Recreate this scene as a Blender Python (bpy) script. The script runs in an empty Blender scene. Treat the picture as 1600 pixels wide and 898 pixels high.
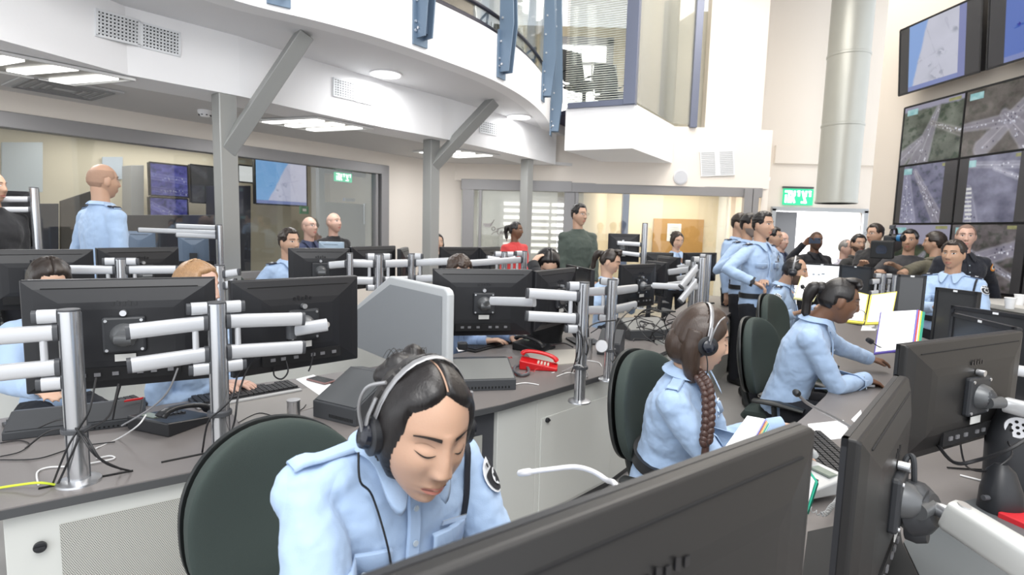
import bpy, bmesh, math, random
import numpy as np
from mathutils import Vector as V, Matrix, noise
from mathutils.bvhtree import BVHTree

C = bpy.context.scene.collection
sc = bpy.context.scene
# ------------------------------------------------------------------ camera
F, CZ = 860.0, 1.56
PITCH, ROLL = math.radians(6.1), math.radians(1.5)
r0, f0, u0 = V((1, 0, 0)), V((0, math.cos(PITCH), -math.sin(PITCH))), V((0, math.sin(PITCH), math.cos(PITCH)))
RI = r0 * math.cos(ROLL) + u0 * math.sin(ROLL)
UP = u0 * math.cos(ROLL) - r0 * math.sin(ROLL)
CAM = V((0, 0, CZ))
cd = bpy.data.cameras.new('camera'); cam = bpy.data.objects.new('camera', cd); C.objects.link(cam)
cd.sensor_width = 36; cd.lens = 36 * F / 1600; cd.clip_start = 0.02
m = Matrix((RI, UP, -f0)).transposed().to_4x4(); m.translation = CAM
cam.matrix_world = m
cd.dof.use_dof = True; cd.dof.focus_distance = 1.9; cd.dof.aperture_fstop = 5.0
sc.camera = cam

# ------------------------------------------------------------------ light and exposure
w = bpy.data.worlds.new('world'); sc.world = w; w.use_nodes = True
w.node_tree.nodes['Background'].inputs[0].default_value = (0.93, 0.96, 1.0, 1)
w.node_tree.nodes['Background'].inputs[1].default_value = 1.6
sc.view_settings.view_transform = 'Standard'; sc.view_settings.look = 'None'
sc.view_settings.exposure = 0.3; sc.view_settings.gamma = 1.0
sc.view_settings.use_curve_mapping = False


def area(name, loc, size, power, rot=(0, 0, 0), col=(1, 0.985, 0.96), sy=None):
    l = bpy.data.lights.new(name, 'AREA'); l.energy = power; l.color = col
    l.shape = 'RECTANGLE'; l.size = size; l.size_y = sy or size
    o = bpy.data.objects.new(name, l); C.objects.link(o); o.location = loc; o.rotation_euler = rot
    return o


# unseen area lamps over the tall hall
area('hall_unseen_light', (1.6, 3.0, 6.2), 3.0, 165, sy=4.0)
area('hall_unseen_light', (3.0, 7.2, 6.2), 2.6, 165, col=(1, 0.93, 0.84), sy=3.0)
area('hall_unseen_light', (0.2, -0.8, 4.2), 2.6, 100, rot=(math.radians(30), 0, 0), sy=2.0)  # fill added behind the camera, well below the ceiling, to brighten the gallery front


# ------------------------------------------------------------------ helpers
def at(px, py, Y):
    d = f0 * F + RI * (px - 800) + UP * (449 - py)
    return CAM + d * (Y / d.y)


def onz(px, py, z):
    d = f0 * F + RI * (px - 800) + UP * (449 - py)
    return CAM + d * ((z - CZ) / d.z)


def atx(px, py, a, b):
    """point of the vertical plane through plan points a, b seen at px, py"""
    d = f0 * F + RI * (px - 800) + UP * (449 - py)
    n = V((b[1] - a[1], -(b[0] - a[0]), 0))
    t = (V((a[0], a[1], 0)) - V((0, 0, 0))).dot(n) / d.dot(n)
    return CAM + d * t


MATS = {}


def mat(name, col, rough=0.5, metal=0.0, bump=0.0, bscale=200, var=0.0, vscale=8, emit=None, estr=1.0, alpha=None,
        trans=0.0, stretch=None, coat=0.0, spec=None):
    if name in MATS: return MATS[name]
    m = bpy.data.materials.new(name); m.use_nodes = True; nt = m.node_tree; b = nt.nodes['Principled BSDF']
    col = tuple(col) + (1,)
    b.inputs['Base Color'].default_value = col; b.inputs['Roughness'].default_value = rough
    b.inputs['Metallic'].default_value = metal
    if spec is not None: b.inputs['Specular IOR Level'].default_value = spec
    if coat: b.inputs['Coat Weight'].default_value = coat
    if trans: b.inputs['Transmission Weight'].default_value = trans; b.inputs['IOR'].default_value = 1.02
    if emit: b.inputs['Emission Color'].default_value = tuple(emit) + (1,); b.inputs['Emission Strength'].default_value = estr
    tc = nt.nodes.new('ShaderNodeTexCoord'); mp = nt.nodes.new('ShaderNodeMapping')
    nt.links.new(tc.outputs['Object'], mp.inputs[0])
    if stretch: mp.inputs['Scale'].default_value = stretch
    if var:
        n = nt.nodes.new('ShaderNodeTexNoise'); n.inputs['Scale'].default_value = vscale; n.inputs['Detail'].default_value = 4
        nt.links.new(mp.outputs[0], n.inputs['Vector'])
        mx = nt.nodes.new('ShaderNodeMix'); mx.data_type = 'RGBA'
        mx.inputs[6].default_value = tuple(max(0, c * (1 - var)) for c in col[:3]) + (1,)
        mx.inputs[7].default_value = tuple(min(1, c * (1 + var)) for c in col[:3]) + (1,)
        nt.links.new(n.outputs['Fac'], mx.inputs[0]); nt.links.new(mx.outputs[2], b.inputs['Base Color'])
    if bump:
        n = nt.nodes.new('ShaderNodeTexNoise'); n.inputs['Scale'].default_value = bscale; n.inputs['Detail'].default_value = 3
        nt.links.new(mp.outputs[0], n.inputs['Vector'])
        bp = nt.nodes.new('ShaderNodeBump'); bp.inputs['Strength'].default_value = bump; bp.inputs['Distance'].default_value = 0.01
        nt.links.new(n.outputs['Fac'], bp.inputs['Height']); nt.links.new(bp.outputs[0], b.inputs['Normal'])
    MATS[name] = m
    return m


def glass_mat(name, tint, refl=0.08, haze=0.0):
    if name in MATS: return MATS[name]
    m = bpy.data.materials.new(name); m.use_nodes = True; nt = m.node_tree; nt.nodes.clear()
    out = nt.nodes.new('ShaderNodeOutputMaterial'); t = nt.nodes.new('ShaderNodeBsdfTransparent'); g = nt.nodes.new('ShaderNodeBsdfGlossy')
    t.inputs[0].default_value = tuple(tint) + (1,); g.inputs['Roughness'].default_value = 0.02
    lw = nt.nodes.new('ShaderNodeLayerWeight'); lw.inputs[0].default_value = 0.25
    ma = nt.nodes.new('ShaderNodeMath'); ma.operation = 'MULTIPLY_ADD'; ma.inputs[1].default_value = 0.5; ma.inputs[2].default_value = refl
    nt.links.new(lw.outputs['Fresnel'], ma.inputs[0])
    mx = nt.nodes.new('ShaderNodeMixShader'); nt.links.new(ma.outputs[0], mx.inputs[0])
    last = t
    if haze:
        d = nt.nodes.new('ShaderNodeBsdfTranslucent'); d.inputs[0].default_value = (0.8, 0.82, 0.8, 1)
        d2 = nt.nodes.new('ShaderNodeBsdfDiffuse'); d2.inputs[0].default_value = (0.8, 0.82, 0.8, 1)
        md = nt.nodes.new('ShaderNodeMixShader'); md.inputs[0].default_value = 0.5
        nt.links.new(d.outputs[0], md.inputs[1]); nt.links.new(d2.outputs[0], md.inputs[2])
        m2 = nt.nodes.new('ShaderNodeMixShader'); m2.inputs[0].default_value = haze
        nt.links.new(t.outputs[0], m2.inputs[1]); nt.links.new(md.outputs[0], m2.inputs[2]); last = m2
    nt.links.new(last.outputs[0], mx.inputs[1]); nt.links.new(g.outputs[0], mx.inputs[2]); nt.links.new(mx.outputs[0], out.inputs[0])
    MATS[name] = m
    return m


def screen_mat():
    if 'screen_picture' in MATS: return MATS['screen_picture']
    m = bpy.data.materials.new('screen_picture'); m.use_nodes = True; nt = m.node_tree; b = nt.nodes['Principled BSDF']
    a = nt.nodes.new('ShaderNodeAttribute'); a.attribute_name = 'Col'
    b.inputs['Base Color'].default_value = (0.02, 0.02, 0.025, 1); b.inputs['Roughness'].default_value = 0.25
    nt.links.new(a.outputs['Color'], b.inputs['Emission Color']); b.inputs['Emission Strength'].default_value = 0.62
    MATS['screen_picture'] = m
    return m


class MB:
    """collects shapes, then links them as one mesh object"""
    def __init__(s): s.v = []; s.f = []

    def add(s, vs, fs):
        n = len(s.v); s.v += [tuple(p) for p in vs]; s.f += [tuple(i + n for i in f) for f in fs]; return s

    def box(s, c, size, rot=None):
        """axis box of full size, rot = angle about z or 3x3 matrix"""
        c = V(c); hx, hy, hz = size[0] / 2, size[1] / 2, size[2] / 2
        R = Matrix.Rotation(rot, 3, 'Z') if isinstance(rot, (int, float)) else (rot or Matrix.Identity(3))
        vs = [c + R @ V((x * hx, y * hy, z * hz)) for x in (-1, 1) for y in (-1, 1) for z in (-1, 1)]
        return s.add(vs, [(0, 1, 3, 2), (4, 6, 7, 5), (0, 4, 5, 1), (2, 3, 7, 6), (0, 2, 6, 4), (1, 5, 7, 3)])

    def prism(s, pts, z0, z1):
        """plan polygon extruded in z"""
        n = len(pts); a = sum(pts[i][0] * pts[(i + 1) % n][1] - pts[(i + 1) % n][0] * pts[i][1] for i in range(n))
        if a < 0: pts = pts[::-1]
        vs = [(p[0], p[1], z0) for p in pts] + [(p[0], p[1], z1) for p in pts]
        fs = [tuple(range(n))[::-1], tuple(range(n, 2 * n))] + [(i, (i + 1) % n, (i + 1) % n + n, i + n) for i in range(n)]
        return s.add(vs, fs)

    def slab(s, poly, d):
        """3d polygon (list of points) given thickness along vector d"""
        n = len(poly); poly = [V(p) for p in poly]; d = V(d)
        vs = poly + [p + d for p in poly]
        return s.add(vs, [tuple(range(n)), tuple(range(n, 2 * n))[::-1]] + [(i, i + n, (i + 1) % n + n, (i + 1) % n) for i in range(n)])

    def beam(s, a, b, wv, hv):
        """box from a to b with half-vectors wv, hv"""
        a, b, wv, hv = V(a), V(b), V(wv), V(hv)
        vs = [p + x * wv + y * hv for p in (a, b) for x, y in ((-1, -1), (1, -1), (1, 1), (-1, 1))]
        return s.add(vs, [(3, 2, 1, 0), (4, 5, 6, 7), (0, 1, 5, 4), (1, 2, 6, 5), (2, 3, 7, 6), (3, 0, 4, 7)])

    def loft(s, cs, rs, side=(1, 0, 0), n=16, p=2.0, cap=True, ref=None):
        """elliptical rings; rs = radius or (a, b); side = direction of a"""
        cs = [V(c) for c in cs]; m = len(cs); base = len(s.v); vs = []; sv = V(side)
        for i, c in enumerate(cs):
            t = (cs[min(i + 1, m - 1)] - cs[max(i - 1, 0)])
            if t.length < 1e-9: t = V((0, 0, 1))
            t.normalize()
            sd = V(ref[i]) if ref else sv
            u = sd - t * sd.dot(t)
            if u.length < 1e-4: u = t.orthogonal()
            u.normalize(); w_ = t.cross(u)
            if not ref: sv = u
            a, b = rs[i] if isinstance(rs[i], (tuple, list)) else (rs[i], rs[i])
            for k in range(n):
                th = 2 * math.pi * k / n; co, si = math.cos(th), math.sin(th)
                if p != 2: co = math.copysign(abs(co) ** (2 / p), co); si = math.copysign(abs(si) ** (2 / p), si)
                vs.append(c + u * a * co + w_ * b * si)
        fs = [(i * n + k, i * n + (k + 1) % n, (i + 1) * n + (k + 1) % n, (i + 1) * n + k) for i in range(m - 1) for k in range(n)]
        if cap: fs += [tuple(range(n))[::-1], tuple(range((m - 1) * n, m * n))]
        return s.add(vs, fs)

    def cyl(s, a, b, r, n=20, r2=None): return s.loft([a, b], [r, r if r2 is None else r2], n=n, side=(0.3, 1, 0.1))

    def tube(s, pts, r, n=8, sm=6):
        return s.loft(smooth(pts, sm), [r] * (len(smooth(pts, sm))), n=n, side=(0.1, 0.2, 1))

    def ball(s, c, r, n=14, m=10, rot=None):
        c = V(c); r = (r, r, r) if isinstance(r, (int, float)) else r; R = rot or Matrix.Identity(3)
        vs = []
        for i in range(m + 1):
            th = math.pi * (i + 0.02) / (m + 0.04)
            for k in range(n):
                ph = 2 * math.pi * k / n
                vs.append(c + R @ V((r[0] * math.sin(th) * math.cos(ph), r[1] * math.sin(th) * math.sin(ph), r[2] * math.cos(th))))
        fs = [(i * n + k, (i + 1) * n + k, (i + 1) * n + (k + 1) % n, i * n + (k + 1) % n) for i in range(m) for k in range(n)]
        fs += [tuple(range(n)), tuple(range(m * n, m * n + n))[::-1]]
        return s.add(vs, fs)

    def xf(s, M):
        s.v = [tuple(M @ V(p)) for p in s.v]; return s

    def obj(s, name, m, parent=None, bevel=0, smooth=None, seg=2):
        me = bpy.data.meshes.new(name)
        vs = s.v
        if parent is not None:
            wl = wloc(parent); inv = wl.inverted(); vs = [tuple(inv @ V(p)) for p in vs]
        me.from_pydata(vs, [], s.f); me.validate(); me.update()
        if smooth is None: smooth = False
        if smooth: me.polygons.foreach_set('use_smooth', [True] * len(me.polygons))
        o = bpy.data.objects.new(name, me); C.objects.link(o)
        if m is not None: me.materials.append(m)
        if parent is not None: o.parent = parent
        if bevel:
            b = o.modifiers.new('bevel', 'BEVEL'); b.width = bevel; b.segments = seg; b.limit_method = 'ANGLE'
            b.harden_normals = False
        if smooth == 'auto' or smooth is True:
            try:
                me.set_sharp_from_angle(angle=math.radians(42))
            except Exception: pass
        return o


def wloc(o):
    M = o.matrix_basis.copy(); p = o.parent
    while p: M = p.matrix_basis @ M; p = p.parent
    return M


def smooth(pts, k=6):
    pts = [V(p) for p in pts]
    if k <= 1 or len(pts) < 3: return pts
    out = []
    for i in range(len(pts) - 1):
        p0, p1, p2, p3 = pts[max(i - 1, 0)], pts[i], pts[i + 1], pts[min(i + 2, len(pts) - 1)]
        for j in range(k):
            t = j / k
            out.append(0.5 * ((2 * p1) + (p2 - p0) * t + (2 * p0 - 5 * p1 + 4 * p2 - p3) * t * t + (3 * p1 - p0 - 3 * p2 + p3) * t ** 3))
    return out + [pts[-1]]


def thing(name, label, cat, loc=(0, 0, 0), rotz=0.0, group=None):
    o = bpy.data.objects.new(name, None); C.objects.link(o); o.empty_display_size = 0.1
    o.location = loc; o.rotation_euler = (0, 0, rotz); o['label'] = label; o['category'] = cat
    if group: o['group'] = group
    return o


def tag(o, label, cat, group=None):
    o['label'] = label; o['category'] = cat
    if group: o['group'] = group
    return o


def struct(o): o['kind'] = 'structure'; return o


# materials
white = mat('white_plaster', (0.92, 0.92, 0.93), 0.9, bump=0.05, bscale=60)
cream = mat('cream_wall', (0.83, 0.77, 0.70), 0.9, bump=0.05, bscale=60)
beige = mat('beige_room_wall', (0.76, 0.66, 0.50), 0.9)
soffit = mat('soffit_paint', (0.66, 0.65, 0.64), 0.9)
floorm = mat('floor_vinyl', (0.33, 0.32, 0.31), 0.45, var=0.06, vscale=5)
framem = mat('grey_aluminium_frame', (0.30, 0.295, 0.30), 0.45, 0.3)
steelp = mat('painted_steel_beam', (0.33, 0.335, 0.325), 0.42, 0.25)
bluefin = mat('blue_grey_steel', (0.17, 0.24, 0.33), 0.4, 0.3)
bolt = mat('bolt_zinc', (0.8, 0.8, 0.82), 0.3, 0.9)
glow = mat('luminaire_tube', (1, 1, 1), 0.5, emit=(1, 0.99, 0.96), estr=2.2)
glassc = glass_mat('clear_glass', (0.93, 0.95, 0.94), 0.06)
glassf = glass_mat('film_glass', (0.9, 0.9, 0.86), 0.05, haze=0.3)
black = mat('black_plastic', (0.016, 0.017, 0.02), 0.42, bump=0.03, bscale=900)
dark = mat('dark_shell_plastic', (0.015, 0.0155, 0.018), 0.36, bump=0.02, bscale=700, spec=.4)
rubber = mat('rubber_cable', (0.012, 0.012, 0.014), 0.5)
alu = mat('brushed_aluminium', (0.62, 0.63, 0.65), 0.3, 0.9)
armm = mat('silver_arm_paint', (0.56, 0.57, 0.59), 0.35, 0.35)
capm = mat('dark_grey_cap', (0.06, 0.063, 0.07), 0.45)
desk = mat('desk_laminate', (0.18, 0.165, 0.16), 0.42, var=0.05, vscale=12, stretch=(3, 20, 3))
deskedge = mat('desk_edge_band', (0.06, 0.062, 0.065), 0.5)
cabm = mat('cabinet_light_grey', (0.60, 0.61, 0.58), 0.5)
paper = mat('paper_white', (0.86, 0.87, 0.88), 0.7)

# ================================================================== STRUCTURE
Zc = 2.65      # ceiling under the gallery
Zs = 3.15      # underside of the gallery edge
Zt = 3.65      # top of the gallery front
struct(MB().prism([(-9, -4), (9, -4), (9, 16), (-9, 16)], -0.1, 0).obj('floor', floorm))
struct(MB().prism([(-9, -1.5), (7.6, -1.5), (7.6, 14), (-9, 14)], 6.3, 6.4).obj('ceiling', white))

# left glazed wall, running from front left to the back
LA, LB = (-4.56, 4.9), (-1.5, 9.28)
ld = (V(LB) - V(LA)).normalized(); ln = V((-ld.y, ld.x))       # away from hall


def lw(t, off=0.0): return (LA[0] + ld.x * t + ln.x * off, LA[1] + ld.y * t + ln.y * off)


tA = -3.6; tE = (V((-1.96, 8.6)) - V(LA)).length; tB = (V(LB) - V(LA)).length
mb = MB()
mb.prism([lw(tA), lw(tB + .05), lw(tB + .05, .15), lw(tA, .15)], 2.45, 2.66)
mb.prism([lw(tE), lw(tB), lw(tB, .15), lw(tE, .15)], 0, 2.45)
mb.prism([lw(tA), lw(tE), lw(tE, .15), lw(tA, .15)], 0, 0.9)
mb.prism([lw(tB), (-0.92, 9.7), (-0.98, 9.85), lw(tB, .15)], 0, 2.66)
struct(mb.obj('wall_left', cream))
win = MB()
for off in (0,):
    win.prism([lw(tA, -.03), lw(tE, -.03), lw(tE, .10), lw(tA, .10)], 2.33, 2.47)
    win.prism([lw(tA, -.03), lw(tE, -.03), lw(tE, .10), lw(tA, .10)], 0.86, 0.95)
    win.prism([lw(tE - .13, -.03), lw(tE + .02, -.03), lw(tE + .02, .10), lw(tE - .13, .10)], .9, 2.47)
    win.prism([lw(tE - .22, .0), lw(tE - .17, .0), lw(tE - .17, .10), lw(tE - .22, .10)], .9, 2.40)
w1 = struct(win.obj('window_1', framem, bevel=.006))
o = MB().prism([lw(tA, .05), lw(tE - .12, .05), lw(tE - .12, .058), lw(tA, .058)], .93, 2.36).obj('pane', glassc, w1)
# room behind the left glass
mb = MB()
ra, rb = lw(tA, 3.1), lw(tE + .6, 2.2)
mb.prism([ra, rb, (rb[0] + .05, rb[1] + .1), (ra[0] + .05, ra[1] + .1)], 0, 2.7)
mb.prism([rb, (rb[0] + .1, rb[1]), lw(tE + .25, .15), lw(tE + .15, .15)], 0, 2.7)
struct(mb.obj('wall_control_room', mat('control_room_wall', (0.80, 0.72, 0.58), .9)))
mb = MB().prism([lw(tA - .3, .1), lw(tE + .9, .1), lw(tE + .9, 3.3), lw(tA - .3, 3.3)], 2.68, 2.74)
struct(mb.obj('ceiling_control_room', soffit))

# lower bulkhead with the air grilles
LF = [onz(px, py, Zc) for px, py in ((-260, -20), (0, 62), (200, 117), (375, 150), (500, 178), (600, 199), (690, 216), (800, 240), (868, 257))]
LFp = [(p.x, p.y) for p in LF]
LFp[-1] = (LFp[-1][0], LFp[-1][1])
back = [(p[0] - .5, p[1] + .12) for p in LFp]
mb = MB().prism(LFp + back[::-1], Zc, Zs + .01)
struct(mb.obj('wall_gallery_bulkhead', white))
ceil_poly = LFp + [(2.2, 9.7), (-1.0, 9.9), lw(tA, .1)]
struct(MB().prism([(p[0] - .02, p[1] + .03) for p in LFp] + [(1.3, 9.72), (-1.0, 9.82), lw(tA, .12), (-7.5, 1.0)], Zc + .001, Zc + .05).obj('ceiling_lower', soffit))

# gallery edge
UE = [onz(px, py, Zs) for px, py in ((180, -70), (365, 0), (500, 34), (600, 62), (700, 97), (770, 125), (820, 153), (850, 180), (864, 203))]
UEp = [(p.x, p.y) for p in smooth([V((p.x, p.y, 0)) for p in UE], 5)]
inn = [(p[0] - .16, p[1] + .10) for p in UEp]
struct(MB().prism(UEp + inn[::-1], Zs, Zt).obj('wall_gallery_front', white, smooth=True))
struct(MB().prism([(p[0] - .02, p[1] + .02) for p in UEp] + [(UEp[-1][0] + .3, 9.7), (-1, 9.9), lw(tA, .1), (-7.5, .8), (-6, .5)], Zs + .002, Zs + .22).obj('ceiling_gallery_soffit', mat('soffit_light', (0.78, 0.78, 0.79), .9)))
struct(MB().prism([(p[0] - .16, p[1] + .1) for p in UEp] + [(UEp[-1][0] + .3, 9.8), (-1, 9.9), lw(tA, .1), (-7.5, .8), (-6, .5)], Zs + .23, 3.40).obj('floor_gallery', mat('gallery_carpet', (0.05, 0.05, 0.09), .9)))
# wall at the back of the gallery
g0, g1 = (-6.5, 4.6), (-0.6, 11.2)
struct(MB().prism([g0, g1, (g1[0] - .1, g1[1] + .1), (g0[0] - .1, g0[1] + .1)], 3.3, 5.5).obj('wall_gallery_back', mat('gallery_wall', (0.60, 0.57, 0.52), .9)))
struct(MB().prism([(-2.2, 9.1), (-2.0, 9.0), (-2.0, 9.3), (-2.2, 9.4)], 3.3, 5.5).obj('trim_1', mat('gallery_pier', (0.5, 0.52, 0.52), .8)))

# bulkhead over the back partition and the corner room of the gallery
BK = [(.73, 8.4), (1.66, 8.0), (2.67, 9.56)]
mb = MB().prism([(.73, 8.4), (1.66, 8.0), (2.67, 9.56), (1.56, 9.75)], 2.74, 3.36)
struct(mb.obj('wall_corner_room_base', white))
mb = MB()
mb.prism([(-1.3, 9.62), (2.3, 9.57), (4.42, 9.72), (4.42, 10.0), (-1.3, 10.0)], 2.36, 3.36)
mb.prism([(3.32, 9.95), (4.32, 10.05), (4.32, 10.25), (3.32, 10.15)], 3.3, 6.35)
mb.prism([(4.32, 9.75), (4.42, 9.72), (4.62, 11.4), (4.5, 11.4)], 0, 3.36)
mb.prism([(4.30, 10.05), (4.36, 10.05), (4.62, 11.4), (4.55, 11.4)], 3.3, 6.35)
struct(mb.obj('wall_upper_back', cream))
# back wall with the doorway
DL, DR = at(1210, 330, 11.3), at(1347, 333, 11.3)
mb = MB()
mb.prism([(4.4, 11.3), (DL.x, 11.3), (DL.x, 11.45), (4.4, 11.45)], 0, 6.35)
mb.prism([(DR.x, 11.3), (8.5, 11.3), (8.5, 11.45), (DR.x, 11.45)], 0, 6.35)
mb.prism([(DL.x, 11.3), (DR.x, 11.3), (DR.x, 11.45), (DL.x, 11.45)], 2.08, 6.35)
mb.prism([(DL.x - .1, 11.22), (8.0, 11.22), (8.0, 11.3), (DL.x - .1, 11.3)], 3.0, 3.35)
struct(mb.obj('wall_back', cream))
dfm = MB()
dfm.box(((DL.x + DR.x) / 2, 11.27, 2.10), (DR.x - DL.x + .16, .1, .08)); dfm.box((DL.x - .04, 11.27, 1.05), (.08, .1, 2.1)); dfm.box((DR.x + .04, 11.27, 1.05), (.08, .1, 2.1))
dr = struct(dfm.obj('door_1', mat('door_frame_grey', (0.42, 0.44, 0.46), .5, .2)))
lf = MB().box((DL.x + .27, 11.42, 1.03), (.50, .05, 2.04)).obj('door_leaf', mat('door_leaf_grey', (0.22, 0.23, 0.25), .5), dr)
MB().box((DL.x + .44, 11.38, 1.0), (.03, .05, .25)).obj('door_handle', alu, dr)
# bright lobby beyond the door
mb = MB()
mb.box((6.3, 13.6, 1.4), (4.5, .1, 2.8)); mb.box((8.5, 12.5, 1.4), (.1, 2.2, 2.8)); mb.box((4.4, 12.5, 1.4), (.1, 2.2, 2.8)); mb.box((6.4, 12.5, 2.75), (4.2, 2.2, .06))
struct(mb.obj('wall_lobby', mat('lobby_white', (.92, .93, .95), .9)))
area('lobby_ceiling_light', (6.4, 12.5, 2.65), 2.6, 170, col=(1, 1, 1), sy=1.6)
# right wall carrying the video wall
RX0 = V((4.72, 6.9)); rdv = V((0.095, -1.0)).normalized()      # runs towards the camera
RW = lambda t, off=0.0: (RX0.x + rdv.x * t + off * -rdv.y * 1, RX0.y + rdv.y * t + off * rdv.x)
struct(MB().prism([RW(-.55, .09), RW(8.6, .09), RW(8.6, 1.4), RW(-.55, 1.4)], 0, 6.35).obj('wall_right', mat('right_wall', (0.64, 0.58, 0.51), .9, bump=.04, bscale=60)))

# back glazed partition
fr = MB()
P0, P1, P2 = (-.92, 9.66), (.98, 9.62), (4.3, 9.72)
zh = 2.36
fr.beam((P0[0], P0[1], zh - .06), (P1[0], P1[1], zh - .06), (0, .05, 0), (0, 0, .09))
fr.beam((P1[0], P1[1], zh - .07), (P2[0], P2[1], zh - .07), (0, .05, 0), (0, 0, .08))


def xat(px, Y): return (px - 800) / F * Y * 1.0


def post(mb, px, Y, w, z1=2.35): mb.box((at(px, 360, Y).x, Y, z1 / 2), (w, .1, z1))


for px, w_ in ((731, .2), (750, .05), (888, .18), (899, .06), (1164, .14), (1176, .1)): post(fr, px, 9.66, w_)
w2 = struct(fr.obj('window_2', framem, bevel=.005))
MB().box(((at(752, 0, 9.66).x + at(882, 0, 9.66).x) / 2, 9.68, 1.2), (at(882, 0, 9.66).x - at(752, 0, 9.66).x, .01, 2.2)).obj('pane', glassf, w2)
MB().box(((at(902, 0, 9.66).x + at(1160, 0, 9.66).x) / 2, 9.68, 1.2), (at(1160, 0, 9.66).x - at(902, 0, 9.66).x, .01, 2.2)).obj('pane', glassc, w2)
# rooms behind the back partition
mb = MB()
xl, xm, xr = -1.2, at(895, 360, 9.7).x, 4.32
mb.box(((1.9 + xr) / 2, 11.9, 1.3), (xr - 1.9 + .3, .1, 2.6))
mb.beam((1.95, 11.9, 1.3), (1.18, 9.9, 1.3), (.05, 0, 0), (0, 0, 1.3))
struct(mb.obj('wall_office', beige))
mb = MB(); mb.box((-.2, 12.3, 1.3), (3.4, .1, 2.6)); mb.beam((-1.15, 12.3, 1.3), (-1.15, 9.9, 1.3), (.05, 0, 0), (0, 0, 1.3))
struct(mb.obj('wall_side_office', mat('side_office_wall', (.62, .63, .60), .9)))
struct(MB().box((1.6, 11.1, 2.55), (5.8, 2.5, .06)).obj('ceiling_office', white))
area('office_ceiling_light', (3.0, 10.9, 2.5), 1.8, 42, col=(1, .93, .80), sy=1.2)
area('office_ceiling_light', (.1, 10.9, 2.5), 1.4, 22, sy=1.2)
area('control_room_light', (lw(2.0, 1.6)[0], lw(2.0, 1.6)[1], 2.62), 2.2, 26, rot=(0, 0, math.atan2(ld.y, ld.x)), col=(1, .97, .92), sy=1.4)
# inner blue-grey post seen through the office glass
c_ = at(976, 350, 10.6)
struct(MB().box((c_.x, 10.6, 1.2), (.12, .12, 2.4)).obj('trim_2', mat('blue_grey_frame', (.22, .26, .40), .4, .3)))

# columns with diagonal braces
def column(px0, px1, Y, brace, idx):
    a, b = at(px0, 350, Y), at(px1, 350, Y); wd = (b.x - a.x); cx = (a.x + b.x) / 2
    mb = MB(); R = math.radians(-38)
    s_ = wd / (math.cos(abs(R)) + math.sin(abs(R)))
    mb.box((cx, Y, Zc / 2), (s_, s_, Zc), R)
    # recessed web line down the corner
    o = struct(mb.obj('trim_%d' % idx, steelp, bevel=.008)); o['label'] = 'grey steel column carrying the gallery'
    if brace:
        p0, p1 = brace
        d = (p1 - p0).normalized(); sd = d.cross(V((0, 0, 1))).normalized(); up = sd.cross(d)
        Rm = Matrix.Rotation(math.radians(45), 3, d)
        b_ = MB().beam(p0, p1, Rm @ sd * s_ * .42, Rm @ up * s_ * .42)
        struct(b_.obj('trim_%d' % (idx + 1), steelp, bevel=.006))


column(337, 374, 4.93, (V(at(356, 235, 4.93)), V(onz(478, 52, Zs))), 3)
column(660, 686, 7.15, (V(at(674, 262, 7.15)), V(onz(772, 157, Zs))), 5)
column(811, 831, 8.85, None, 7)

# ceiling of the hall near the top right: shallow beam

# duct
dtop, dbot = onz(1336, -60, 5.5), V((0, 0, 0))
pb = at(1306, 318, 10.1)
du = thing('ventilation_duct', 'thick grey round ventilation duct hanging down beside the exit doorway', 'duct', (pb.x, pb.y, pb.z))
r_ = .335
mb = MB().loft([(pb.x, pb.y, pb.z), (pb.x, pb.y, 6.3)], [r_, r_], n=48)
ductm = mat('galvanised_duct', (.43, .44, .41), .38, .35, var=.05, vscale=3)
mb.obj('duct_pipe', ductm, du, smooth=True)
for z in (pb.z + .04, 3.55, 4.75):
    MB().loft([(pb.x, pb.y, z - .04), (pb.x, pb.y, z - .03), (pb.x, pb.y, z), (pb.x, pb.y, z + .01)], [r_ + .001, r_ + .012, r_ + .012, r_ + .001], n=48).obj('duct_seam', ductm, du, smooth=True)

# corner room glazing
gz = MB()
gz.box((1.60, 8.03, 4.42), (.17, .14, 2.15), math.atan2(-.4, .93))
gz.beam((.75, 8.38, 3.38), (1.66, 7.99, 3.38), (0, .04, 0), (0, 0, .04))
c1 = at(1086, 100, 9.62)
gz.box((c1.x + .02, 9.62, 4.42), (.12, .12, 2.15))
w3 = struct(gz.obj('window_3', mat('blue_grey_window_frame', (.16, .18, .25), .4, .35), bevel=.005))
gz = MB(); gz.prism([(.75, 8.42), (1.6, 8.05), (1.6, 8.06), (.75, 8.43)], 3.4, 5.5); gz.obj('pane', glassc, w3)
gz = MB(); gz.prism([(1.68, 8.05), (2.67, 9.58), (2.66, 9.59), (1.67, 8.06)], 3.4, 5.5); gz.prism([(2.67, 9.58), (c1.x, 9.62), (c1.x, 9.63), (2.67, 9.59)], 3.4, 5.5)
gz.obj('pane', glassf, w3)
mb = MB()
mb.prism([(1.8, 8.6), (1.86, 8.6), (3.0, 10.4), (2.9, 10.4)], 3.36, 6.35)
mb.prism([(2.6, 10.3), (3.5, 10.3), (3.5, 10.4), (2.6, 10.4)], 3.36, 5.5)
struct(mb.obj('wall_corner_room_side', mat('corner_room_panel', (.60, .58, .50), .9)))
mb = MB().prism([(.0, 11.2), (3.2, 11.2), (3.2, 11.3), (.0, 11.3)], 3.36, 5.5)
struct(mb.obj('wall_corner_room_back', mat('corner_room_back', (.72, .62, .45), .9)))
struct(MB().prism([(.8, 8.45), (1.64, 8.1), (2.6, 9.62), (2.9, 11.3), (.0, 11.3), (.0, 9.9)], 3.30, 3.362).obj('floor_corner_room', mat('gallery_carpet', (0, 0, 0))))
area('corner_room_light', (1.4, 9.6, 5.35), 1.2, 30)
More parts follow.
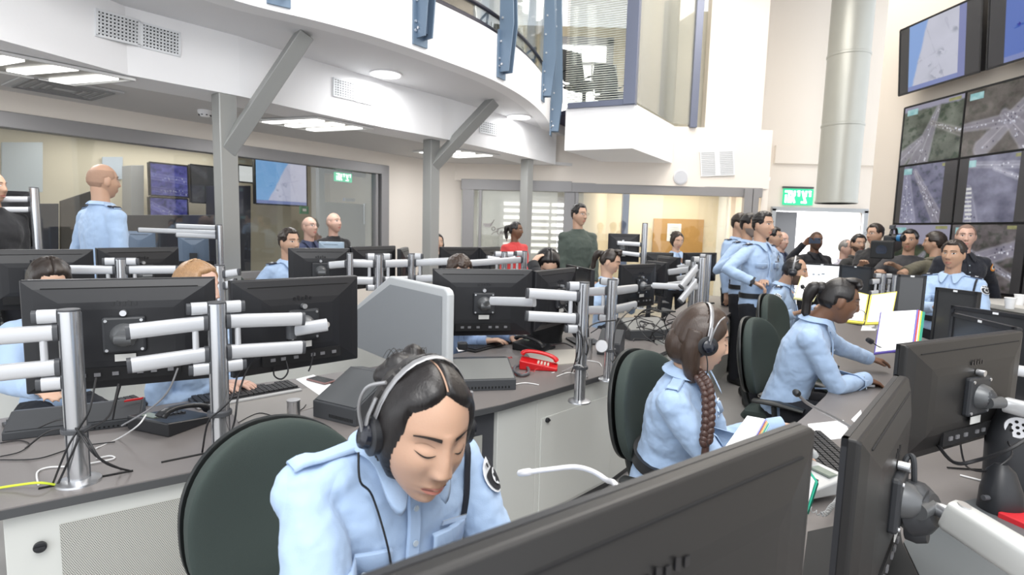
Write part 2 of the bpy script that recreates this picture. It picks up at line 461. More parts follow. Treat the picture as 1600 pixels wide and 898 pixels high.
# bright window at the back of the corner room
wa = at(878, 52, 11.1); wb = at(950, 120, 11.1)
w4 = MB(); cx = (wa.x + at(950, 50, 11.1).x) / 2; wdt = at(943, 50, 11.1).x - at(872, 50, 11.1).x
w4.box((cx, 11.12, 5.2), (wdt + .25, .1, .14)); w4.box((cx + wdt / 2 + .06, 11.12, 4.4), (.13, .1, 1.7)); w4.box((cx, 11.10, 4.78), (wdt, .05, .05))
w4 = struct(w4.obj('window_4', framem))
MB().box((cx, 11.15, 4.4), (wdt, .02, 1.6)).obj('pane', mat('daylight_pane', (1, 1, 1), .5, emit=(1, 1, 1), estr=1.6), w4)
# venetian blind of the corner room (slats follow the glass)
bl = thing('venetian_blind', 'thin horizontal slat blind inside the upstairs corner room window', 'blind', (.75, 8.5, 3.42))
mb = MB()
for i in range(64):
    z = 3.43 + i * .032
    mb.beam((.72, 8.50, z), (1.56, 8.13, z), (.005, .009, .008), (0, 0, .0008))
mb.obj('blind_slats', mat('blind_slat_paint', (.62, .60, .52), .5), bl)
MB().beam((.72, 8.50, 5.47), (1.56, 8.13, 5.47), (0, .02, 0), (0, 0, .02)).obj('blind_headrail', mat('blind_slat_paint', (0, 0, 0)), bl)

# ================================================================== FIXTURES OF THE ROOM
def fascia_pt(px, py, pl):
    """point on a plan polyline wall seen at px, py"""
    for a, b in zip(pl[:-1], pl[1:]):
        p = atx(px, py, a, b)
        t = ((p.x - a[0]) * (b[0] - a[0]) + (p.y - a[1]) * (b[1] - a[1])) / ((b[0] - a[0]) ** 2 + (b[1] - a[1]) ** 2)
        if -0.02 <= t <= 1.02 and p.y > 0: return p
    return p


grillem = mat('grille_white', (.80, .82, .84), .5)
holem = mat('grille_recess', (.05, .055, .06), .9)


def grille(corners, nx, ny, label, hole=holem, split=None, name='air_grille', bw=.25):
    """egg-crate grille set on a wall; corners TL, TR, BR, BL"""
    TL, TR, BR, BL = [V(c) for c in corners]
    n = (TR - TL).cross(BL - TL).normalized()
    if n.dot(CAM - TL) < 0: n = -n
    ctr = (TL + BR) / 2
    t = thing(name, label, 'air vent', tuple(ctr))
    W = lambda u, v, o=0.0: TL + (TR - TL) * u + (BL - TL) * v + n * o
    MB().slab([W(0, 0, -.002), W(1, 0, -.002), W(1, 1, -.002), W(0, 1, -.002)], n * .006).obj('backing', hole, t)
    wu, hv = (TR - TL), (BL - TL)
    fr_ = MB()
    for a, b, th in ((W(-.03, 0, .008), W(1.03, 0, .008), hv), (W(-.03, 1, .008), W(1.03, 1, .008), hv)):
        fr_.beam(a, b, th.normalized() * .008, n * .006)
    for a, b in ((W(0, 0, .008), W(0, 1, .008)), (W(1, 0, .008), W(1, 1, .008))): fr_.beam(a, b, wu.normalized() * .009, n * .006)
    fr_.obj('frame', grillem, t)
    g = MB()
    for i in range(1, nx):
        th = (1 - 0.5) * wu.length / nx * (bw * 2)
        g.beam(W(i / nx, 0, .01), W(i / nx, 1, .01), wu.normalized() * th * .5, n * .003)
    for j in range(1, ny): g.beam(W(0, j / ny, .01), W(1, j / ny, .01), hv.normalized() * (hv.length / ny * bw * .55), n * .003)
    g.obj('slats', grillem, t)
    return t


def fquad(pl, a, b, c, d): return [fascia_pt(*q, pl) for q in (a, b, c, d)]


grille(fquad(LFp, (150, 15), (216, 33), (216, 72), (150, 55)), 11, 7, 'white egg-crate air grille on the bulkhead, nearest to the left edge', bw=.42)
grille(fquad(LFp, (221, 36), (280, 52), (280, 88), (221, 73)), 11, 7, 'white egg-crate air grille on the bulkhead just right of the nearest one', bw=.42)
grille(fquad(LFp, (521, 122), (552, 130), (552, 157), (521, 149)), 8, 7, 'small pale air grille on the bulkhead between the two diagonal braces', hole=mat('pale_recess', (.35, .36, .38), .9), bw=.4)
grille(fquad(LFp, (554, 131), (580, 138), (580, 163), (554, 157)), 7, 7, 'faint white air grille beside the small pale one on the bulkhead', hole=mat('paler_recess', (.6, .61, .62), .9), bw=.4)
grille(fquad(LFp, (750, 188), (776, 194), (776, 212), (750, 206)), 8, 5, 'small air grille on the bulkhead behind the second diagonal brace', hole=mat('pale_recess', (0, 0, 0)), bw=.4)
grille([at(1094, 238, 9.625), at(1145, 236, 9.655), at(1146, 275, 9.655), at(1096, 275, 9.625)], 2, 13, 'white louvred air grille on the wall above the office windows', hole=mat('paler_recess', (0, 0, 0)), bw=.3)

# speaker disc
p = at(1063, 277, 9.61)
t = thing('wall_speaker', 'round white loudspeaker flush in the wall left of the louvred grille', 'speaker', tuple(p))
MB().cyl(p, p + V((0, -.03, 0)), .125, 40).obj('rim', mat('speaker_rim', (.70, .70, .72), .6), t, bevel=.005)
MB().cyl(p + V((0, -.028, 0)), p + V((0, -.038, 0)), .105, 40).obj('mesh_cover', mat('speaker_mesh', (.60, .62, .66), .8, bump=.4, bscale=300), t)


# luminaires recessed in the lower ceiling: three bright bars each, given by their world corners
def luminaire(bars, label):
    cs = [onz(*q, Zc) for b in bars for q in b]; c = sum(cs, V()) / len(cs)
    t = thing('ceiling_luminaire', label, 'ceiling light', (c.x, c.y, Zc - .02), group=None)
    A, B = onz(*bars[0][0], Zc), onz(*bars[0][1], Zc); D = onz(*bars[2][0], Zc)
    A2, B2, D2, E2 = A, B, D, onz(*bars[2][1], Zc)
    u = (B2 - A2).normalized(); v_ = (D2 - A2).normalized()
    o1 = lambda p, a, b: V((p.x, p.y, Zc - .012)) + u * a + v_ * b
    q = [o1(A2, -.06, -.10), o1(B2, .06, -.10), o1(E2, .06, .13), o1(D2, -.06, .13)]
    MB().slab(q, (0, 0, .010)).obj('housing', mat('luminaire_grey', (.42, .41, .38), .5, .2), t)
    f_ = MB()
    for i in range(4): f_.beam(q[i] - V((0, 0, .004)), q[(i + 1) % 4] - V((0, 0, .004)), (0, 0, .010), (q[(i + 1) % 4] - q[i]).normalized().cross(V((0, 0, 1))) * .012)
    f_.obj('frame', mat('luminaire_frame', (.75, .75, .74), .5), t)
    for b in bars:
        a, e = onz(*b[0], Zc), onz(*b[1], Zc)
        a.z = e.z = Zc - .022
        MB().beam(a, e, v_ * .055, (0, 0, .008)).obj('light_bar', glow, t)
    l = bpy.data.lights.new('luminaire_light', 'AREA'); l.energy = 14; l.size = .6
    o = bpy.data.objects.new('luminaire_light', l); C.objects.link(o); o.parent = t; o.location = (0, 0, -.04)
    return t


luminaire([((-45, 98), (22, 86)), ((25, 108), (108, 101)), ((90, 123), (172, 116))], 'recessed light with three bright bars in the low ceiling at the left edge')
luminaire([((417, 188), (500, 184)), ((452, 194), (532, 190)), ((485, 200), (560, 196))], 'recessed light with three bright bars between the two diagonal braces')
luminaire([((660, 236), (715, 233)), ((685, 239.5), (738, 236.5)), ((712, 243), (765, 240)),], 'recessed light with three bright bars right of the second steel column')
for (px, py, z, r, lab) in ((603, 115, Zs, .15, 'round bright downlight in the gallery soffit between the braces'), (811, 182, Zs, .16, 'round bright downlight in the gallery soffit near its curved end')):
    p = onz(px, py, z)
    t = thing('downlight', lab, 'ceiling light', (p.x, p.y, z - .015))
    MB().cyl((p.x, p.y, z - .012), (p.x, p.y, z + .002), r + .02, 36).obj('ring', white, t)
    MB().cyl((p.x, p.y, z - .016), (p.x, p.y, z - .012), r, 36).obj('diffuser', mat('downlight_glow', (1, 1, 1), .5, emit=(1, 1, 1), estr=1.6), t)
    l = bpy.data.lights.new('downlight_light', 'AREA'); l.energy = 9; l.size = .25
    o = bpy.data.objects.new('downlight_light', l); C.objects.link(o); o.parent = t; o.location = (0, 0, -.03)
# square ceiling diffuser
p = onz(100, 137, Zc); t = thing('ceiling_diffuser', 'square grey air diffuser with slanted blades in the low ceiling', 'air vent', (p.x, p.y, Zc - .01), math.atan2(ld.y, ld.x))
MB().box((p.x, p.y, Zc - .008), (.66, .66, .014), math.atan2(ld.y, ld.x)).obj('plate', mat('diffuser_paint', (.60, .60, .60), .6), t, bevel=.004)
M_ = Matrix.Translation((p.x, p.y, Zc - .02)) @ Matrix.Rotation(math.atan2(ld.y, ld.x), 4, 'Z')
for k in range(4):
    h_ = .27 - k * .06; mb = MB()
    for a, b in (((-h_, -h_, 0), (h_, -h_, 0)), ((h_, -h_, 0), (h_, h_, 0)), ((h_, h_, 0), (-h_, h_, 0)), ((-h_, h_, 0), (-h_, -h_, 0))):
        mb.beam(a, b, (0, 0, .006), (V(b) - V(a)).normalized().cross(V((0, 0, 1))) * .01)
    mb.xf(M_).obj('blade', mat('diffuser_blade', (.3, .3, .3), .6), t)
# smoke detector
p = onz(320, 172, Zc); t = thing('smoke_detector', 'small white round smoke detector on the low ceiling beside the first column', 'smoke detector', (p.x, p.y, Zc - .05))
MB().cyl((p.x, p.y, Zc - .03), (p.x, p.y, Zc), .065, 28).obj('base', white, t, bevel=.004)
MB().loft([(p.x, p.y, Zc - .065), (p.x, p.y, Zc - .05), (p.x, p.y, Zc - .03)], [.035, .05, .058], n=28).obj('sensor_head', white, t, smooth=True)
mb = MB()
for k in range(8):
    a = k * math.pi / 4; mb.box((p.x + .05 * math.cos(a), p.y + .05 * math.sin(a), Zc - .05), (.02, .012, .008), a)
mb.obj('sensor_slots', holem, t)

# steel fins carrying the glass balustrade of the gallery
def fin(px, py0, py1, w_, label, depth=.16, topw=None):
    p = None
    best = None
    for i in range(len(UEp) - 1):
        q = atx(px, 60, UEp[i], UEp[i + 1]); a, b = V(UEp[i]), V(UEp[i + 1]); tt = (V((q.x, q.y)) - a).dot(b - a) / (b - a).length_squared
        if 0 <= tt <= 1 and q.y > 0: best = (q, (b - a).normalized())
    q, d = best; n = V((d.y, -d.x)); 
    if n.dot(V((-q.x, -q.y))) < 0: n = -n
    base = V((q.x, q.y)); Y = q.y + n.y * .08
    zb = at(px, py1, Y).z
    t = thing('balustrade_bracket', label, 'bracket', (base.x + n.x * .02, base.y + n.y * .02, zb))
    N = V((n.x, n.y, 0)); D = V((d.x, d.y, 0)); B = V((base.x, base.y, 0))
    ww = w_
    plate = [B + N * .005 + V((0, 0, zb + .06)), B + N * ww + V((0, 0, zb + .06)), B + N * (ww + .05) + V((0, 0, zb + .55)), B + N * (ww * .7) + V((0, 0, 5.5)), B + N * .005 + V((0, 0, 5.5))]
    MB().slab([x_ - D * .05 for x_ in plate], D * .014).obj('fin_plate', bluefin, t, bevel=.002)
    MB().slab([x_ + D * .036 for x_ in plate], D * .014).obj('fin_plate', bluefin, t, bevel=.002)
    MB().beam(B + N * .012 + V((0, 0, zb)), B + N * .012 + V((0, 0, zb + .5)), D * .085, N * .010).obj('foot_plate', bluefin, t, bevel=.002)
    MB().beam(B + N * .06 + V((0, 0, zb + .1)), B + N * .06 + V((0, 0, 5.45)), D * .034, N * .02).obj('web', mat('blue_grey_web', (.10, .14, .20), .45, .3), t)
    for k in range(8):
        z = zb + .14 + k * .24
        side = -1
        for s_ in (-1, 1):
            c0 = B + N * (.035 if k % 2 else .05) + D * .052 * s_ + V((0, 0, z))
            MB().cyl(c0, c0 + D * .012 * s_, .012, 12).obj('bolt', bolt, t)
    for s_ in (-1, 1):
        for dz in (.12, .2):
            c0 = B + N * .022 + D * .066 * s_ + V((0, 0, zb + dz)); MB().cyl(c0, c0 + N * .012, .012, 12).obj('bolt', bolt, t)
    return t


fin(655, 0, 70, .13, 'blue-grey bolted steel bracket of the balcony rail, leftmost of the full row')
fin(783, 0, 122, .13, 'blue-grey bolted steel bracket, second along the curved balcony front')
fin(850, 0, 158, .13, 'blue-grey bolted steel bracket, third along the curved balcony front')
fin(864, 0, 212, .13, 'blue-grey bolted steel bracket at the right end of the curved balcony front')
fin(436, 0, 5, .13, 'blue-grey steel bracket whose foot just shows at the top of the picture')
# handrail, dark toe strip and glass of the balustrade
def off_line(o, pl=UEp): 
    out = []
    for i, p in enumerate(pl):
        a, b = V(pl[max(i - 1, 0)]), V(pl[min(i + 1, len(pl) - 1)]); d = (b - a).normalized(); out.append((p[0] - d.y * o, p[1] + d.x * o))
    return out


ol = off_line(.05)
t = thing('balcony_rail', 'dark lower rail with glass panels along the curved balcony edge', 'railing', (ol[20][0], ol[20][1], Zt))
MB().loft([(x, y, 3.86) for x, y in ol], [(.022, .022)] * len(ol), side=(0, 0, 1), n=10).obj('rail', mat('rail_dark', (.03, .03, .045), .4, .3), t, smooth=True)
MB().loft([(x, y, 3.69) for x, y in ol], [(.03, .010)] * len(ol), side=(0, 0, 1), n=6).obj('toe_strip', mat('rail_dark', (0, 0, 0)), t)
a_, b_ = ol, off_line(.062)
MB().prism(a_ + b_[::-1], 3.66, 5.4).obj('glass_panel', glassc, t)
navy = mat('navy_fabric_panel', (.03, .03, .07), .9)
# office chairs upstairs: mesh seats seen past the rail and in the corner room
def mesh_chair(x, y, z, rot, label, s=1.0):
    t = thing('mesh_office_chair', label, 'chair', (x, y, z), rot)
    M = Matrix.Translation((x, y, z)) @ Matrix.Rotation(rot, 4, 'Z') @ Matrix.Scale(s, 4)
    bm_ = mat('mesh_black', (.02, .022, .025), .8)
    MB().loft([(0, -.24, .45), (0, 0, .47), (0, .24, .45)], [(.24, .03)] * 3, side=(1, 0, 0), n=14, p=4).xf(M).obj('seat', bm_, t, smooth=True)
    MB().loft([(0, -.26, .55), (0, -.31, .8), (0, -.36, 1.08)], [(.22, .012), (.25, .012), (.20, .012)], side=(1, 0, 0), n=14, p=4).xf(M).obj('backrest', bm_, t, smooth=True)
    for s_ in (-1, 1):
        MB().tube([(s_ * .23, -.38, 1.1), (s_ * .25, -.33, .8), (s_ * .25, -.24, .52), (s_ * .22, -.05, .43)], .014).xf(M).obj('back_frame', mat('chrome', (.7, .7, .72), .15, 1), t, smooth=True)
        MB().tube([(s_ * .26, -.3, .68), (s_ * .28, -.05, .70), (s_ * .27, .12, .66), (s_ * .25, .1, .47)], .014).xf(M).obj('armrest', black, t, smooth=True)
    MB().cyl((0, 0, .08), (0, 0, .44), .03).xf(M).obj('gas_column', black, t)
    for k in range(5):
        a = k * math.tau / 5
        MB().tube([(0, 0, .12), (.15 * math.cos(a), .15 * math.sin(a), .11), (.3 * math.cos(a), .3 * math.sin(a), .065)], .018).xf(M).obj('leg', black, t, smooth=True)
        MB().cyl((.3 * math.cos(a), .3 * math.sin(a) - .02, .03), (.3 * math.cos(a), .3 * math.sin(a) + .02, .03), .03, 14).xf(M).obj('castor', black, t)
    return t


q = at(912, 165, 9.0); mesh_chair(q.x, 9.0, 3.365, math.radians(215), 'black mesh chair with chrome frame upstairs, left behind the blind')
q = at(958, 165, 9.6); mesh_chair(q.x, 9.6, 3.365, math.radians(200), 'black mesh chair with chrome frame upstairs, right behind the blind')
for px, Y, lab in ((720, 6.6, 'black mesh chair upstairs just behind the balcony rail, left'), (805, 7.8, 'black mesh chair upstairs behind the balcony rail, nearer its curved end')):
    q = at(px, 60, Y); mesh_chair(q.x, Y + .2, 3.40, math.radians(200), lab)

# exit sign (Hebrew word on green)
def strokes(mb, path, O, U, W_, th, n):
    """flat letter strokes: path in unit box, O origin, U unit x vec, W_ unit y vec"""
    for a, b in zip(path[:-1], path[1:]):
        pa, pb = O + U * a[0] + W_ * a[1], O + U * b[0] + W_ * b[1]
        d = (pb - pa).normalized(); mb.beam(pa - d * th * .8, pb + d * th * .8, d.cross(n).normalized() * th, n * .003)


HEB = {'yod': [[(.35, 1), (.6, 1), (.6, .62)]],
       'tsadi': [[(.95, 1), (.85, .62), (.5, .5)], [(.1, 1), (.5, .5), (.95, 0), (.05, 0)]],
       'alef': [[(.1, 1), (.92, 0)], [(.9, 1), (.85, .66), (.55, .48)], [(.12, 0), (.15, .4), (.4, .62)]],
       'he': [[(.08, 1), (.92, 1), (.92, 0)], [(.2, .62), (.2, 0)]]}


def exit_sign(c, ux, h, label, word=('he', 'alef', 'yod', 'tsadi', 'yod'), wide=.52):
    c = V(c); ux = V(ux).normalized(); up = V((0, 0, 1)); n = ux.cross(up)
    if n.dot(CAM - c) < 0: n = -n
    t = thing('exit_sign', label, 'sign', tuple(c))
    MB().beam(c - ux * wide / 2, c + ux * wide / 2, up * h / 2, n * .018).obj('sign_box', mat('exit_green', (.02, .50, .24), .4, emit=(.03, .60, .30), estr=.55), t)
    MB().beam(c - ux * (wide / 2 + .02) + up * (h / 2 + .03), c + ux * (wide / 2) + up * (h / 2 + .03), up * .016, n * .022).obj('mounting_rail', capm, t)
    mb = MB(); k = len(word); cw = wide * .94 / k
    for i, L in enumerate(word):
        for pth in HEB[L]: strokes(mb, pth, c - ux * wide * .47 + ux * cw * (i + .12) - up * h * .33 + n * .021, ux * cw * .76, up * h * .66, h * .065, n)
    mb.obj('letters', mat('sign_letter_white', (1, 1, 1), .5, emit=(1, 1, 1), estr=.9), t)
    return t


p = at(1262, 306, 10.9); exit_sign((p.x, 11.275, p.z), (1, 0, 0), .32, 'green exit sign with white Hebrew letters above the hall doorway', wide=.60)
p = at(536, 277, 8.3); exit_sign((p.x, p.y, p.z), (ld.x, ld.y, 0), .13, 'small green exit sign seen through the left glass wall', wide=.30)
p = at(475, 328, 8.6)
t = thing('wall_sign', 'small square green sign on the wall of the glazed room', 'sign', tuple(p))
MB().beam(p - V((ld.x, ld.y, 0)) * .07, p + V((ld.x, ld.y, 0)) * .07, (0, 0, .06), (.01, 0, 0)).obj('plate', mat('sign_green_plain', (.02, .25, .12), .5), t)
MB().beam(p - V((ld.x, ld.y, 0)) * .03 + V((.012, -.01, 0)), p + V((ld.x, ld.y, 0)) * .03 + V((.012, -.01, 0)), (0, 0, .02), (.002, 0, 0)).obj('symbol', paper, t)


# ---- pictures on screens, computed per vertex
def img_mesh(mb_pts, nx, ny, fn, name, parent, thick=0):
    """grid mesh on quad TL,TR,BR,BL with a colour per vertex: fn(u,v)->rgb (numpy arrays)"""
    TL, TR, BR, BL = [V(p) for p in mb_pts]
    u = np.linspace(0, 1, nx); v_ = np.linspace(0, 1, ny); UU, VV = np.meshgrid(u, v_)
    P = np.array(TL)[None, None] * ((1 - UU) * (1 - VV))[..., None] + np.array(TR) * (UU * (1 - VV))[..., None] + np.array(BR) * (UU * VV)[..., None] + np.array(BL) * ((1 - UU) * VV)[..., None]
    vs = P.reshape(-1, 3).tolist(); fs = [(j * nx + i, j * nx + i + 1, (j + 1) * nx + i + 1, (j + 1) * nx + i) for j in range(ny - 1) for i in range(nx - 1)]
    mb = MB(); mb.add(vs, fs); o = mb.obj(name, screen_mat(), parent)
    col = fn(UU, VV).reshape(-1, 3); col = np.concatenate([np.clip(col, 0, 1), np.ones((len(col), 1))], 1)
    a = o.data.color_attributes.new('Col', 'FLOAT_COLOR', 'POINT'); a.data.foreach_set('color', col.astype(np.float32).ravel())
    return o


def fbm(U, W_, seed, sc_=4, octv=5):
    rng = np.random.RandomState(seed); out = np.zeros_like(U); amp = 1; tot = 0
    for o_ in range(octv):
        n = int(sc_ * 2 ** o_) + 2; g = rng.rand(n + 1, n + 1)
        x, y = U * (n - 1), W_ * (n - 1); xi, yi = np.floor(x).astype(int), np.floor(y).astype(int); fx, fy = x - xi, y - yi
        fx = fx * fx * (3 - 2 * fx); fy = fy * fy * (3 - 2 * fy)
        out += amp * ((g[yi, xi] * (1 - fx) + g[yi, xi + 1] * fx) * (1 - fy) + (g[yi + 1, xi] * (1 - fx) + g[yi + 1, xi + 1] * fx) * fy); tot += amp; amp *= .55
    return out / tot


def seg_d(U, W_, a, b, asp=1.2):
    ax, ay, bx, by = a[0] * asp, a[1], b[0] * asp, b[1]; x, y = U * asp, W_
    t = np.clip(((x - ax) * (bx - ax) + (y - ay) * (by - ay)) / ((bx - ax) ** 2 + (by - ay) ** 2 + 1e-9), 0, 1)
    return np.hypot(x - ax - t * (bx - ax), y - ay - t * (by - ay)), t


def traffic(seed, roads, base=(.16, .16, .17), sky=0.0, bars=None, green=.4, cars=60, badge=True, zebra=False):
    def fn(U, W_):
        n = fbm(U, W_, seed, 5); n2 = fbm(U, W_, seed + 9, 14, 3)
        col = np.array(base)[None, None] * (.55 + .9 * n)[..., None]
        g = np.clip((n2 - .5) * 4, 0, 1)[..., None]; col = col * (1 - g * green) + np.array((.05, .07, .05)) * g * green
        for (a, b, w0, w1, c) in roads:
            d, t = seg_d(U, W_, a, b); ww = w0 + (w1 - w0) * t
            k = np.clip((ww - d + .05 * (n2 - .5)) / .05 + .5, 0, 1)[..., None] * .8; col = col * (1 - k) + np.array(c) * (0.8 + .4 * n)[..., None] * k
            e = np.exp(-((d - ww * .96) / .014) ** 2)[..., None]; col = col + e * .05
            e = np.exp(-(d / .008) ** 2)[..., None] * .10; col = col + e
        rng = np.random.RandomState(seed + 3)
        for _ in range(cars):
            r = roads[rng.randint(len(roads))]; t = rng.rand(); o_ = (rng.rand() - .5) * 1.3 * (r[2] + (r[3] - r[2]) * t)
            dx, dy = r[1][0] - r[0][0], r[1][1] - r[0][1]; L = math.hypot(dx, dy)
            cx, cy = r[0][0] + dx * t - dy / L * o_, r[0][1] + dy * t + dx / L * o_
            s_ = .005 + .008 * t; k = np.exp(-(((U - cx) * 1.2) ** 2 + (W_ - cy) ** 2) / s_ ** 2)[..., None]
            cc = np.array(((.75, .76, .85), (.06, .06, .08), (.5, .52, .6))[rng.randint(3)]); col = col * (1 - k) + cc * k
        col = np.clip((col - .15) * 1.7 + .12, .01, 1)
        if sky:
            k = np.clip((sky + .06 * (n - .5) - W_) / .03, 0, 1)[..., None]; col = col * (1 - k) + np.array((.33, .32, .42)) * k
        if zebra:
            k = ((np.abs(U - (.12 + .1 * W_)) < .05) & (W_ > .45) & (np.sin(W_ * 95) > 0))[..., None]; col = np.where(k, .75, col)
        if badge:
            k = ((U > .05) & (U < .24) & (W_ > .04) & (W_ < .15))[..., None]; col = np.where(k, np.array((.30, .58, .60)) + .4 * (n2[..., None] - .4), col)
            k = ((U > .76) & (U < .95) & (W_ > .02) & (W_ < .07))[..., None]; col = np.where(k, np.array((.25, .25, .10)) * (.6 + 1.2 * n2[..., None]), col)
        if bars:
            k = ((U < bars[0]) | (U > bars[1]))[..., None]; col = np.where(k, np.array((.035, .033, .03)), col)
        return col
    return fn


def mapimg(seed, sea=.18, bars=None, land=(.62, .63, .74), seac=(.25, .42, .80), slope=.1):
    def fn(U, W_):
        n = fbm(U, W_, seed, 4); n2 = fbm(U, W_, seed + 5, 20, 3)
        col = np.ones(U.shape + (3,)) * np.array(land) * (.92 + .16 * n)[..., None]
        x = U - (bars[0] if bars else 0)
        k = np.clip((sea + slope * (1 - 2 * W_) + .04 * (n - .5) - x) / .02, 0, 1)[..., None]; col = col * (1 - k) + np.array(seac) * k
        for cx, cy, r in ((.55, .55, .05), (.3, .55, .03), (.5, .85, .08), (.72, .3, .04), (.4, .68, .03), (.35, .95, .04)):
            g = np.exp(-(((U - cx) / r) ** 2 + ((W_ - cy) / r) ** 2)) * (n2 > .52); col -= g[..., None] * np.array((.30, .28, .32))
        for a, b in (((.35, .1), (.6, .95)), ((.25, .6), (.85, .4)), ((.6, .1), (.8, .9))):
            d, t = seg_d(U, W_, a, b); col -= (np.exp(-((d + .05 * (n - .5)) / .006) ** 2) * .10)[..., None]
        k = (W_ > .93)[..., None]; col = np.where(k, np.array((.22, .27, .55)), col)
        if bars:
            k = ((U < bars[0]) | (U > bars[1]))[..., None]; col = np.where(k, np.array((.035, .033, .03)), col)
            k = ((U > bars[1] - .08) & (U < bars[1]))[..., None]; col = np.where(k, np.array((.22, .25, .50)), col)
        return col
    return fn


def panel(TL, TR, BR, BL, fn, label, n, depth=.07, group=None, bez=.012, nm='wall_screen', nx=110, ny=80):
    TL, TR, BR, BL = [V(p) for p in (TL, TR, BR, BL)]; c = (TL + TR + BR + BL) / 4; n = V(n).normalized()
    t = thing(nm, label, 'screen', tuple(c), group=group)
    MB().slab([TL - n * depth, TR - n * depth, BR - n * depth, BL - n * depth], n * depth).obj('housing', mat('screen_housing', (.012, .012, .014), .35), t)
    u, v_ = (TR - TL).normalized() * bez, (BL - TL).normalized() * bez
    q = [TL + u + v_ + n * .002, TR - u + v_ + n * .002, BR - u - v_ + n * .002, BL + u - v_ + n * .002]
    img_mesh(q, nx, ny, fn, 'picture', t)
    b = MB()
    for i in range(4):
        a, e = [TL, TR, BR, BL][i], [TL, TR, BR, BL][(i + 1) % 4]; b.beam(a + n * .002, e + n * .002, (e - a).normalized().cross(n) * bez * .8, n * .004)
    b.obj('bezel', mat('screen_housing', (0, 0, 0)), t)
    return t


rc = (.24, .23, .26)
pics = [[traffic(1, [((.6, .1), (.3, 1.1), .03, .22, rc), ((.35, .6), (-.1, 1), .05, .16, rc), ((.5, .35), (1, .6), .03, .06, (.2, .19, .18))], base=(.14, .15, .13), sky=.10, green=.6),
         traffic(2, [((1.0, .15), (.3, .9), .06, .14, (.27, .26, .29)), ((-.1, .55), (.75, .55), .05, .1, rc), ((.55, .45), (1.05, 1.1), .06, .2, rc)], base=(.15, .14, .13), green=.3),
         traffic(3, [((.9, .1), (.0, .8), .06, .12, rc)], base=(.14, .12, .11), bars=(.12, .95))],
        [traffic(4, [((.15, .1), (.25, 1.1), .06, .2, (.25, .25, .32)), ((.3, .1), (.8, 1), .03, .12, rc)], base=(.17, .17, .22), bars=(.10, .80), cars=90),
         traffic(5, [((.1, .1), (.95, .2), .04, .05, (.3, .3, .35)), ((.15, .5), (.25, 1), .08, .12, (.22, .22, .27)), ((.5, .2), (1, .45), .02, .03, (.34, .34, .4))], base=(.20, .20, .25), bars=(.14, .82), cars=30, zebra=True, green=.1),
         traffic(6, [((.2, .2), (.9, 1), .1, .16, rc), ((.9, 0), (.1, .9), .06, .1, rc)], base=(.18, .18, .24), bars=(.22, .9), cars=90)],
        [traffic(7, [((.6, .5), (.2, 1.1), .04, .22, rc)], base=(.10, .11, .09), sky=.36, cars=30),
         traffic(8, [((-.1, .75), (1.1, .25), .12, .1, (.25, .24, .28)), ((.1, .3), (1.1, .9), .03, .05, rc)], base=(.15, .14, .14), bars=(-.1, .88), cars=90),
         traffic(9, [((.3, 0), (.4, 1), .12, .2, (.2, .2, .28)), ((.8, 0), (.7, 1), .08, .16, (.2, .2, .28))], base=(.13, .13, .22), bars=(.14, 1.1), cars=160)]]
pos_words = ['top', 'middle', 'bottom']; colw = ['farthest column', 'second column', 'column at the right edge']
cw = .826; rh = .70
z_top = at(1378, 168, 6.9).z; nrm = (-math.cos(.095), -.095, 0)
for r in range(3):
    for c_ in range(4):
        if c_ == 3: continue
        a, b = RW(c_ * cw), RW((c_ + 1) * cw)
        zt_, zb_ = z_top - r * rh, z_top - (r + 1) * rh
        panel((a[0], a[1], zt_), (b[0], b[1], zt_), (b[0], b[1], zb_), (a[0], a[1], zb_), pics[r][c_], 'large traffic camera screen of the video wall, %s row, %s' % (pos_words[r], colw[c_]), nrm)
# two tilted screens above
def proj_panel(a, b, zt, zb, fn, label, off=.12, tilt=.06):
    A, B = V(RW(a, -off)), V(RW(b, -off)); nx_ = V(nrm)
    TLp = V((A.x, A.y, zt)) + nx_ * tilt; TRp = V((B.x, B.y, zt)) + nx_ * tilt
    panel(TLp, TRp, (B.x, B.y, zb), (A.x, A.y, zb), fn, label, (nrm[0], nrm[1], -.25))


# solved along the wall from the picture: left edge px 1407, right edge px 1536
def t_at(px, off):
    best = min((abs((CAM - CAM).x + ((V((RW(k * .01, off)[0], RW(k * .01, off)[1], 3.6)) - CAM).dot(RI) / (V((RW(k * .01, off)[0], RW(k * .01, off)[1], 3.6)) - CAM).dot(f0) * F + 800) - px), k * .01) for k in range(-50, 500)); return best[1]


ta, tb, tc_ = t_at(1409, -.12), t_at(1537, -.12), t_at(1547, -.12)
pa = V(RW(ta, -.12))
zt1 = at(1405, 48, pa.y).z; zb1 = at(1412, 150, pa.y).z
proj_panel(ta, tb, zt1, zb1, mapimg(21, sea=.16, bars=(.12, .84)), 'tilted screen with a pale map above the video wall')
proj_panel(tc_, tc_ + (tb - ta), zt1, zb1, mapimg(22, sea=.45, bars=(.16, .92), seac=(.10, .18, .55), land=(.5, .55, .6)), 'tilted screen with a blue sea map cut by the top right corner')
tm_ = (tb + tc_) / 2; cz_ = zt1 - .12
t = tag(MB().tube([(*RW(tm_ + a_, -.005 + .09 + b_), cz_ + c_) for a_, b_, c_ in ((-.04, 0, .1), (.0, -.05, .03), (-.03, -.06, -.02), (.03, -.05, .0), (.02, 0, .06))], .008).obj('loose_cable', rubber, smooth=True), 'short black cable in the gap between the two tilted screens', 'cable')

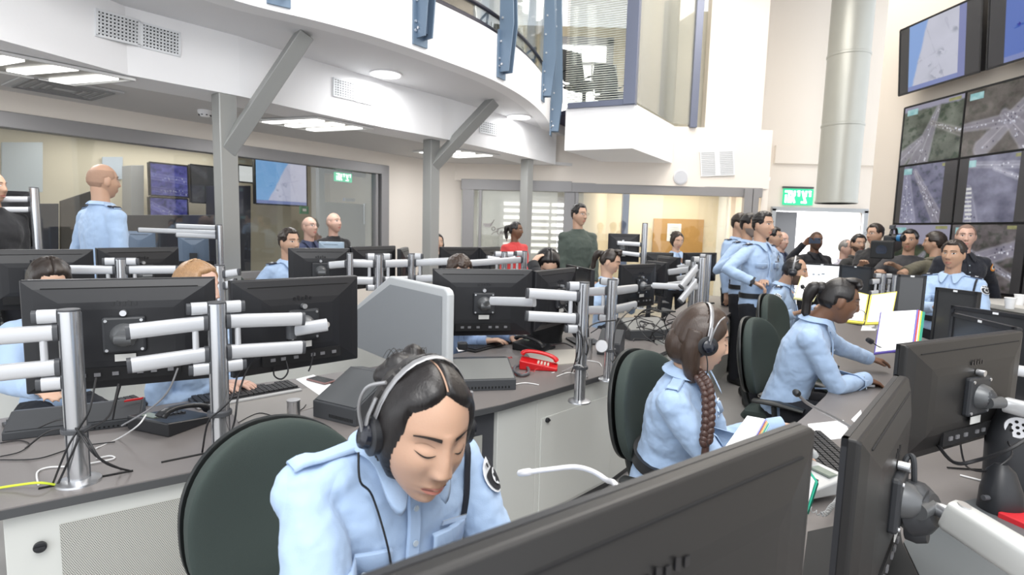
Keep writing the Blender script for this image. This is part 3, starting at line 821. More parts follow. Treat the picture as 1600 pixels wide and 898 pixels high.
# things in the glazed control room on the left
def lwscreen(px0, px1, py0, py1, off, fn, label, nx=80, ny=60, nm='wall_screen'):
    a, b = lw(0, off), lw(1, off)
    q = [atx(px0, py0, a, b), atx(px1, py0 + (px1 - px0) * .04, a, b), atx(px1, py1, a, b), atx(px0, py1, a, b)]
    q[1].z = q[0].z = (q[0].z + q[1].z) / 2; q[2] = V((q[1].x, q[1].y, q[3].z)); q[3] = V((q[0].x, q[0].y, q[3].z))
    return panel(q[0], q[1], q[2], q[3], fn, label, (-ln.x, -ln.y, 0), nm=nm, nx=nx, ny=ny)


lwscreen(398, 479, 250, 318, 1.3, mapimg(31, sea=.42, land=(.66, .66, .85), seac=(.25, .50, .90), slope=.22), 'screen with a blue and lilac map behind the left glass wall')
bluec = (.10, .10, .22)
lwscreen(233, 293, 255, 305, 1.9, traffic(33, [((0, .4), (1, .5), .1, .1, (.16, .16, .34)), ((0, .8), (1, .9), .06, .1, bluec)], base=(.13, .13, .30), badge=False), 'dim blue camera screen in the glazed room, upper one')
lwscreen(233, 293, 308, 362, 1.9, traffic(34, [((0, .2), (1, .7), .1, .1, (.16, .16, .34))], base=(.12, .12, .26), badge=False), 'dim blue camera screen in the glazed room, lower one')
lwscreen(297, 336, 258, 316, 1.9, lambda U, W_: np.ones(U.shape + (3,)) * .05, 'switched-off dark screen in the glazed room beside the column', 8, 8)
lwscreen(372, 396, 258, 284, 1.6, lambda U, W_: np.ones(U.shape + (3,)) * .95, 'small glaring white screen right of the first steel column', 8, 8)
def lwbox(px0, px1, py0, py1, off, th, name, label, cat, m_, slant=0):
    py1 = 560 if py1 > 390 else py1
    a, b = lw(0, off), lw(1, off)
    q = [atx(px0, py0 + slant, a, b), atx(px1, py0, a, b), atx(px1, py1, a, b), atx(px0, py1, a, b)]
    return tag(MB().slab(q, (ln.x * th, ln.y * th, 0)).obj(name, m_, bevel=.004), label, cat)


lwbox(205, 225, 258, 400, 2.0, .3, 'tall_cabinet', 'tall grey cabinet standing in the glazed room behind the bald officer', 'cabinet', mat('cab_grey', (.35, .35, .36), .5))
lwbox(338, 392, 290, 400, 1.5, .3, 'equipment_rack', 'dark equipment rack in the glazed room right of the first column', 'rack', mat('rack_dark', (.05, .05, .07), .4))
lwbox(95, 150, 296, 400, 1.2, .05, 'leaning_board', 'dark brown slanting board in the glazed room left of the bald officer', 'board', mat('board_brown', (.14, .12, .11), .6), slant=18)
lwbox(185, 345, 336, 420, .9, .3, 'control_console', 'long dark control console behind the left glass wall', 'console', mat('rack_dark', (0, 0, 0)))
lwbox(3, 67, 222, 300, 2.5, .04, 'whiteboard', 'pale blue whiteboard on the wall of the glazed room', 'whiteboard', mat('board_pale', (.62, .68, .74), .4))
lwbox(160, 192, 245, 280, 2.5, .02, 'notice_sheet', 'pale notice sheet on the glazed room wall above the bald officer', 'paper', mat('sheet_blue', (.55, .62, .72), .6))
lwbox(0, 92, 318, 420, 1.0, .3, 'control_console', 'dark console stretch at the far left behind the glass', 'console', mat('rack_dark', (0, 0, 0)))
# door frame inside glazed room
a, b = lw(0, .9), lw(1, .9)
mb = MB()
for px in (500, 577):
    q0, q1 = atx(px, 262, a, b), atx(px, 400, a, b); mb.beam((q0.x, q0.y, 0), (q0.x, q0.y, q0.z), (ld.x * .05, ld.y * .05, 0), (ln.x * .04, ln.y * .04, 0))
q0, q1 = atx(500, 264, a, b), atx(577, 272, a, b); mb.beam((q0.x, q0.y, q0.z), (q1.x, q1.y, q0.z), (0, 0, .05), (ln.x * .04, ln.y * .04, 0))
d2 = struct(mb.obj('door_2', mat('door_frame_brown', (.32, .30, .26), .5)))
q0, q1 = atx(505, 300, a, b), atx(572, 300, a, b)
MB().beam((q0.x, q0.y, .95), (q1.x, q1.y, .95), (0, 0, .95), (ln.x * .02, ln.y * .02, 0)).obj('door_leaf', mat('door_leaf_taupe', (.30, .28, .23), .5), d2)
MB().box(tuple(atx(542, 312, a, b) + V((-ln.x, -ln.y, 0)) * .05), (.2, .05, .05), math.atan2(ld.y, ld.x)).obj('door_closer', alu, d2)
MB().cyl(atx(566, 318, a, b) - V((ln.x, ln.y, 0)) * .05, atx(566, 350, a, b) - V((ln.x, ln.y, 0)) * .05, .012).obj('door_handle', alu, d2)

# cork board and sheets in the office
t = thing('cork_board', 'brown cork notice board behind the seated woman in the back office', 'notice board', tuple(at(1062, 368, 11.78)))
a_, b_ = at(1022, 341, 11.8), at(1097, 396, 11.8)
MB().box(((a_.x + b_.x) / 2, 11.82, (a_.z + b_.z) / 2 - .1), (b_.x - a_.x, .04, a_.z - b_.z + .2)).obj('board', mat('cork', (.48, .27, .09), .9, var=.15, vscale=60), t)
a_, b_ = at(1044, 349, 11.75), at(1064, 377, 11.75)
mb = MB().box(((a_.x + b_.x) / 2, 11.79, (a_.z + b_.z) / 2), (b_.x - a_.x, .01, a_.z - b_.z)); mb.obj('pinned_sheet', paper, t)
mb = MB()
for k in range(9): mb.box(((a_.x + b_.x) / 2, 11.783, a_.z - .05 - k * .035), (.2, .003, .008))
mb.obj('print_lines', mat('print_grey', (.35, .36, .4), .8), t)
# blind in the side office; slats glow in place of daylight behind them
bl = thing('slat_window', 'window with bright broad white slats behind the frosted glass', 'blind', tuple(at(840, 355, 11.9)))
a_, b_ = at(785, 312, 11.9), at(882, 400, 11.9)
MB().box(((a_.x + b_.x) / 2, 12.0, (a_.z + b_.z) / 2), (b_.x - a_.x + .1, .05, a_.z - b_.z + .2)).obj('shade', mat('shade_grey', (.45, .46, .47), .7), bl)
for k in range(8):
    z = at(800, 318 + k * 10.6, 11.9).z
    for x0, x1 in ((787, 812), (829, 858), (862, 881)):
        xa, xb = at(x0, 340, 11.9).x, at(x1, 340, 11.9).x
        MB().box(((xa + xb) / 2, 11.96, z), (xb - xa, .02, .07)).obj('bright_slat', mat('daylight_slat', (1, 1, 1), .5, emit=(1, 1, 1), estr=1.3), bl)
# lettering film on the frosted pane
t = thing('window_lettering', 'grey script lettering and swoosh emblem on the frosted glass pane', 'lettering', tuple(at(775, 355, 9.64)))
inkm = mat('film_ink', (.22, .20, .20), .7)
L = lambda pts, r=.006: MB().tube([at(px, py, 9.655) for px, py in pts], r, n=6)
MB().slab([at(754, 349, 9.65), at(770, 349, 9.65), at(766, 355, 9.65), at(758, 355, 9.65)], (0, .004, 0)).obj('emblem', mat('film_grey', (.42, .40, .40), .7), t)
L([(766, 353), (769, 348), (772, 343)], .008).obj('emblem_tail', inkm, t)
L([(771, 354), (774, 357), (771, 360), (768, 357), (771, 354)]).obj('ring_mark', inkm, t)
mb = MB()
for pth in ([(768, 367), (771, 363), (776, 361), (779, 357)], [(776, 358), (783, 356), (797, 355)], [(779, 358), (777, 363), (779, 366)], [(782, 361), (781, 366), (784, 361), (784, 366), (787, 361), (787, 366)], [(790, 361), (789, 366), (792, 362), (792, 366), (796, 363)]):
    mb.tube([at(px, py, 9.655) for px, py in pth], .006, n=6)
mb.obj('script', inkm, t)

# ================================================================== FURNITURE
ZD = .75
# ---- desk row A (left, facing away)
Af = [onz(-170, 838, ZD), onz(0, 796, ZD), onz(316, 733, ZD), onz(560, 684, ZD), onz(734, 642, ZD), onz(786, 631, ZD), onz(848, 613, ZD), onz(968, 578, ZD), onz(1052, 543, ZD)]
Af = [(p.x, p.y) for p in Af]
Ab = [(p[0] - .50, p[1] + .82) for p in Af]
def offp(pl, o):
    out = []
    for i, p in enumerate(pl):
        a, b = V(pl[max(i - 1, 0)]), V(pl[min(i + 1, len(pl) - 1)]); d = (b - a).normalized(); out.append((p[0] - d.y * o, p[1] + d.x * o))
    return out


def desk_top(poly, label, z=ZD, m_=desk, name='worktop'):
    t = thing(name, label, 'desk', (poly[0][0], poly[0][1], z - .03))
    MB().prism(poly, z - .004, z).obj('laminate_top', m_, t)
    MB().prism(poly, z - .032, z - .004).obj('edge_band', deskedge, t, bevel=.002)
    return t


dA = desk_top(Af + Ab[::-1], 'long grey-brown desk top running from the lower left past the red telephone')
# cable slots in the desk edge
for (a, b, lab) in (((60, 763), (208, 735), 'black cable slot in the left desk around the nearest monitor pole'), ((252, 722), (330, 706), 'black cable slot in the left desk by the second monitor pole')):
    p, q = onz(*a, ZD + .001), onz(*b, ZD + .001); d = (q - p).normalized()
    MB().beam(p, q, d.cross(V((0, 0, 1))) * .006, (0, 0, .0012)).obj('cable_slot', mat('slot_black', (.004, .004, .004), .9), dA)
perfm = None


def perf_mat():
    if 'perforated_panel' in MATS: return MATS['perforated_panel']
    m = bpy.data.materials.new('perforated_panel'); m.use_nodes = True; nt = m.node_tree; b = nt.nodes['Principled BSDF']
    tc = nt.nodes.new('ShaderNodeTexCoord'); mp = nt.nodes.new('ShaderNodeMapping'); mp.inputs['Scale'].default_value = (190, 190, 190)
    nt.links.new(tc.outputs['UV'], mp.inputs[0])
    v = nt.nodes.new('ShaderNodeTexVoronoi'); v.inputs['Scale'].default_value = 1; v.inputs['Randomness'].default_value = 0
    nt.links.new(mp.outputs[0], v.inputs['Vector'])
    cr = nt.nodes.new('ShaderNodeValToRGB'); cr.color_ramp.elements[0].position = .30; cr.color_ramp.elements[0].color = (.10, .10, .09, 1)
    cr.color_ramp.elements[1].position = .38; cr.color_ramp.elements[1].color = (.52, .52, .48, 1)
    nt.links.new(v.outputs['Distance'], cr.inputs[0]); nt.links.new(cr.outputs[0], b.inputs['Base Color']); b.inputs['Roughness'].default_value = .5
    MATS['perforated_panel'] = m; return m


def perf(a, b, z0, z1, n, parent, off=.003):
    """perforated sheet between plan points a, b"""
    a, b = V((a[0], a[1], 0)), V((b[0], b[1], 0)); n = V((n[0], n[1], 0)).normalized(); Lx = (b - a).length
    mb = MB().slab([a + n * off + V((0, 0, z0)), b + n * off + V((0, 0, z0)), b + n * off + V((0, 0, z1)), a + n * off + V((0, 0, z1))], n * .003)
    o = mb.obj('perforated_panel', perf_mat(), parent); uv = o.data.uv_layers.new(name='UVMap')
    for po in o.data.polygons:
        for li in po.loop_indices:
            p = o.matrix_basis @ o.data.vertices[o.data.loops[li].vertex_index].co + wloc(parent).translation
            k = (p - a).dot((b - a).normalized()) / 1.0; uv.data[li].uv = (k + p.z * .5, p.z)
    return o


def cabinet(i0, i1, label, door=True, perfo=None, knob=None, m_=cabm, inset=.035, ks=1):
    ins = offp(Af, inset); bk = offp(Af, inset + .30)
    pts = ins[i0:i1 + 1] + bk[i0:i1 + 1][::-1]
    t = thing('desk_cabinet', label, 'cabinet', (ins[i0][0], ins[i0][1], 0))
    MB().prism(pts, .06, .715).obj('body', m_, t, bevel=.003)
    MB().prism([(p[0] * 1, p[1]) for p in offp(Af, inset + .03)[i0:i1 + 1] + bk[i0:i1 + 1][::-1]], 0, .06).obj('plinth', deskedge, t)
    a, b = V(ins[i0]), V(ins[i1]); d = (b - a).normalized(); n = V((d.y, -d.x))
    D = t
    if door:
        D = MB().slab([(a.x + d.x * .03, a.y + d.y * .03, .08), (b.x - d.x * .03, b.y - d.y * .03, .08), (b.x - d.x * .03, b.y - d.y * .03, .60), (a.x + d.x * .03, a.y + d.y * .03, .60)], (n.x * .008, n.y * .008, 0)).obj('door', m_, t, bevel=.002)
    if knob is not None:
        c = V((a.x + d.x * knob[0] + n.x * .008, a.y + d.y * knob[0] + n.y * .008, knob[1])); N = V((n.x, n.y, 0))
        MB().cyl(c, c + N * .012, knob[2], 24).obj('lock_knob', black, D, bevel=.002)
        MB().beam(c + N * .014 - V((d.x, d.y, 0)) * knob[2] * .8, c + N * .014 + V((d.x, d.y, 0)) * knob[2] * .8, (0, 0, .004), N * .004).obj('lock_grip', black, D)
    if perfo:
        p0 = (a.x + d.x * perfo[0], a.y + d.y * perfo[0]); p1 = (a.x + d.x * perfo[1], a.y + d.y * perfo[1])
        perf(p0, p1, perfo[2], perfo[3], n, t, .009 if door else .002)
    return t, a, d, n


insA = offp(Af, .035)


def along(px, i0, i1):
    a, b = V(insA[i0]), V(insA[i1]); p = atx(px, 800, a, b); return (V((p.x, p.y)) - a).length


cabinet(1, 2, 'light grey under-desk cabinet with a black lock and perforated panel, lower left', door=False, perfo=(along(92, 1, 2), along(316, 1, 2), .1, .655), knob=(along(60, 1, 2), .605, .016))
cabinet(2, 4, 'light grey under-desk cabinet mostly hidden behind the nearest green chair', door=True)
t, a, d, n = cabinet(4, 5, 'dark under-desk equipment bay with a small perforated grille beside the woman', door=False, m_=mat('bay_dark', (.05, .052, .06), .5), inset=.06)
perf((a.x + d.x * .0, a.y + d.y * .0), (a.x + d.x * .11, a.y + d.y * .11), .42, .60, n, t, .003)
cabinet(5, 6, 'narrow light grey desk end cabinet right of the dark equipment bay', door=False)
cabinet(6, 7, 'wide light grey cabinet door with a small black lock, behind the braided woman', door=True, knob=(.07, .585, .013))
cabinet(7, 8, 'light grey cabinet at the far end of the red telephone desk', door=False)
# black back legs of desk A
for i, lab in ((1, 'left end'), (4, 'middle'), (7, 'far end')):
    p = offp(Af, .8)[i]
    t = thing('support_frame', 'black steel leg under the %s of the long left desk' % lab, 'desk leg', (p[0], p[1], 0))
    MB().box((p[0], p[1], .36), (.06, .06, .70)).obj('post', black, t); MB().box((p[0], p[1], .015), (.3, .08, .03)).obj('foot', black, t)

# ---- desk B (right)
Bl = [(3.0, 6.0), (2.62, 5.2), (2.36, 4.3), (2.14, 3.75)] + [(p.x, p.y) for p in (onz(1312, 572, ZD), onz(1306, 590, ZD), onz(1290, 618, ZD), onz(1255, 652, ZD))] + [(1.06, 2.12), (.98, 1.85), (.80, 1.50), (.55, 1.15), (.30, .95), (.02, .80)]
Br = [(.20, .42), (.55, .52), (.95, .75), (1.30, 1.10), (1.85, 1.55), (2.5, 2.3), (3.0, 3.2), (3.4, 4.4), (3.7, 6.0)]
dB = desk_top(Bl + Br, 'curved grey-brown desk top on the right in front of the seated officers')
for x, y, lab in ((1.1, 1.45, 'nearest'), (1.9, 2.35, 'second'), (2.9, 4.15, 'farthest')):
    t = thing('desk_pedestal', '%s dark pedestal under the curved right desk' % lab, 'pedestal', (x, y, 0))
    MB().box((x, y, .37), (.35, .35, .68), .8).obj('body', mat('bay_dark', (0, 0, 0)), t, bevel=.004); MB().box((x, y, .015), (.3, .3, .03), .8).obj('plinth', black, t)
# lower grey shelf unit at the lower right
P_ = [onz(1432, 905, .62), onz(1400, 800, .62), onz(1600, 740, .62), onz(1700, 905, .62)]
t = thing('side_counter', 'smooth dark grey counter in the lower right corner beneath the silver arm', 'counter', (P_[0].x, P_[0].y, 0))
pp = [(p.x, p.y) for p in (onz(1412, 846, .757), onz(1440, 905, .757), onz(1560, 990, .757), onz(1760, 960, .757), onz(1760, 800, .757), onz(1560, 770, .757), onz(1450, 795, .757))]
MB().prism(pp, .7503, .757).obj('top', mat('counter_top', (.115, .125, .13), .4), t, bevel=.001)
MB().prism([(x * .99, y * .99) for x, y in pp], .10, .717).obj('base', mat('bay_dark', (0, 0, 0)), t)
MB().box((1.15, 1.1, .05), (.3, .3, .1)).obj('foot', mat('bay_dark', (0, 0, 0)), t)
dm = [onz(1262, 830, .7535), onz(1402, 800, .7535), onz(1410, 848, .7535), onz(1440, 912, .7535), onz(1250, 925, .7535)]  # black sheet added on the desk top to draw a dark gap
tag(MB().slab([V((p.x, p.y, .7505)) for p in dm], (0, 0, .003)).obj('dark_gap_sheet', mat('gap_black', (.012, .013, .014), .7)), 'black sheet laid for the dark gap behind the edge-on monitor at the bottom', 'dark gap')
# pale counter at the far right
q = at(1575, 455, 4.3)
t = thing('side_table', 'pale grey counter under the video wall at the right edge', 'counter', (3.9, 4.2, 0))
MB().prism([(4.2, 5.2), (4.85, 5.2), (5.0, 3.2), (3.4, 3.2), (3.4, 4.0), (4.15, 4.05)], .98, 1.02).obj('top', mat('pale_counter', (.50, .49, .46), .5), t, bevel=.003)
MB().prism([(4.25, 5.15), (4.8, 5.15), (4.95, 3.3), (3.45, 3.3), (3.45, 3.95), (4.2, 4.0)], 0, .98).obj('base', mat('pale_counter', (0, 0, 0)), t)
for px, py, lab in ((1592, 476, 'white paper cup near the edge of the pale counter, right one'), (1577, 482, 'white paper cup near the edge of the pale counter, left one')):
    p = onz(px, py, 1.02)
    t = thing('cup', lab, 'cup', tuple(p)); MB().loft([p, p + V((0, 0, .085))], [.028, .038], n=24).obj('body', paper, t, smooth=True)
    MB().loft([p + V((0, 0, .084)), p + V((0, 0, .09))], [.040, .040], n=24).obj('rim', paper, t, smooth=True)
# second desk row (far left, behind)
R2f = [(-4.2, 2.0), (-2.3, 3.3), (-1.0, 4.45), (.2, 5.6)]
R2b = [(p[0] - .5, p[1] + .75) for p in R2f]
desk_top(R2f + R2b[::-1], 'second grey-brown desk row behind the long left desk', name='worktop')
t = thing('desk_cabinet', 'light grey panel front under the second desk row', 'cabinet', (-2.3, 3.35, 0)); MB().prism(offp(R2f, .05) + offp(R2f, .12)[::-1], 0, .715).obj('body', cabm, t)
# third desk row mid back
R3 = [(1.15, 4.6), (1.75, 4.8), (3.1, 7.0), (2.5, 7.3)]
desk_top(R3, 'far grey-brown desk in front of the office windows'); t = thing('desk_cabinet', 'light grey base under the far desk', 'cabinet', (1.5, 5.8, 0)); MB().prism([(1.25, 4.7), (1.7, 4.9), (3.0, 7.0), (2.55, 7.2)], 0, .715).obj('body', cabm, t)


# ---- monitors
def monitor(TL, TR, h, label, back=True, tilt=0.0, shell_m=None, near=False, logo=True, zoff=0, bright=None, group=None, port=True, vesa=True, foot=0):
    """TL, TR seen from the camera. back=True: its rear is towards the camera"""
    TL, TR = V(TL), V(TR); z = (TL.z + TR.z) / 2 + zoff; TL.z = TR.z = z
    w_ = (TR - TL).length; X = (TR - TL).normalized(); n = V((X.y, -X.x, 0))     # towards the camera side
    if n.dot(V((CAM.x, CAM.y, z)) - (TL + TR) / 2) < 0: n = -n
    top = (TL + TR) / 2
    N = n if back else -n            # rear direction
    t = thing('monitor', label, 'monitor', (top.x, top.y, z - h), group=group)
    cz = z - h / 2; c = V((top.x, top.y, cz)); U = V((0, 0, 1))
    if tilt:
        Rt = Matrix.Rotation(tilt, 3, X)
        U = Rt @ U; N = Rt @ N
    Q = lambda x, y, d: c + X * x + U * y + N * d
    # shell, tapering to the back
    prof = [(0, 0, 0.0), (0, 0, .020), (.004, .004, .024), (.035, .030, .034), (.10, .075, .046), (.13, .10, .048)]
    mb = MB(); vs = []; fs = []
    for ix, iy, d in prof:
        a, b = w_ / 2 - ix, h / 2 - iy
        for x, y in ((-a, -b), (a, -b), (a, b), (-a, b)): vs.append(Q(x, y, d))
    for i in range(len(prof) - 1):
        for k in range(4): fs.append((4 * i + k, 4 * i + (k + 1) % 4, 4 * i + 4 + (k + 1) % 4, 4 * i + 4 + k))
    fs += [(3, 2, 1, 0), (4 * len(prof) - 4, 4 * len(prof) - 3, 4 * len(prof) - 2, 4 * len(prof) - 1)]
    mb.add(vs, fs); mb.obj('back_shell', shell_m or dark, t, bevel=.004)
    b = MB()
    for s_ in (-1, 1):
        b.beam(Q(-w_ / 2, s_ * (h / 2 - .008), -.003), Q(w_ / 2, s_ * (h / 2 - .008), -.003), U * .008, N * .005)
        b.beam(Q(s_ * (w_ / 2 - .008), -h / 2, -.003), Q(s_ * (w_ / 2 - .008), h / 2, -.003), X * .008, N * .005)
    b.obj('bezel', black, t)
    sm_ = mat('screen_on_white', (.8, .8, .8), .3, emit=(.85, .88, .92), estr=.7) if bright == 'white' else mat('screen_grey_glass', (.045, .047, .05), .18, spec=.7)
    MB().beam(Q(-w_ / 2 + .016, 0, -.0015), Q(w_ / 2 - .016, 0, -.0015), U * (h / 2 - .016), N * .001).obj('screen', sm_, t)
    if bright == 'white':
        k = MB()
        for x, y, a in ((-.12, .06, .02), (-.05, .06, .02), (0.0, .07, .03), (-.2, .04, .015)): k.beam(Q(x * w_ * 2, y, -.004), Q(x * w_ * 2 + a, y, -.004), U * .008, N * .001)
        k.obj('screen_text', mat('screen_grey_text', (.4, .45, .5), .5), t)
        MB().beam(Q(.15, .05, -.004), Q(.19, .05, -.004), U * .015, N * .001).obj('screen_red_mark', mat('screen_red', (.7, .12, .12), .5), t)
    if back:
        MB().beam(Q(-w_ / 2 + .055, h / 2 - .028, .0345), Q(w_ / 2 - .055, h / 2 - .028, .0345), U * .0014, N * .0015).obj('groove', mat('groove_black', (.004, .004, .005), .8), t)
        if vesa:
            vp = MB().beam(Q(-.062, 0, .055), Q(.062, 0, .055), U * .062, N * .012).obj('vesa_plate', mat('vesa_black', (.022, .024, .028), .45), t, bevel=.008)
            h_ = MB()
            h_.loft([Q(0, 0, .062), Q(0, 0, .085), Q(0, 0, .10)], [.042, .036, .022], n=24); h_.cyl(Q(-.02, -.01, .095), Q(.03, -.01, .11), .018)
            h_.obj('tilt_head', mat('tilt_grey', (.12, .125, .13), .35, .4), t, smooth=True)
            if near:
                for x in (-1, 1):
                    for y in (-1, 1): MB().cyl(Q(x * .05, y * .05, .066), Q(x * .05, y * .05, .070), .005, 10).obj('screw', alu, vp)
            MB().cyl(Q(0, .075, .05), Q(0, .075, .072), .010, 14).obj('top_screw', alu, vp)
            MB().beam(Q(-.03, -.078, .060), Q(.03, -.078, .060), U * .012, N * .001).obj('rating_label', mat('label_pale', (.6, .6, .58), .6), t)
        if port:
            pb_ = MB().beam(Q(-.16, -h / 2 + .055, .047), Q(.16, -h / 2 + .055, .047), U * .022, N * .004).obj('port_bay', mat('groove_black', (0, 0, 0)), t)
            for x in (-.13, -.09, -.04, .03, .07, .12) if near else ():
              pm = MB(); pm.beam(Q(x, -h / 2 + .055, .052), Q(x + .018, -h / 2 + .055, .052), U * .006, N * .003)
              pm.obj('socket', mat('socket_grey', (.16, .16, .17), .5), pb_)
        if logo:
            lg = MB(); r = random.Random(int(w_ * 1e4))
            for k in range(5): lg.beam(Q(-.035 + k * .016, .105 + .004 * (k % 2), .0485), Q(-.026 + k * .016, .105, .0485), U * (.006 + .002 * (k % 2)), N * .0008)
            lg.obj('raised_emblem', mat('emblem_dark', (.012, .012, .014), .3), t)
    else:
        MB().beam(Q(-.012, h / 2 - .009, -.009), Q(.012, h / 2 - .009, -.009), U * .005, N * .001).obj('bezel_sticker', paper, t)
    if foot:
        zb = foot if foot > .1 else ZD
        MB().beam(Q(0, 0, .055) , V((Q(0, 0, .085).x, Q(0, 0, .085).y, zb + .01)), X * .03, N * .009).obj('stand_neck', black, t, bevel=.003)
        MB().box((Q(0, 0, .06).x, Q(0, 0, .06).y, zb + .008), (.24, .20, .014), math.atan2(X.y, X.x)).obj('stand_foot', black, t, bevel=.005)
    return t, c, N, X


def mon_px(l, Yl, r, Yr, h, label, **k): return monitor(at(l[0], l[1], Yl), at(r[0], r[1], Yr), h, label, **k)


MON = {}
MON['M1'] = mon_px((32, 437), 1.76, (336, 432), 2.02, .375, 'large black monitor seen from behind, nearest the left edge in the front row', near=True)
MON['M2'] = mon_px((357, 437), 2.02, (555, 431), 2.38, .365, 'black monitor seen from behind, front row, left of the grey divider', near=True)
MON['M3'] = mon_px((676, 419), 3.10, (831, 421), 3.22, .385, 'black monitor seen from behind just right of the grey divider', near=True)
MON['M4'] = mon_px((833, 421), 3.23, (895, 419), 3.68, .36, 'angled black monitor beside the double monitor pole, over the telephone', near=True)
MON['R1'] = mon_px((-40, 391), 3.0, (145, 388), 3.35, .34, 'black monitor back in the second row, cut by the left edge', foot=.01)
MON['R2'] = mon_px((149, 387), 3.37, (277, 386), 3.75, .34, 'black monitor back in the second row, below the bald officer', foot=.01)
MON['R3'] = mon_px((450, 389), 4.1, (546, 386), 4.3, .34, 'black monitor back hiding the chin of the seated officer on the left')
MON['R4'] = mon_px((546, 386), 4.31, (615, 383), 4.8, .34, 'black monitor back below the two watching men', foot=.01)
MON['R5'] = mon_px((622, 384), 4.7, (634, 390), 5.2, .3, 'small monitor seen nearly edge-on between the two steel columns', port=False, logo=False, foot=.01)
MON['R6'] = mon_px((687, 385), 5.3, (747, 386), 5.55, .33, 'black monitor back right of the second steel column', foot=.01)
MON['R7'] = mon_px((747, 386), 5.56, (779, 385), 6.0, .33, 'short black monitor back in front of the frosted glass', foot=.01)
MON['M5'] = mon_px((968, 413), 4.45, (1022, 412), 4.75, .36, 'black monitor back with a silver arm, right of the woman with the ponytail', near=True)
MON['M6'] = mon_px((886, 411), 4.2, (925, 423), 3.7, .30, 'thin monitor with a dark grey screen under the green sweater', back=False, foot=.01)
MON['M7'] = mon_px((1014, 404), 5.3, (1044, 413), 5.0, .32, 'angled monitor back, first of the cluster below the cork board', logo=False, foot=.01)
MON['M8'] = mon_px((1030, 399), 5.9, (1063, 402), 5.5, .33, 'angled monitor back, second of the cluster below the cork board', logo=False, foot=.01)
MON['M9'] = mon_px((1005, 392), 6.4, (1052, 396), 6.4, .3, 'monitor back in the far row left of the seated office woman', logo=False, foot=.01)
MON['M10'] = mon_px((1068, 395), 6.3, (1118, 394), 6.6, .34, 'dark monitor back right of the seated office woman', logo=False, foot=.01)
MON['M11'] = mon_px((951, 363), 6.0, (1000, 367), 5.9, .30, 'raised monitor on a tall pole right of the man in the green sweater', logo=False)
# right desk, seen from the front
MON['B1'] = mon_px((1256, 411), 5.6, (1315, 413), 5.4, .34, 'white glowing screen with small marks beside the bearded seated officer', back=False, bright='white', foot=.01)
MON['B2'] = mon_px((1314, 414), 5.35, (1364, 417), 5.0, .34, 'dark grey switched-off screen right of the white glowing one', back=False, foot=.01)
MON['B3'] = mon_px((1403, 428), 3.9, (1448, 431), 3.85, .42, 'upright dark screen behind the open yellow folder', back=False, foot=.01)
MON['B4'] = mon_px((1464, 444), 3.2, (1529, 461), 2.95, .40, 'dark screen in front of the officer with the black shoulder strap', back=False, foot=.01)
MON['B5'] = mon_px((1488, 475), 2.75, (1640, 500), 2.35, .42, 'dark screen at the right edge, behind the nearer tilted one', back=False, foot=.01)
MON['B6'] = mon_px((1490, 486), 2.55, (1588, 514), 2.15, .40, 'dark screen with a white sticker directly behind the black monitor back', back=False, foot=.01)
# nearest ones
shl = mat('near_shell_plastic', (.014, .0135, .0135), .42, bump=.03, bscale=700, spec=.45)
_r = at(1250, 661, .80); _l = onz(478, 938, _r.z)
F1, F1c, F1n, F1x = monitor(_l, _r, .37, 'huge blurred black monitor back across the bottom of the picture', shell_m=shl, near=True)
F2, F2c, F2n, F2x = mon_px((1322, 690), .97, (1404, 582), 1.45, .42, 'black monitor turned nearly edge-on between the big blurred one and the keyboard', shell_m=shl, near=True)
F3, F3c, F3n, F3x = mon_px((1405, 537), 1.60, (1586, 516), 1.92, .36, 'black monitor back with a round arm joint at the right', shell_m=shl, near=True)


# ---- silver monitor stands
def rrect(mb, a, b, hw, hh, up=(0, 0, 1)):
    a, b = V(a), V(b); t = (b - a).normalized(); s_ = t.cross(V(up)).normalized()
    mb.loft([a, b], [(hw, hh)] * 2, side=s_, n=20, p=3.2); return mb


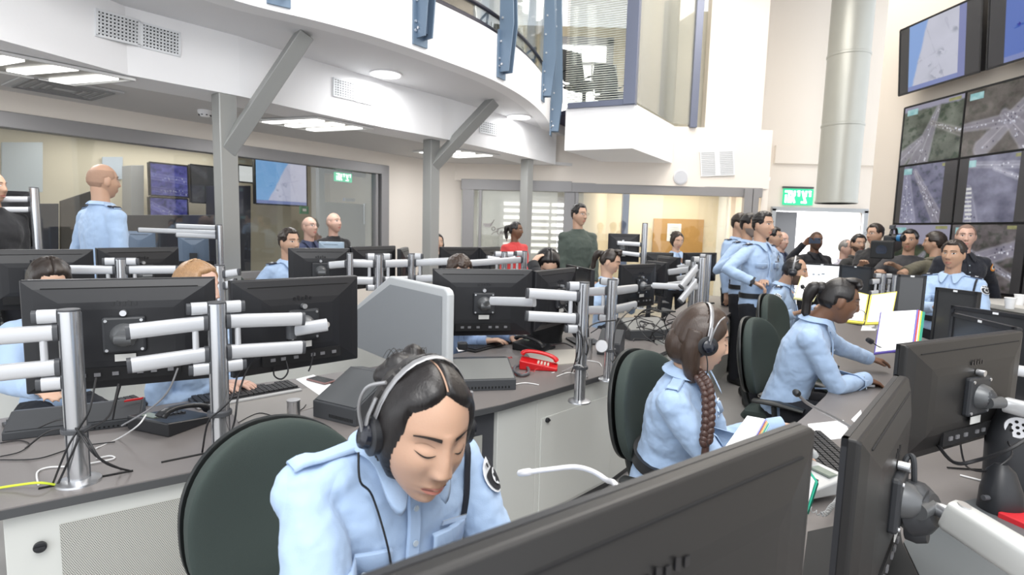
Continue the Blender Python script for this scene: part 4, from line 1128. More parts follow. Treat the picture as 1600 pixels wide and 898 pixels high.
def stand(px, ptop, pbase, Y, label, arms, z0=ZD, r=.028, flange=True, ties=True, topcap=True, stubs=True, zt=None):
    """arms: (dz from top, px_end, py_end, Y_end, thickness)"""
    b = at(px, pbase, Y); zt = at(px, ptop, Y).z if zt is None else zt; x, y = b.x, b.y
    t = thing('monitor_arm_stand', label, 'monitor stand', (x, y, z0))
    p = MB().cyl((x, y, z0 + .004), (x, y, zt), r, 32); p.obj('pole', mat('pole_aluminium', (.60, .61, .63), .24, .85), t, smooth=True)
    g = MB()
    for a in (.6, 2.6, 4.4): g.beam((x + r * math.cos(a), y + r * math.sin(a), z0 + .01), (x + r * math.cos(a), y + r * math.sin(a), zt - .005), (.0015, .0015, 0), (.0015, -.0015, 0))
    g.obj('pole_slot', capm, t)
    if topcap: MB().cyl((x, y, zt), (x, y, zt + .006), r * 1.03, 32).obj('top_cap', capm, t, bevel=.002)
    if flange: MB().loft([(x, y, z0), (x, y, z0 + .006), (x, y, z0 + .012)], [r * 2.1, r * 2.05, r * 1.4], n=32).obj('base_flange', alu, t, smooth=True)
    if ties and zt - z0 > .3:
        MB().cyl((x, y, z0 + .16), (x, y, z0 + .175), r * 1.35, 24).obj('cable_tie', capm, t, bevel=.002)
    for (dz, ex, ey, eY, th) in arms:
        e = at(ex, ey, eY); s = V((x, y, zt - dz)); d = V((e.x - x, e.y - y, 0)); L = d.length; d.normalize()
        e = V((e.x, e.y, s.z)) if ey is None else e
        s2 = s + d * (r * 1.1)
        e2 = V((e.x, e.y, s.z + (e.z - s.z) * .35))
        ar = rrect(MB(), s2, e2, th * .62, th).obj('arm', armm, t, smooth=True)
        rrect(MB(), s2 - d * .004, s2 + d * .010, th * .72, th * 1.12).obj('arm_collar', capm, ar, smooth=True)
        rrect(MB(), e2, e2 + d * .012, th * .60, th * .98).obj('end_cap', capm, ar, smooth=True)
    return t, x, y, zt


def pairstand(px, ptop, pbase, Y, label, sides, **k):
    """two parallel arms on each listed side (left/right end px,y of the upper arm), knob stubs and spacer"""
    arms = []
    b = at(px, pbase, Y); zt = at(px, ptop, Y).z
    th = k.pop('th', .024); gap = k.pop('gap', .105); d0 = k.pop('d0', .062)
    for (ex, ey, eY) in sides:
        for j in (0, 1): arms.append((d0 + j * gap, ex, at(ex, ey, eY) and ey, eY, th))
    t, x, y, zt = stand(px, ptop, pbase, Y, label, [], **k)
    r = k.get('r', .028)
    for (ex, ey, eY) in sides:
        e = at(ex, ey, eY); d = V((e.x - x, e.y - y, 0)).normalized()
        for j in (0, 1):
            s = V((x, y, zt - d0 - j * gap)) + d * r * 1.05; q = V((e.x, e.y, e.z - j * gap))
            ar = rrect(MB(), s, q, th * .62, th).obj('arm', armm, t, smooth=True)
            rrect(MB(), s - d * .003, s + d * .010, th * .72, th * 1.1).obj('arm_collar', capm, ar, smooth=True)
            rrect(MB(), q, q + (q - s).normalized() * .012, th * .62, th * 1.0).obj('end_cap', capm, ar, smooth=True)
        for zz in (zt - d0 + .048, zt - d0 - gap - .048):
            s = V((x, y, zz)) + d * r * 1.0
            cb_ = rrect(MB(), s, s + d * .045, th * .6, th * .85).obj('clamp_block', armm, t, smooth=True)
            rrect(MB(), s + d * .045, s + d * .058, th * .5, th * .75).obj('clamp_knob', capm, cb_, smooth=True)
        s = V((x, y, 0)) + d * (r + .035)
        MB().cyl((s.x, s.y, zt - d0 - gap), (s.x, s.y, zt - d0), th * .4, 16).obj('spacer_rod', armm, t, smooth=True)
    return t, x, y, zt


pairstand(123, 486, 745, 1.62, 'thick silver pole with double arms at the lower left, cables tied round it', [(-60, 530, 1.50)])
pairstand(345, 474, 700, 1.80, 'silver pole with double arms between the two front row monitors', [(203, 518, 1.66), (470, 498, 1.98)])
a_ = at(455, 516, 2.0); b_ = at(511, 507, 2.06)
t = thing('extension_arm', 'short silver extension arm joined to the back of the second front row monitor', 'monitor arm', tuple(a_)); rrect(MB(), a_, b_, .015, .024).obj('arm', armm, t, smooth=True)
MB().cyl(a_ - V((0, 0, .03)), a_ + V((0, 0, .05)), .018).obj('pivot', capm, t)
MB().loft([b_, MON['M2'][1] + MON['M2'][2] * .09], [.012, .012]).obj('joint_pin', alu, t, smooth=True)
pairstand(907, 442, 580, 2.55, 'silver pole with double arms, left one of the pair by the red telephone', [(826, 458, 2.5)], r=.026)
a_ = at(768, 470, 2.75); b_ = at(835, 472, 2.55)
t = thing('extension_arm', 'white extension arm reaching the monitor right of the grey divider', 'monitor arm', tuple(a_)); rrect(MB(), a_, b_, .014, .022).obj('arm', armm, t, smooth=True); MB().loft([a_, MON['M3'][1] + MON['M3'][2] * .09], [.012, .012]).obj('joint_pin', alu, t, smooth=True)
pairstand(951, 437, 572, 2.95, 'silver pole with double arms, right one of the pair by the red telephone', [(993, 450, 3.4), (916, 456, 3.1)], r=.026)
# second row
pairstand(192, 405, 470, 3.1, 'silver pole and arms in the second row above the big left monitor', [(110, 421, 3.0), (275, 421, 3.2)], flange=False, r=.028, d0=.06)
stand(346, 415, 520, 3.3, 'silver arms of the second row right of the blonde head', [(.05, 372, 418, 3.3, .022), (.12, 366, 428, 3.3, .022)], flange=False)
pairstand(592, 398, 480, 3.85, 'silver pole with double arms behind the grey divider, left one', [(549, 411, 3.8), (636, 411, 3.95)], flange=False, r=.030, th=.028, gap=.12)
stand(547, 396, 470, 3.7, 'hidden pole joining a white arm to the officer screen', [(.07, 516, 421, 3.75, .024)], flange=False, r=.02)
pairstand(643, 397, 470, 4.05, 'silver pole with double arms behind the grey divider, right one', [(702, 408, 4.0)], flange=False, r=.028, th=.027, gap=.12)
pairstand(787, 394, 450, 4.3, 'slim silver pole left of the third steel column, second row', [(762, 404, 4.3), (806, 403, 4.3)], flange=False, r=.024)
pairstand(818, 393, 440, 4.2, 'slim silver pole in front of the third steel column', [(733, 411, 4.0)], flange=False, r=.024)
# far and right clusters
t_, x_, y_, z_ = stand(1004, 349, 430, 5.8, 'tall thin silver pole carrying the raised monitor', [(.22, 965, 377, 5.85, .022), (.33, 962, 387, 5.85, .022)], r=.03)
pairstand(1081, 408, 470, 4.2, 'silver pole in the cluster behind the braided woman, left one', [(1046, 425, 4.4)], r=.026)
pairstand(1092, 402, 480, 4.0, 'thick silver pole in the cluster behind the braided woman, middle one', [(1065, 447, 3.95)], r=.03)
pairstand(1104, 398, 450, 5.0, 'silver pole in the cluster behind the braided woman, right one', [(1060, 418, 5.2)], r=.026)
a_ = at(1020, 446, 4.1); b_ = at(1067, 448, 4.0); t = thing('extension_arm', 'white extension arm behind the angled far monitor', 'monitor arm', tuple(a_)); rrect(MB(), a_, b_, .014, .022).obj('arm', armm, t, smooth=True); MB().loft([a_, MON['M5'][1] + MON['M5'][2] * .09], [.012, .012]).obj('joint_pin', alu, t, smooth=True)
pairstand(1376, 428, 470, 4.9, 'silver pole under the video camera, left one', [(1362, 440, 4.9), (1390, 440, 4.9)], r=.024)
pairstand(1396, 430, 470, 4.8, 'silver pole under the video camera, right one', [(1410, 442, 4.8)], r=.024)
# pole in the row beyond, far left
stand(61, 294, 420, 4.4, 'bright silver pole standing at far left before the glass', [(.09, -20, 316, 4.2, .022), (.17, -20, 332, 4.2, .022)], r=.03, zt=None)
stand(345, 352, 420, 4.4, 'white double arms crossing before the glass beside the first column', [(.02, 277, 352, 4.5, .02), (.09, 277, 366, 4.5, .02), (.06, 218, 358, 4.6, .02)], r=.02)
MON['G1'] = mon_px((-20, 296), 4.45, (48, 300), 4.55, .45, 'dark monitor before the glass at the far left', logo=False, foot=.01)
MON['G2'] = mon_px((193, 360), 4.9, (243, 362), 5.0, .3, 'blue-grey monitor back beside the bald officer, left one', logo=False, vesa=False, foot=.01)
MON['G3'] = mon_px((278, 368), 4.9, (326, 369), 5.0, .3, 'blue-grey monitor back beside the bald officer, right one', logo=False, vesa=False, foot=.01)
MON['G4'] = mon_px((499, 377), 5.6, (538, 378), 5.6, .3, 'small pale blue screen before the two watching men', logo=False, vesa=False, foot=.01)
for k in ('G2', 'G3', 'G4'):
    for ch in MON[k][0].children:
        if ch.name.startswith('back_shell'): ch.data.materials[0] = mat('blue_grey_shell', (.10, .14, .20), .4) if k != 'G4' else mat('pale_blue_shell', (.35, .45, .55), .4)
# desk carrying them
desk_top([(-4.3, 4.2), (-2.6, 4.9), (-1.8, 5.4), (-2.1, 5.9), (-3.0, 5.55), (-4.55, 4.65)], 'third grey-brown desk row close to the left glass wall')
t = thing('desk_cabinet', 'light grey panel base under the third desk row', 'cabinet', (-2.7, 5, 0)); MB().prism([(-4.2, 4.35), (-2.7, 5.0), (-2.0, 5.45), (-2.1, 5.6), (-2.9, 5.3), (-4.3, 4.5)], 0, .715).obj('body', cabm, t)

# arms of the nearest monitors
a_ = at(1480, 800, 1.13); b_ = at(1640, 900, .98)
t = thing('silver_arm', 'large pale silver monitor arm in the lower right corner', 'monitor arm', tuple(a_))
m_ = MB(); d_ = (b_ - a_).normalized(); s_ = d_.cross(V((0, 0, 1))).normalized(); u_ = s_.cross(d_)
m_.loft([a_, a_ + d_ * .01, b_], [(.022, .030), (.026, .034), (.030, .036)], side=s_, n=24, p=5)
m_.obj('arm', mat('arm_pale', (.60, .61, .59), .35, .3), t, smooth=True)
MB().cyl(a_ + d_ * .02 + u_ * .034, a_ + d_ * .02 + u_ * .037, .012, 20).obj('screw', alu, t)
MB().loft([at(1458, 790, 1.16), at(1470, 797, 1.14), a_ + d_ * .01], [.010, .016, .018]).obj('pivot_pin', alu, t, smooth=True)
t = thing('tilt_joint', 'bulky black tilt joint on the edge-on monitor in the lower right', 'monitor arm joint', tuple(at(1440, 800, 1.18)))
mb = MB(); c0 = at(1412, 790, 1.20); c1 = at(1462, 797, 1.15)
mb.loft([c0, c0.lerp(c1, .3), c0.lerp(c1, .7), c1], [.05, .062, .055, .035], n=14); mb.obj('joint_body', mat('joint_black', (.03, .032, .036), .5), t, smooth=True)
for a_2, b_2 in ((at(1415, 826, 1.19), at(1450, 834, 1.16)), (at(1425, 768, 1.17), at(1446, 778, 1.15))): MB().loft([a_2, a_2.lerp(b_2, .5), b_2], [.022, .026, .02], n=14).obj('clamp_lobe', mat('joint_black', (0, 0, 0)), t, smooth=True)
mb = MB(); mb.tube([at(1414, 745, 1.2), at(1414, 722, 1.2), at(1421, 712, 1.2), at(1428, 722, 1.19), at(1428, 790, 1.19)], .006); mb.obj('release_loop', mat('joint_black', (0, 0, 0)), t, smooth=True)
a_ = at(1572, 632, 1.72); b_ = at(1650, 652, 1.6)
t = thing('silver_arm', 'short silver monitor arm reaching the right edge at mid height', 'monitor arm', tuple(a_)); rrect(MB(), a_, b_, .02, .024).obj('arm', mat('arm_bright', (.72, .73, .74), .3, .4), t, smooth=True)
MB().loft([F3c + F3n * .09, a_], [.012, .012]).obj('joint_pin', alu, t, smooth=True)
MB().ball(F3c + F3n * .075, .034).obj('round_joint', mat('joint_black', (0, 0, 0)), t, smooth=True)
a_ = at(1586, 578, 2.0); b_ = at(1650, 588, 1.95)
t = thing('silver_arm', 'grey arm stub beside the screens at the right edge', 'monitor arm', tuple(a_)); rrect(MB(), a_, b_, .016, .02).obj('arm', armm, t, smooth=True); MB().cyl(a_, a_ + V((-.02, .01, 0)), .018).obj('pivot', capm, t)


# ---- grey divider on desk A
Q0, Q1, Q2 = V((-.307, 2.78, 0)), V((-.71, 3.25, 0)), V((-1.07, 3.67, 0))
dd = (Q2 - Q0).normalized(); nn = V((-dd.y, dd.x, 0)); nn = -nn if nn.y > 0 else nn
t = thing('desk_divider', 'grey fabric desk divider with a pale rounded frame and a cut corner', 'desk divider', (Q0.x, Q0.y, ZD))
out = [Q0 + V((0, 0, ZD)), Q0 + V((0, 0, 1.215)), Q0 + dd * .012 + V((0, 0, 1.238)), Q0 + dd * .04 + V((0, 0, 1.25)), Q1 + V((0, 0, 1.262)), Q2 + V((0, 0, .98)), Q2 + V((0, 0, ZD))]
MB().slab([p + nn * .022 for p in out], -nn * .044).obj('frame', mat('divider_frame', (.50, .52, .53), .5), t, bevel=.012, seg=4)
ii = [Q0 + dd * .05 + V((0, 0, ZD + .01)), Q0 + dd * .05 + V((0, 0, 1.205)), Q1 - dd * .02 + V((0, 0, 1.215)), Q2 - dd * .04 + V((0, 0, .965)), Q2 - dd * .04 + V((0, 0, ZD + .01))]
MB().slab([p + nn * .024 for p in ii], nn * .003).obj('fabric_panel', mat('divider_fabric', (.27, .285, .30), .95, bump=.3, bscale=900), t)

# ---- consoles (wedge boxes)
def wedge(c, rot, w_, d_, h0, h1, label, top=.45, name='desk_console', mtop=None):
    c = V(c); M = Matrix.Translation(c) @ Matrix.Rotation(rot, 4, 'Z')
    t = thing(name, label, 'console', tuple(c), rot)
    # profile in y (front -d/2): front face height h0, slope up to h1, back
    pr = [(-d_ / 2, 0), (-d_ / 2, h0), (d_ / 2 * top, h1), (d_ / 2, h1 * .9), (d_ / 2, 0)]
    vs = [(-w_ / 2, y, z) for y, z in pr] + [(w_ / 2, y, z) for y, z in pr]; n = len(pr)
    mb = MB().add(vs, [tuple(range(n)), tuple(range(n, 2 * n))[::-1]] + [(i, i + n, (i + 1) % n + n, (i + 1) % n) for i in range(n)])
    cm = mat('console_charcoal', (.042, .045, .05), .5)
    mb.xf(M).obj('case', cm, t, bevel=.003)
    a, b = V((0, pr[1][0], pr[1][1])), V((0, pr[2][0], pr[2][1])); dn = (b - a).normalized(); up = V((0, -dn.z, dn.y))
    MB().beam(a.lerp(b, .04) + up * .001, a.lerp(b, .96) + up * .001, V((w_ / 2 - .008, 0, 0)), up * .002).xf(M).obj('top_plate', mtop or mat('console_top', (.17, .175, .17), .45), t)
    s = MB()
    for i in range(16): s.box((-w_ * .1 + i * w_ * .035, -d_ / 2 - .0005, h0 * .3), (w_ * .014, .002, h0 * .2))
    s.xf(M).obj('vent_slots', mat('slot_black', (0, 0, 0)), t)
    s = MB()
    for i in (-1, 1): s.cyl((-w_ / 2 - .0005, i * .02, h0 * .6), (-w_ / 2 - .002, i * .02, h0 * .6), .003, 10)
    s.xf(M).obj('screws', alu, t)
    return t


eA = math.atan2(Af[5][1] - Af[4][1], Af[5][0] - Af[4][0])
def rotpx(a, b, z=ZD): p, q = onz(*a, z), onz(*b, z); return math.atan2(q.y - p.y, q.x - p.x), (p + q) / 2, (q - p).length


r_, c_, w_ = rotpx((645, 613), (797, 608)); wedge((c_.x, c_.y + .14, ZD), r_, w_, .30, .055, .115, 'charcoal wedge-shaped desk console behind the near woman, vents in front')
r_, c_, w_ = rotpx((497, 655), (566, 668)); wedge((c_.x + .04, c_.y + .15, ZD), math.radians(-28), .24, .30, .07, .17, 'dark wedge-shaped console left of the near woman head', mtop=mat('console_slate', (.075, .08, .085), .45))
r_, c_, w_ = rotpx((976, 532), (1043, 531)); wedge((c_.x, c_.y + .15, ZD), r_ + .05, w_, .30, .075, .14, 'charcoal wedge console near the far end of the long desk')
r_, c_, w_ = rotpx((935, 556), (980, 556)); wedge((c_.x, c_.y + .08, ZD), r_ - .5, .15, .16, .08, .16, 'small dark speaker box between pole and desk edge', mtop=mat('console_charcoal', (0, 0, 0)))

# ================================================================== PEOPLE
def wrinkle_tex():
    t = bpy.data.textures.get('cloth_folds')
    if not t:
        t = bpy.data.textures.new('cloth_folds', 'CLOUDS'); t.noise_scale = .055; t.noise_depth = 2
    return t


def remesh(o, vox, it=3, wr=0.0):
    m = o.modifiers.new('fuse', 'REMESH'); m.mode = 'VOXEL'; m.voxel_size = vox; m.use_smooth_shade = True
    s = o.modifiers.new('relax', 'SMOOTH'); s.factor = .5; s.iterations = it
    if wr:
        d = o.modifiers.new('folds', 'DISPLACE'); d.texture = wrinkle_tex(); d.strength = wr; d.mid_level = .5; d.texture_coords = 'LOCAL'
    return o


def gs(x, s): return math.exp(-(x / s) ** 2)


def sst(a, b, x):
    t = min(1, max(0, (x - a) / (b - a))); return t * t * (3 - 2 * t)


def head_vert(th, ph, off=0.0, female=False):
    """head surface point, x right, y forward, z up, centre between the ears"""
    sx, sy, sz = math.sin(th) * math.cos(ph), math.sin(th) * math.sin(ph), math.cos(th)
    a, b, c = .0745, .094, .116
    x, y, z = a * sx, b * sy, c * sz
    if z > 0: x *= 1 + .05 * sst(0, .06, z) * (1 - sst(.07, .116, z))
    t = min(1, max(0, (-.012 - z) / .104))
    x *= 1 - (.37 if female else .33) * t ** 1.7
    if y > 0: x *= 1 - .10 * sst(.03, .09, y)
    y = y * (1 - t) + (.030 + y * .62) * t
    front = sst(.0, .045, y)
    if front > 0:
        f = 0.0
        ax = abs(x)
        # forehead / face plane
        f += -.004 * gs(z - .02, .03) * (1 - gs(x, .03))
        # eye sockets and lids
        f += -.0125 * gs(ax - .031, .017) * gs(z - .013, .0125)
        f += .0078 * gs(ax - .031, .0125) * gs(z - .009, .0085)
        # brow ridge
        f += (.002 if female else .004) * gs(z - .034, .009) * gs(ax - .026, .03)
        # nose
        if -.055 < z < .04:
            k = (.033 - z) / .060
            prof = (.002 + (.018 if female else .022) * max(0, min(1, k)) ** 1.25) if z > -.026 else (.0205 if female else .0245) * (1 - sst(-.027, -.042, z))
            wd = .0075 + .006 * sst(.01, -.028, z)
            f += prof * gs(x, wd) * (1.0)
            f += .009 * gs(ax - .0125, .006) * gs(z + .030, .008)
            f -= .003 * gs(ax - .022, .006) * gs(z + .03, .012)
        # cheeks
        f += .005 * gs(ax - .042, .018) * gs(z + .018, .022)
        # mouth
        f += .006 * gs(x, .024) * gs(z + .064, .018)
        f += .0052 * gs(x, .020) * gs(z + .0585, .0046)
        f += .0066 * gs(x, .018) * gs(z + .0712, .0056)
        f -= .0040 * gs(x, .021) * gs(z + .0645, .0022)
        f -= .0018 * gs(x, .004) * gs(z + .050, .006)
        f -= .004 * gs(x, .018) * gs(z + .082, .006)
        f += .011 * gs(x, .022) * gs(z + .099, .013)
        y += f * front
    if off:
        n = V((x / a ** 2, (y - .01 * t) / b ** 2, z / c ** 2)); n.normalize()
        x, y, z = x + n.x * off, y + n.y * off, z + n.z * off
    return V((x, y, z))


def head_grid(nt, np_, off=0.0, female=False, warp=None):
    """returns verts and faces; rows are denser in the front face"""
    vs = []; prm = []
    for i in range(nt + 1):
        th = math.pi * (i + .001) / (nt + .002)
        for k in range(np_):
            u = k / np_; ph = 2 * math.pi * u
            ph = ph - .35 * math.sin(2 * (ph - math.pi / 2)) * .5 if True else ph      # denser at the front
            vs.append(head_vert(th, ph, off, female)); prm.append((th, ph))
    fs = [(i * np_ + k, (i + 1) * np_ + k, (i + 1) * np_ + (k + 1) % np_, i * np_ + (k + 1) % np_) for i in range(nt) for k in range(np_)]
    fs += [tuple(range(np_)), tuple(range(nt * np_, nt * np_ + np_))[::-1]]
    return vs, fs, prm


def skin_mat(key, col):
    nm = 'skin_' + key
    if nm in MATS: return MATS[nm]
    m = mat(nm, col, .48, bump=.04, bscale=260, var=.06, vscale=14)
    b = m.node_tree.nodes['Principled BSDF']; b.inputs['Subsurface Weight'].default_value = .12; b.inputs['Subsurface Radius'].default_value = (.02, .008, .005)
    b.inputs['Subsurface Scale'].default_value = .4
    return m


def hair_mat(key, col, sheen=.35):
    nm = 'hair_' + key
    if nm in MATS: return MATS[nm]
    return mat(nm, col, sheen, bump=.12, bscale=30, stretch=(8, 8, 1.0), var=.45, vscale=30)


SK = dict(light=(.62, .40, .29), tan=(.50, .31, .215), olive=(.44, .265, .175), brown=(.17, .085, .05), pink=(.58, .37, .29))
HR = dict(black=(.012, .010, .010), brown=(.045, .028, .020), grey=(.22, .21, .20), blonde=(.34, .20, .10), dkbrown=(.025, .017, .013))
shirt_blue = (.37, .50, .70)


def cloth(nm, col):
    if nm in MATS: return MATS[nm]
    m = mat(nm, col, .85, bump=.10, bscale=420); nt = m.node_tree; b = nt.nodes['Principled BSDF']
    b.inputs['Sheen Weight'].default_value = .15
    tc = nt.nodes['Texture Coordinate']; old = b.inputs['Normal'].links[0].from_node
    n = nt.nodes.new('ShaderNodeTexNoise'); n.inputs['Scale'].default_value = 7; n.inputs['Detail'].default_value = 3; n.inputs['Distortion'].default_value = .7
    mp = nt.nodes.new('ShaderNodeMapping'); mp.inputs['Scale'].default_value = (1, 1, .55); mp.inputs['Rotation'].default_value = (.5, .4, .2)
    nt.links.new(tc.outputs['Object'], mp.inputs[0]); nt.links.new(mp.outputs[0], n.inputs['Vector'])
    # ridged folds
    s1 = nt.nodes.new('ShaderNodeMath'); s1.operation = 'SUBTRACT'; s1.inputs[1].default_value = .5; nt.links.new(n.outputs['Fac'], s1.inputs[0])
    s2 = nt.nodes.new('ShaderNodeMath'); s2.operation = 'ABSOLUTE'; nt.links.new(s1.outputs[0], s2.inputs[0])
    bp = nt.nodes.new('ShaderNodeBump'); bp.inputs['Strength'].default_value = .30; bp.inputs['Distance'].default_value = .05
    nt.links.new(s2.outputs[0], bp.inputs['Height']); nt.links.new(old.outputs[0], bp.inputs['Normal']); nt.links.new(bp.outputs[0], b.inputs['Normal'])
    return m


def ik(S, W_, l1, l2, hint):
    S, W_ = V(S), V(W_); d = W_ - S; L = d.length
    if L > (l1 + l2) * .995: W_ = S + d.normalized() * (l1 + l2) * .995; d = W_ - S; L = d.length
    u = d.normalized(); a = (l1 * l1 - l2 * l2 + L * L) / (2 * L); h = math.sqrt(max(0, l1 * l1 - a * a))
    p = V(hint) - u * V(hint).dot(u); p.normalize()
    return S + u * a + p * h, W_


def hand(mb, W_, d, n, side, curl=.5, s=1.0, spread=1.0):
    """palm and five fingers. d = pointing direction, n = back-of-hand normal, side=+1 thumb towards +cross"""
    d = V(d).normalized(); n = V(n); n = (n - d * n.dot(d)).normalized(); x = d.cross(n) * side
    P = lambda a, b, c: V(W_) + d * a * s + x * b * s + n * c * s
    mb.loft([P(-.012, 0, 0), P(.02, .002, 0), P(.055, .004, .002), P(.085, .002, .001)], [(.024 * s, .018 * s), (.030 * s, .016 * s), (.040 * s, .014 * s), (.040 * s, .011 * s)], side=x, n=14, p=2.6)
    for i, (bx, L, r) in enumerate(((.029, .066, .0085), (.010, .076, .0088), (-.010, .070, .0084), (-.028, .054, .0074))):
        a0 = .080 - .004 * abs(i - 1.3); pts = [P(a0, bx, 0)]; ang = .15 + curl * .35; seg = (.45, .32, .25); pos = V((a0, bx, 0))
        dx = bx * .25 * spread
        for j, q in enumerate(seg):
            pos = pos + V((math.cos(ang) * L * q, dx * q, -math.sin(ang) * L * q)); pts.append(P(*pos)); ang += curl * .75
        mb.loft(pts, [r * s * 1.05, r * s, r * s * .92, r * s * .72], side=x, n=10)
        mb.ball(pts[-1], r * s * .72, 8, 6)
    th = [P(.015, .026, -.004), P(.040, .046, -.010), P(.062, .055, -.018), P(.082, .054 - .01 * curl, -.026)]
    mb.loft(th, [.014 * s, .012 * s, .0105 * s, .008 * s], side=n, n=10); mb.ball(th[-1], .008 * s, 8, 6)


def person(label, hip, neck, head, yaw, hyaw, hpitch, rh, lh, skin='tan', shirt=shirt_blue, shirtname='light_blue', hair='black', style='short',
           seated=True, det=1, female=False, trousers=(.012, .013, .018), epaul=None, patch=None, glasses=False, beard=None, headset=False,
           collar=True, rdir=None, ldir=None, zf=0.0, sleeves='long', hroll=0.0, sc_=1.0, width=1.0, group=None, rhint=None, lhint=None, curl=.45,
           lanyard=False, ears=True, watch=False, eyes='open', hs=1.0, pocket=False, cap_off=None, feet=None, rn=None, lnn=None, buttons=False, tie=None):
    hip, neck, head = V(hip), V(neck), V(head); a = math.radians(yaw)
    fw = V((math.cos(a), math.sin(a), 0)); rt = V((math.sin(a), -math.cos(a), 0)); up = V((0, 0, 1))
    S = sc_
    root = thing('person', label, 'person', (hip.x, hip.y, zf), 0, group)
    ha, hp = math.radians(hyaw), math.radians(hpitch)
    Fh = V((math.cos(hp) * math.cos(ha), math.cos(hp) * math.sin(ha), math.sin(hp))); Rh = V((math.sin(ha), -math.cos(ha), 0)); Uh = Rh.cross(Fh)
    if hroll:
        Rr = Matrix.Rotation(math.radians(hroll), 3, Fh); Rh = Rr @ Rh; Uh = Rr @ Uh
    HM = Matrix((Rh, Fh, Uh)).transposed().to_4x4() @ Matrix.Scale(S * hs, 4); HM = Matrix.Translation(head) @ HM
    vox = {0: .0032, 1: .0055, 2: .0085}[det]; nt, npp = {0: (130, 150), 1: (80, 96), 2: (48, 60)}[det]
    skm = skin_mat(skin, SK[skin]); hm = hair_mat(hair, HR[hair])
    tv = (neck - hip).normalized()
    lat = (rt - tv * rt.dot(tv)).normalized()
    ws = width * (0.90 if female else 1.0)
    sr, sl = neck + lat * .168 * ws * S - tv * .060 * S, neck - lat * .168 * ws * S - tv * .060 * S
    ua, fa = .29 * S, .25 * S
    rh = V(rh); lh = V(lh)
    er, wr_ = ik(sr, rh, ua, fa, rhint or (lat * .55 - up * .8 - fw * .35)); el, wl_ = ik(sl, lh, ua, fa, lhint or (-lat * .55 - up * .8 - fw * .35))
    # ---------------- body, one surface
    b = MB(); hv, hf, prm = head_grid(nt, npp, 0, female); b.add([HM @ p for p in hv], hf)
    nb = HM @ V((0, -.022, -.055)); 
    b.loft([neck - tv * .06, neck.lerp(nb, .25) - fw * .0, neck.lerp(nb, .65), nb, HM @ V((0, -.02, -.02))], [(.075 * S, .060 * S), (.056 * S, .054 * S), (.051 * S * (.92 if female else 1.06), .052 * S), (.052 * S * (.92 if female else 1.06), .054 * S), (.05 * S, .05 * S)], side=lat, n=24)
    if ears:
        for s_ in (-1, 1):
            R_ = Matrix.Rotation(s_ * -.30, 3, 'Z') @ Matrix.Rotation(-.12, 3, 'X')
            e = MB().ball((s_ * .0755, -.006, -.004), (.0075, .017, .031), 14, 10, R_); e.ball((s_ * .073, -.006, -.026), (.007, .010, .012), 10, 8)
            e.xf(HM); b.add(e.v, e.f)
    mid = hip.lerp(neck, .5)
    b.loft([hip, hip.lerp(neck, .3), hip.lerp(neck, .75), neck - tv * .03, neck], [(.13 * S, .09 * S), (.11 * S, .08 * S), (.14 * S, .085 * S), (.13 * S, .06 * S), (.06 * S, .05 * S)], side=lat, n=20)
    for (s0, e0, w0, dd_, sd, nn_) in ((sr, er, wr_, rdir, 1, rn), (sl, el, wl_, ldir, -1, lnn)):
        b.loft([s0 + (neck - s0) * .3, s0, s0.lerp(e0, .5), e0, e0.lerp(w0, .3), e0.lerp(w0, .75), w0], [.045 * S, .046 * S, .042 * S, .035 * S, .038 * S, .028 * S, (.026 * S, .02 * S)], n=14, side=up)
        d0 = V(dd_) if dd_ else (w0 - e0)
        nrm_ = V(nn_) if nn_ else up
        hand(b, w0, d0, nrm_, -sd if True else sd, curl, S * (.92 if female else 1.0))
    body = remesh(b.obj('body', skm, root, smooth=True), vox, 2 if det else 3)
    bvh = BVHTree.FromPolygons([V(p) for p in hv], hf)

    def onface(x, z, off=.0015):
        h = bvh.ray_cast(V((x, .3, z)), V((0, -1, 0)))
        return (h[0] + V((0, off, 0))) if h[0] else V((x, .09, z))

    def patchm(name, fn, nx, nz, m_, off=.0015, thick=.0):
        """fn(u) -> (x, zlow, zhigh), u in 0..1"""
        mb = MB(); vs = []
        for i in range(nx + 1):
            x, z0, z1 = fn(i / nx)
            for j in range(nz + 1): vs.append(HM @ onface(x, z0 + (z1 - z0) * j / nz, off))
        fs = [(i * (nz + 1) + j, (i + 1) * (nz + 1) + j, (i + 1) * (nz + 1) + j + 1, i * (nz + 1) + j + 1) for i in range(nx) for j in range(nz)]
        mb.add(vs, fs); return mb.obj(name, m_, root, smooth=True)
    o_ = .0016 if det == 0 else (.0022 if det == 1 else .0034)
    lipm = mat('lips_' + skin, tuple(c * f for c, f in zip(SK[skin], (.98, .62, .68))), .4)
    browm = mat('brow_' + ('grey' if hair == 'grey' else 'dark'), (.10, .09, .08) if hair == 'grey' else (.018, .013, .011), .8)
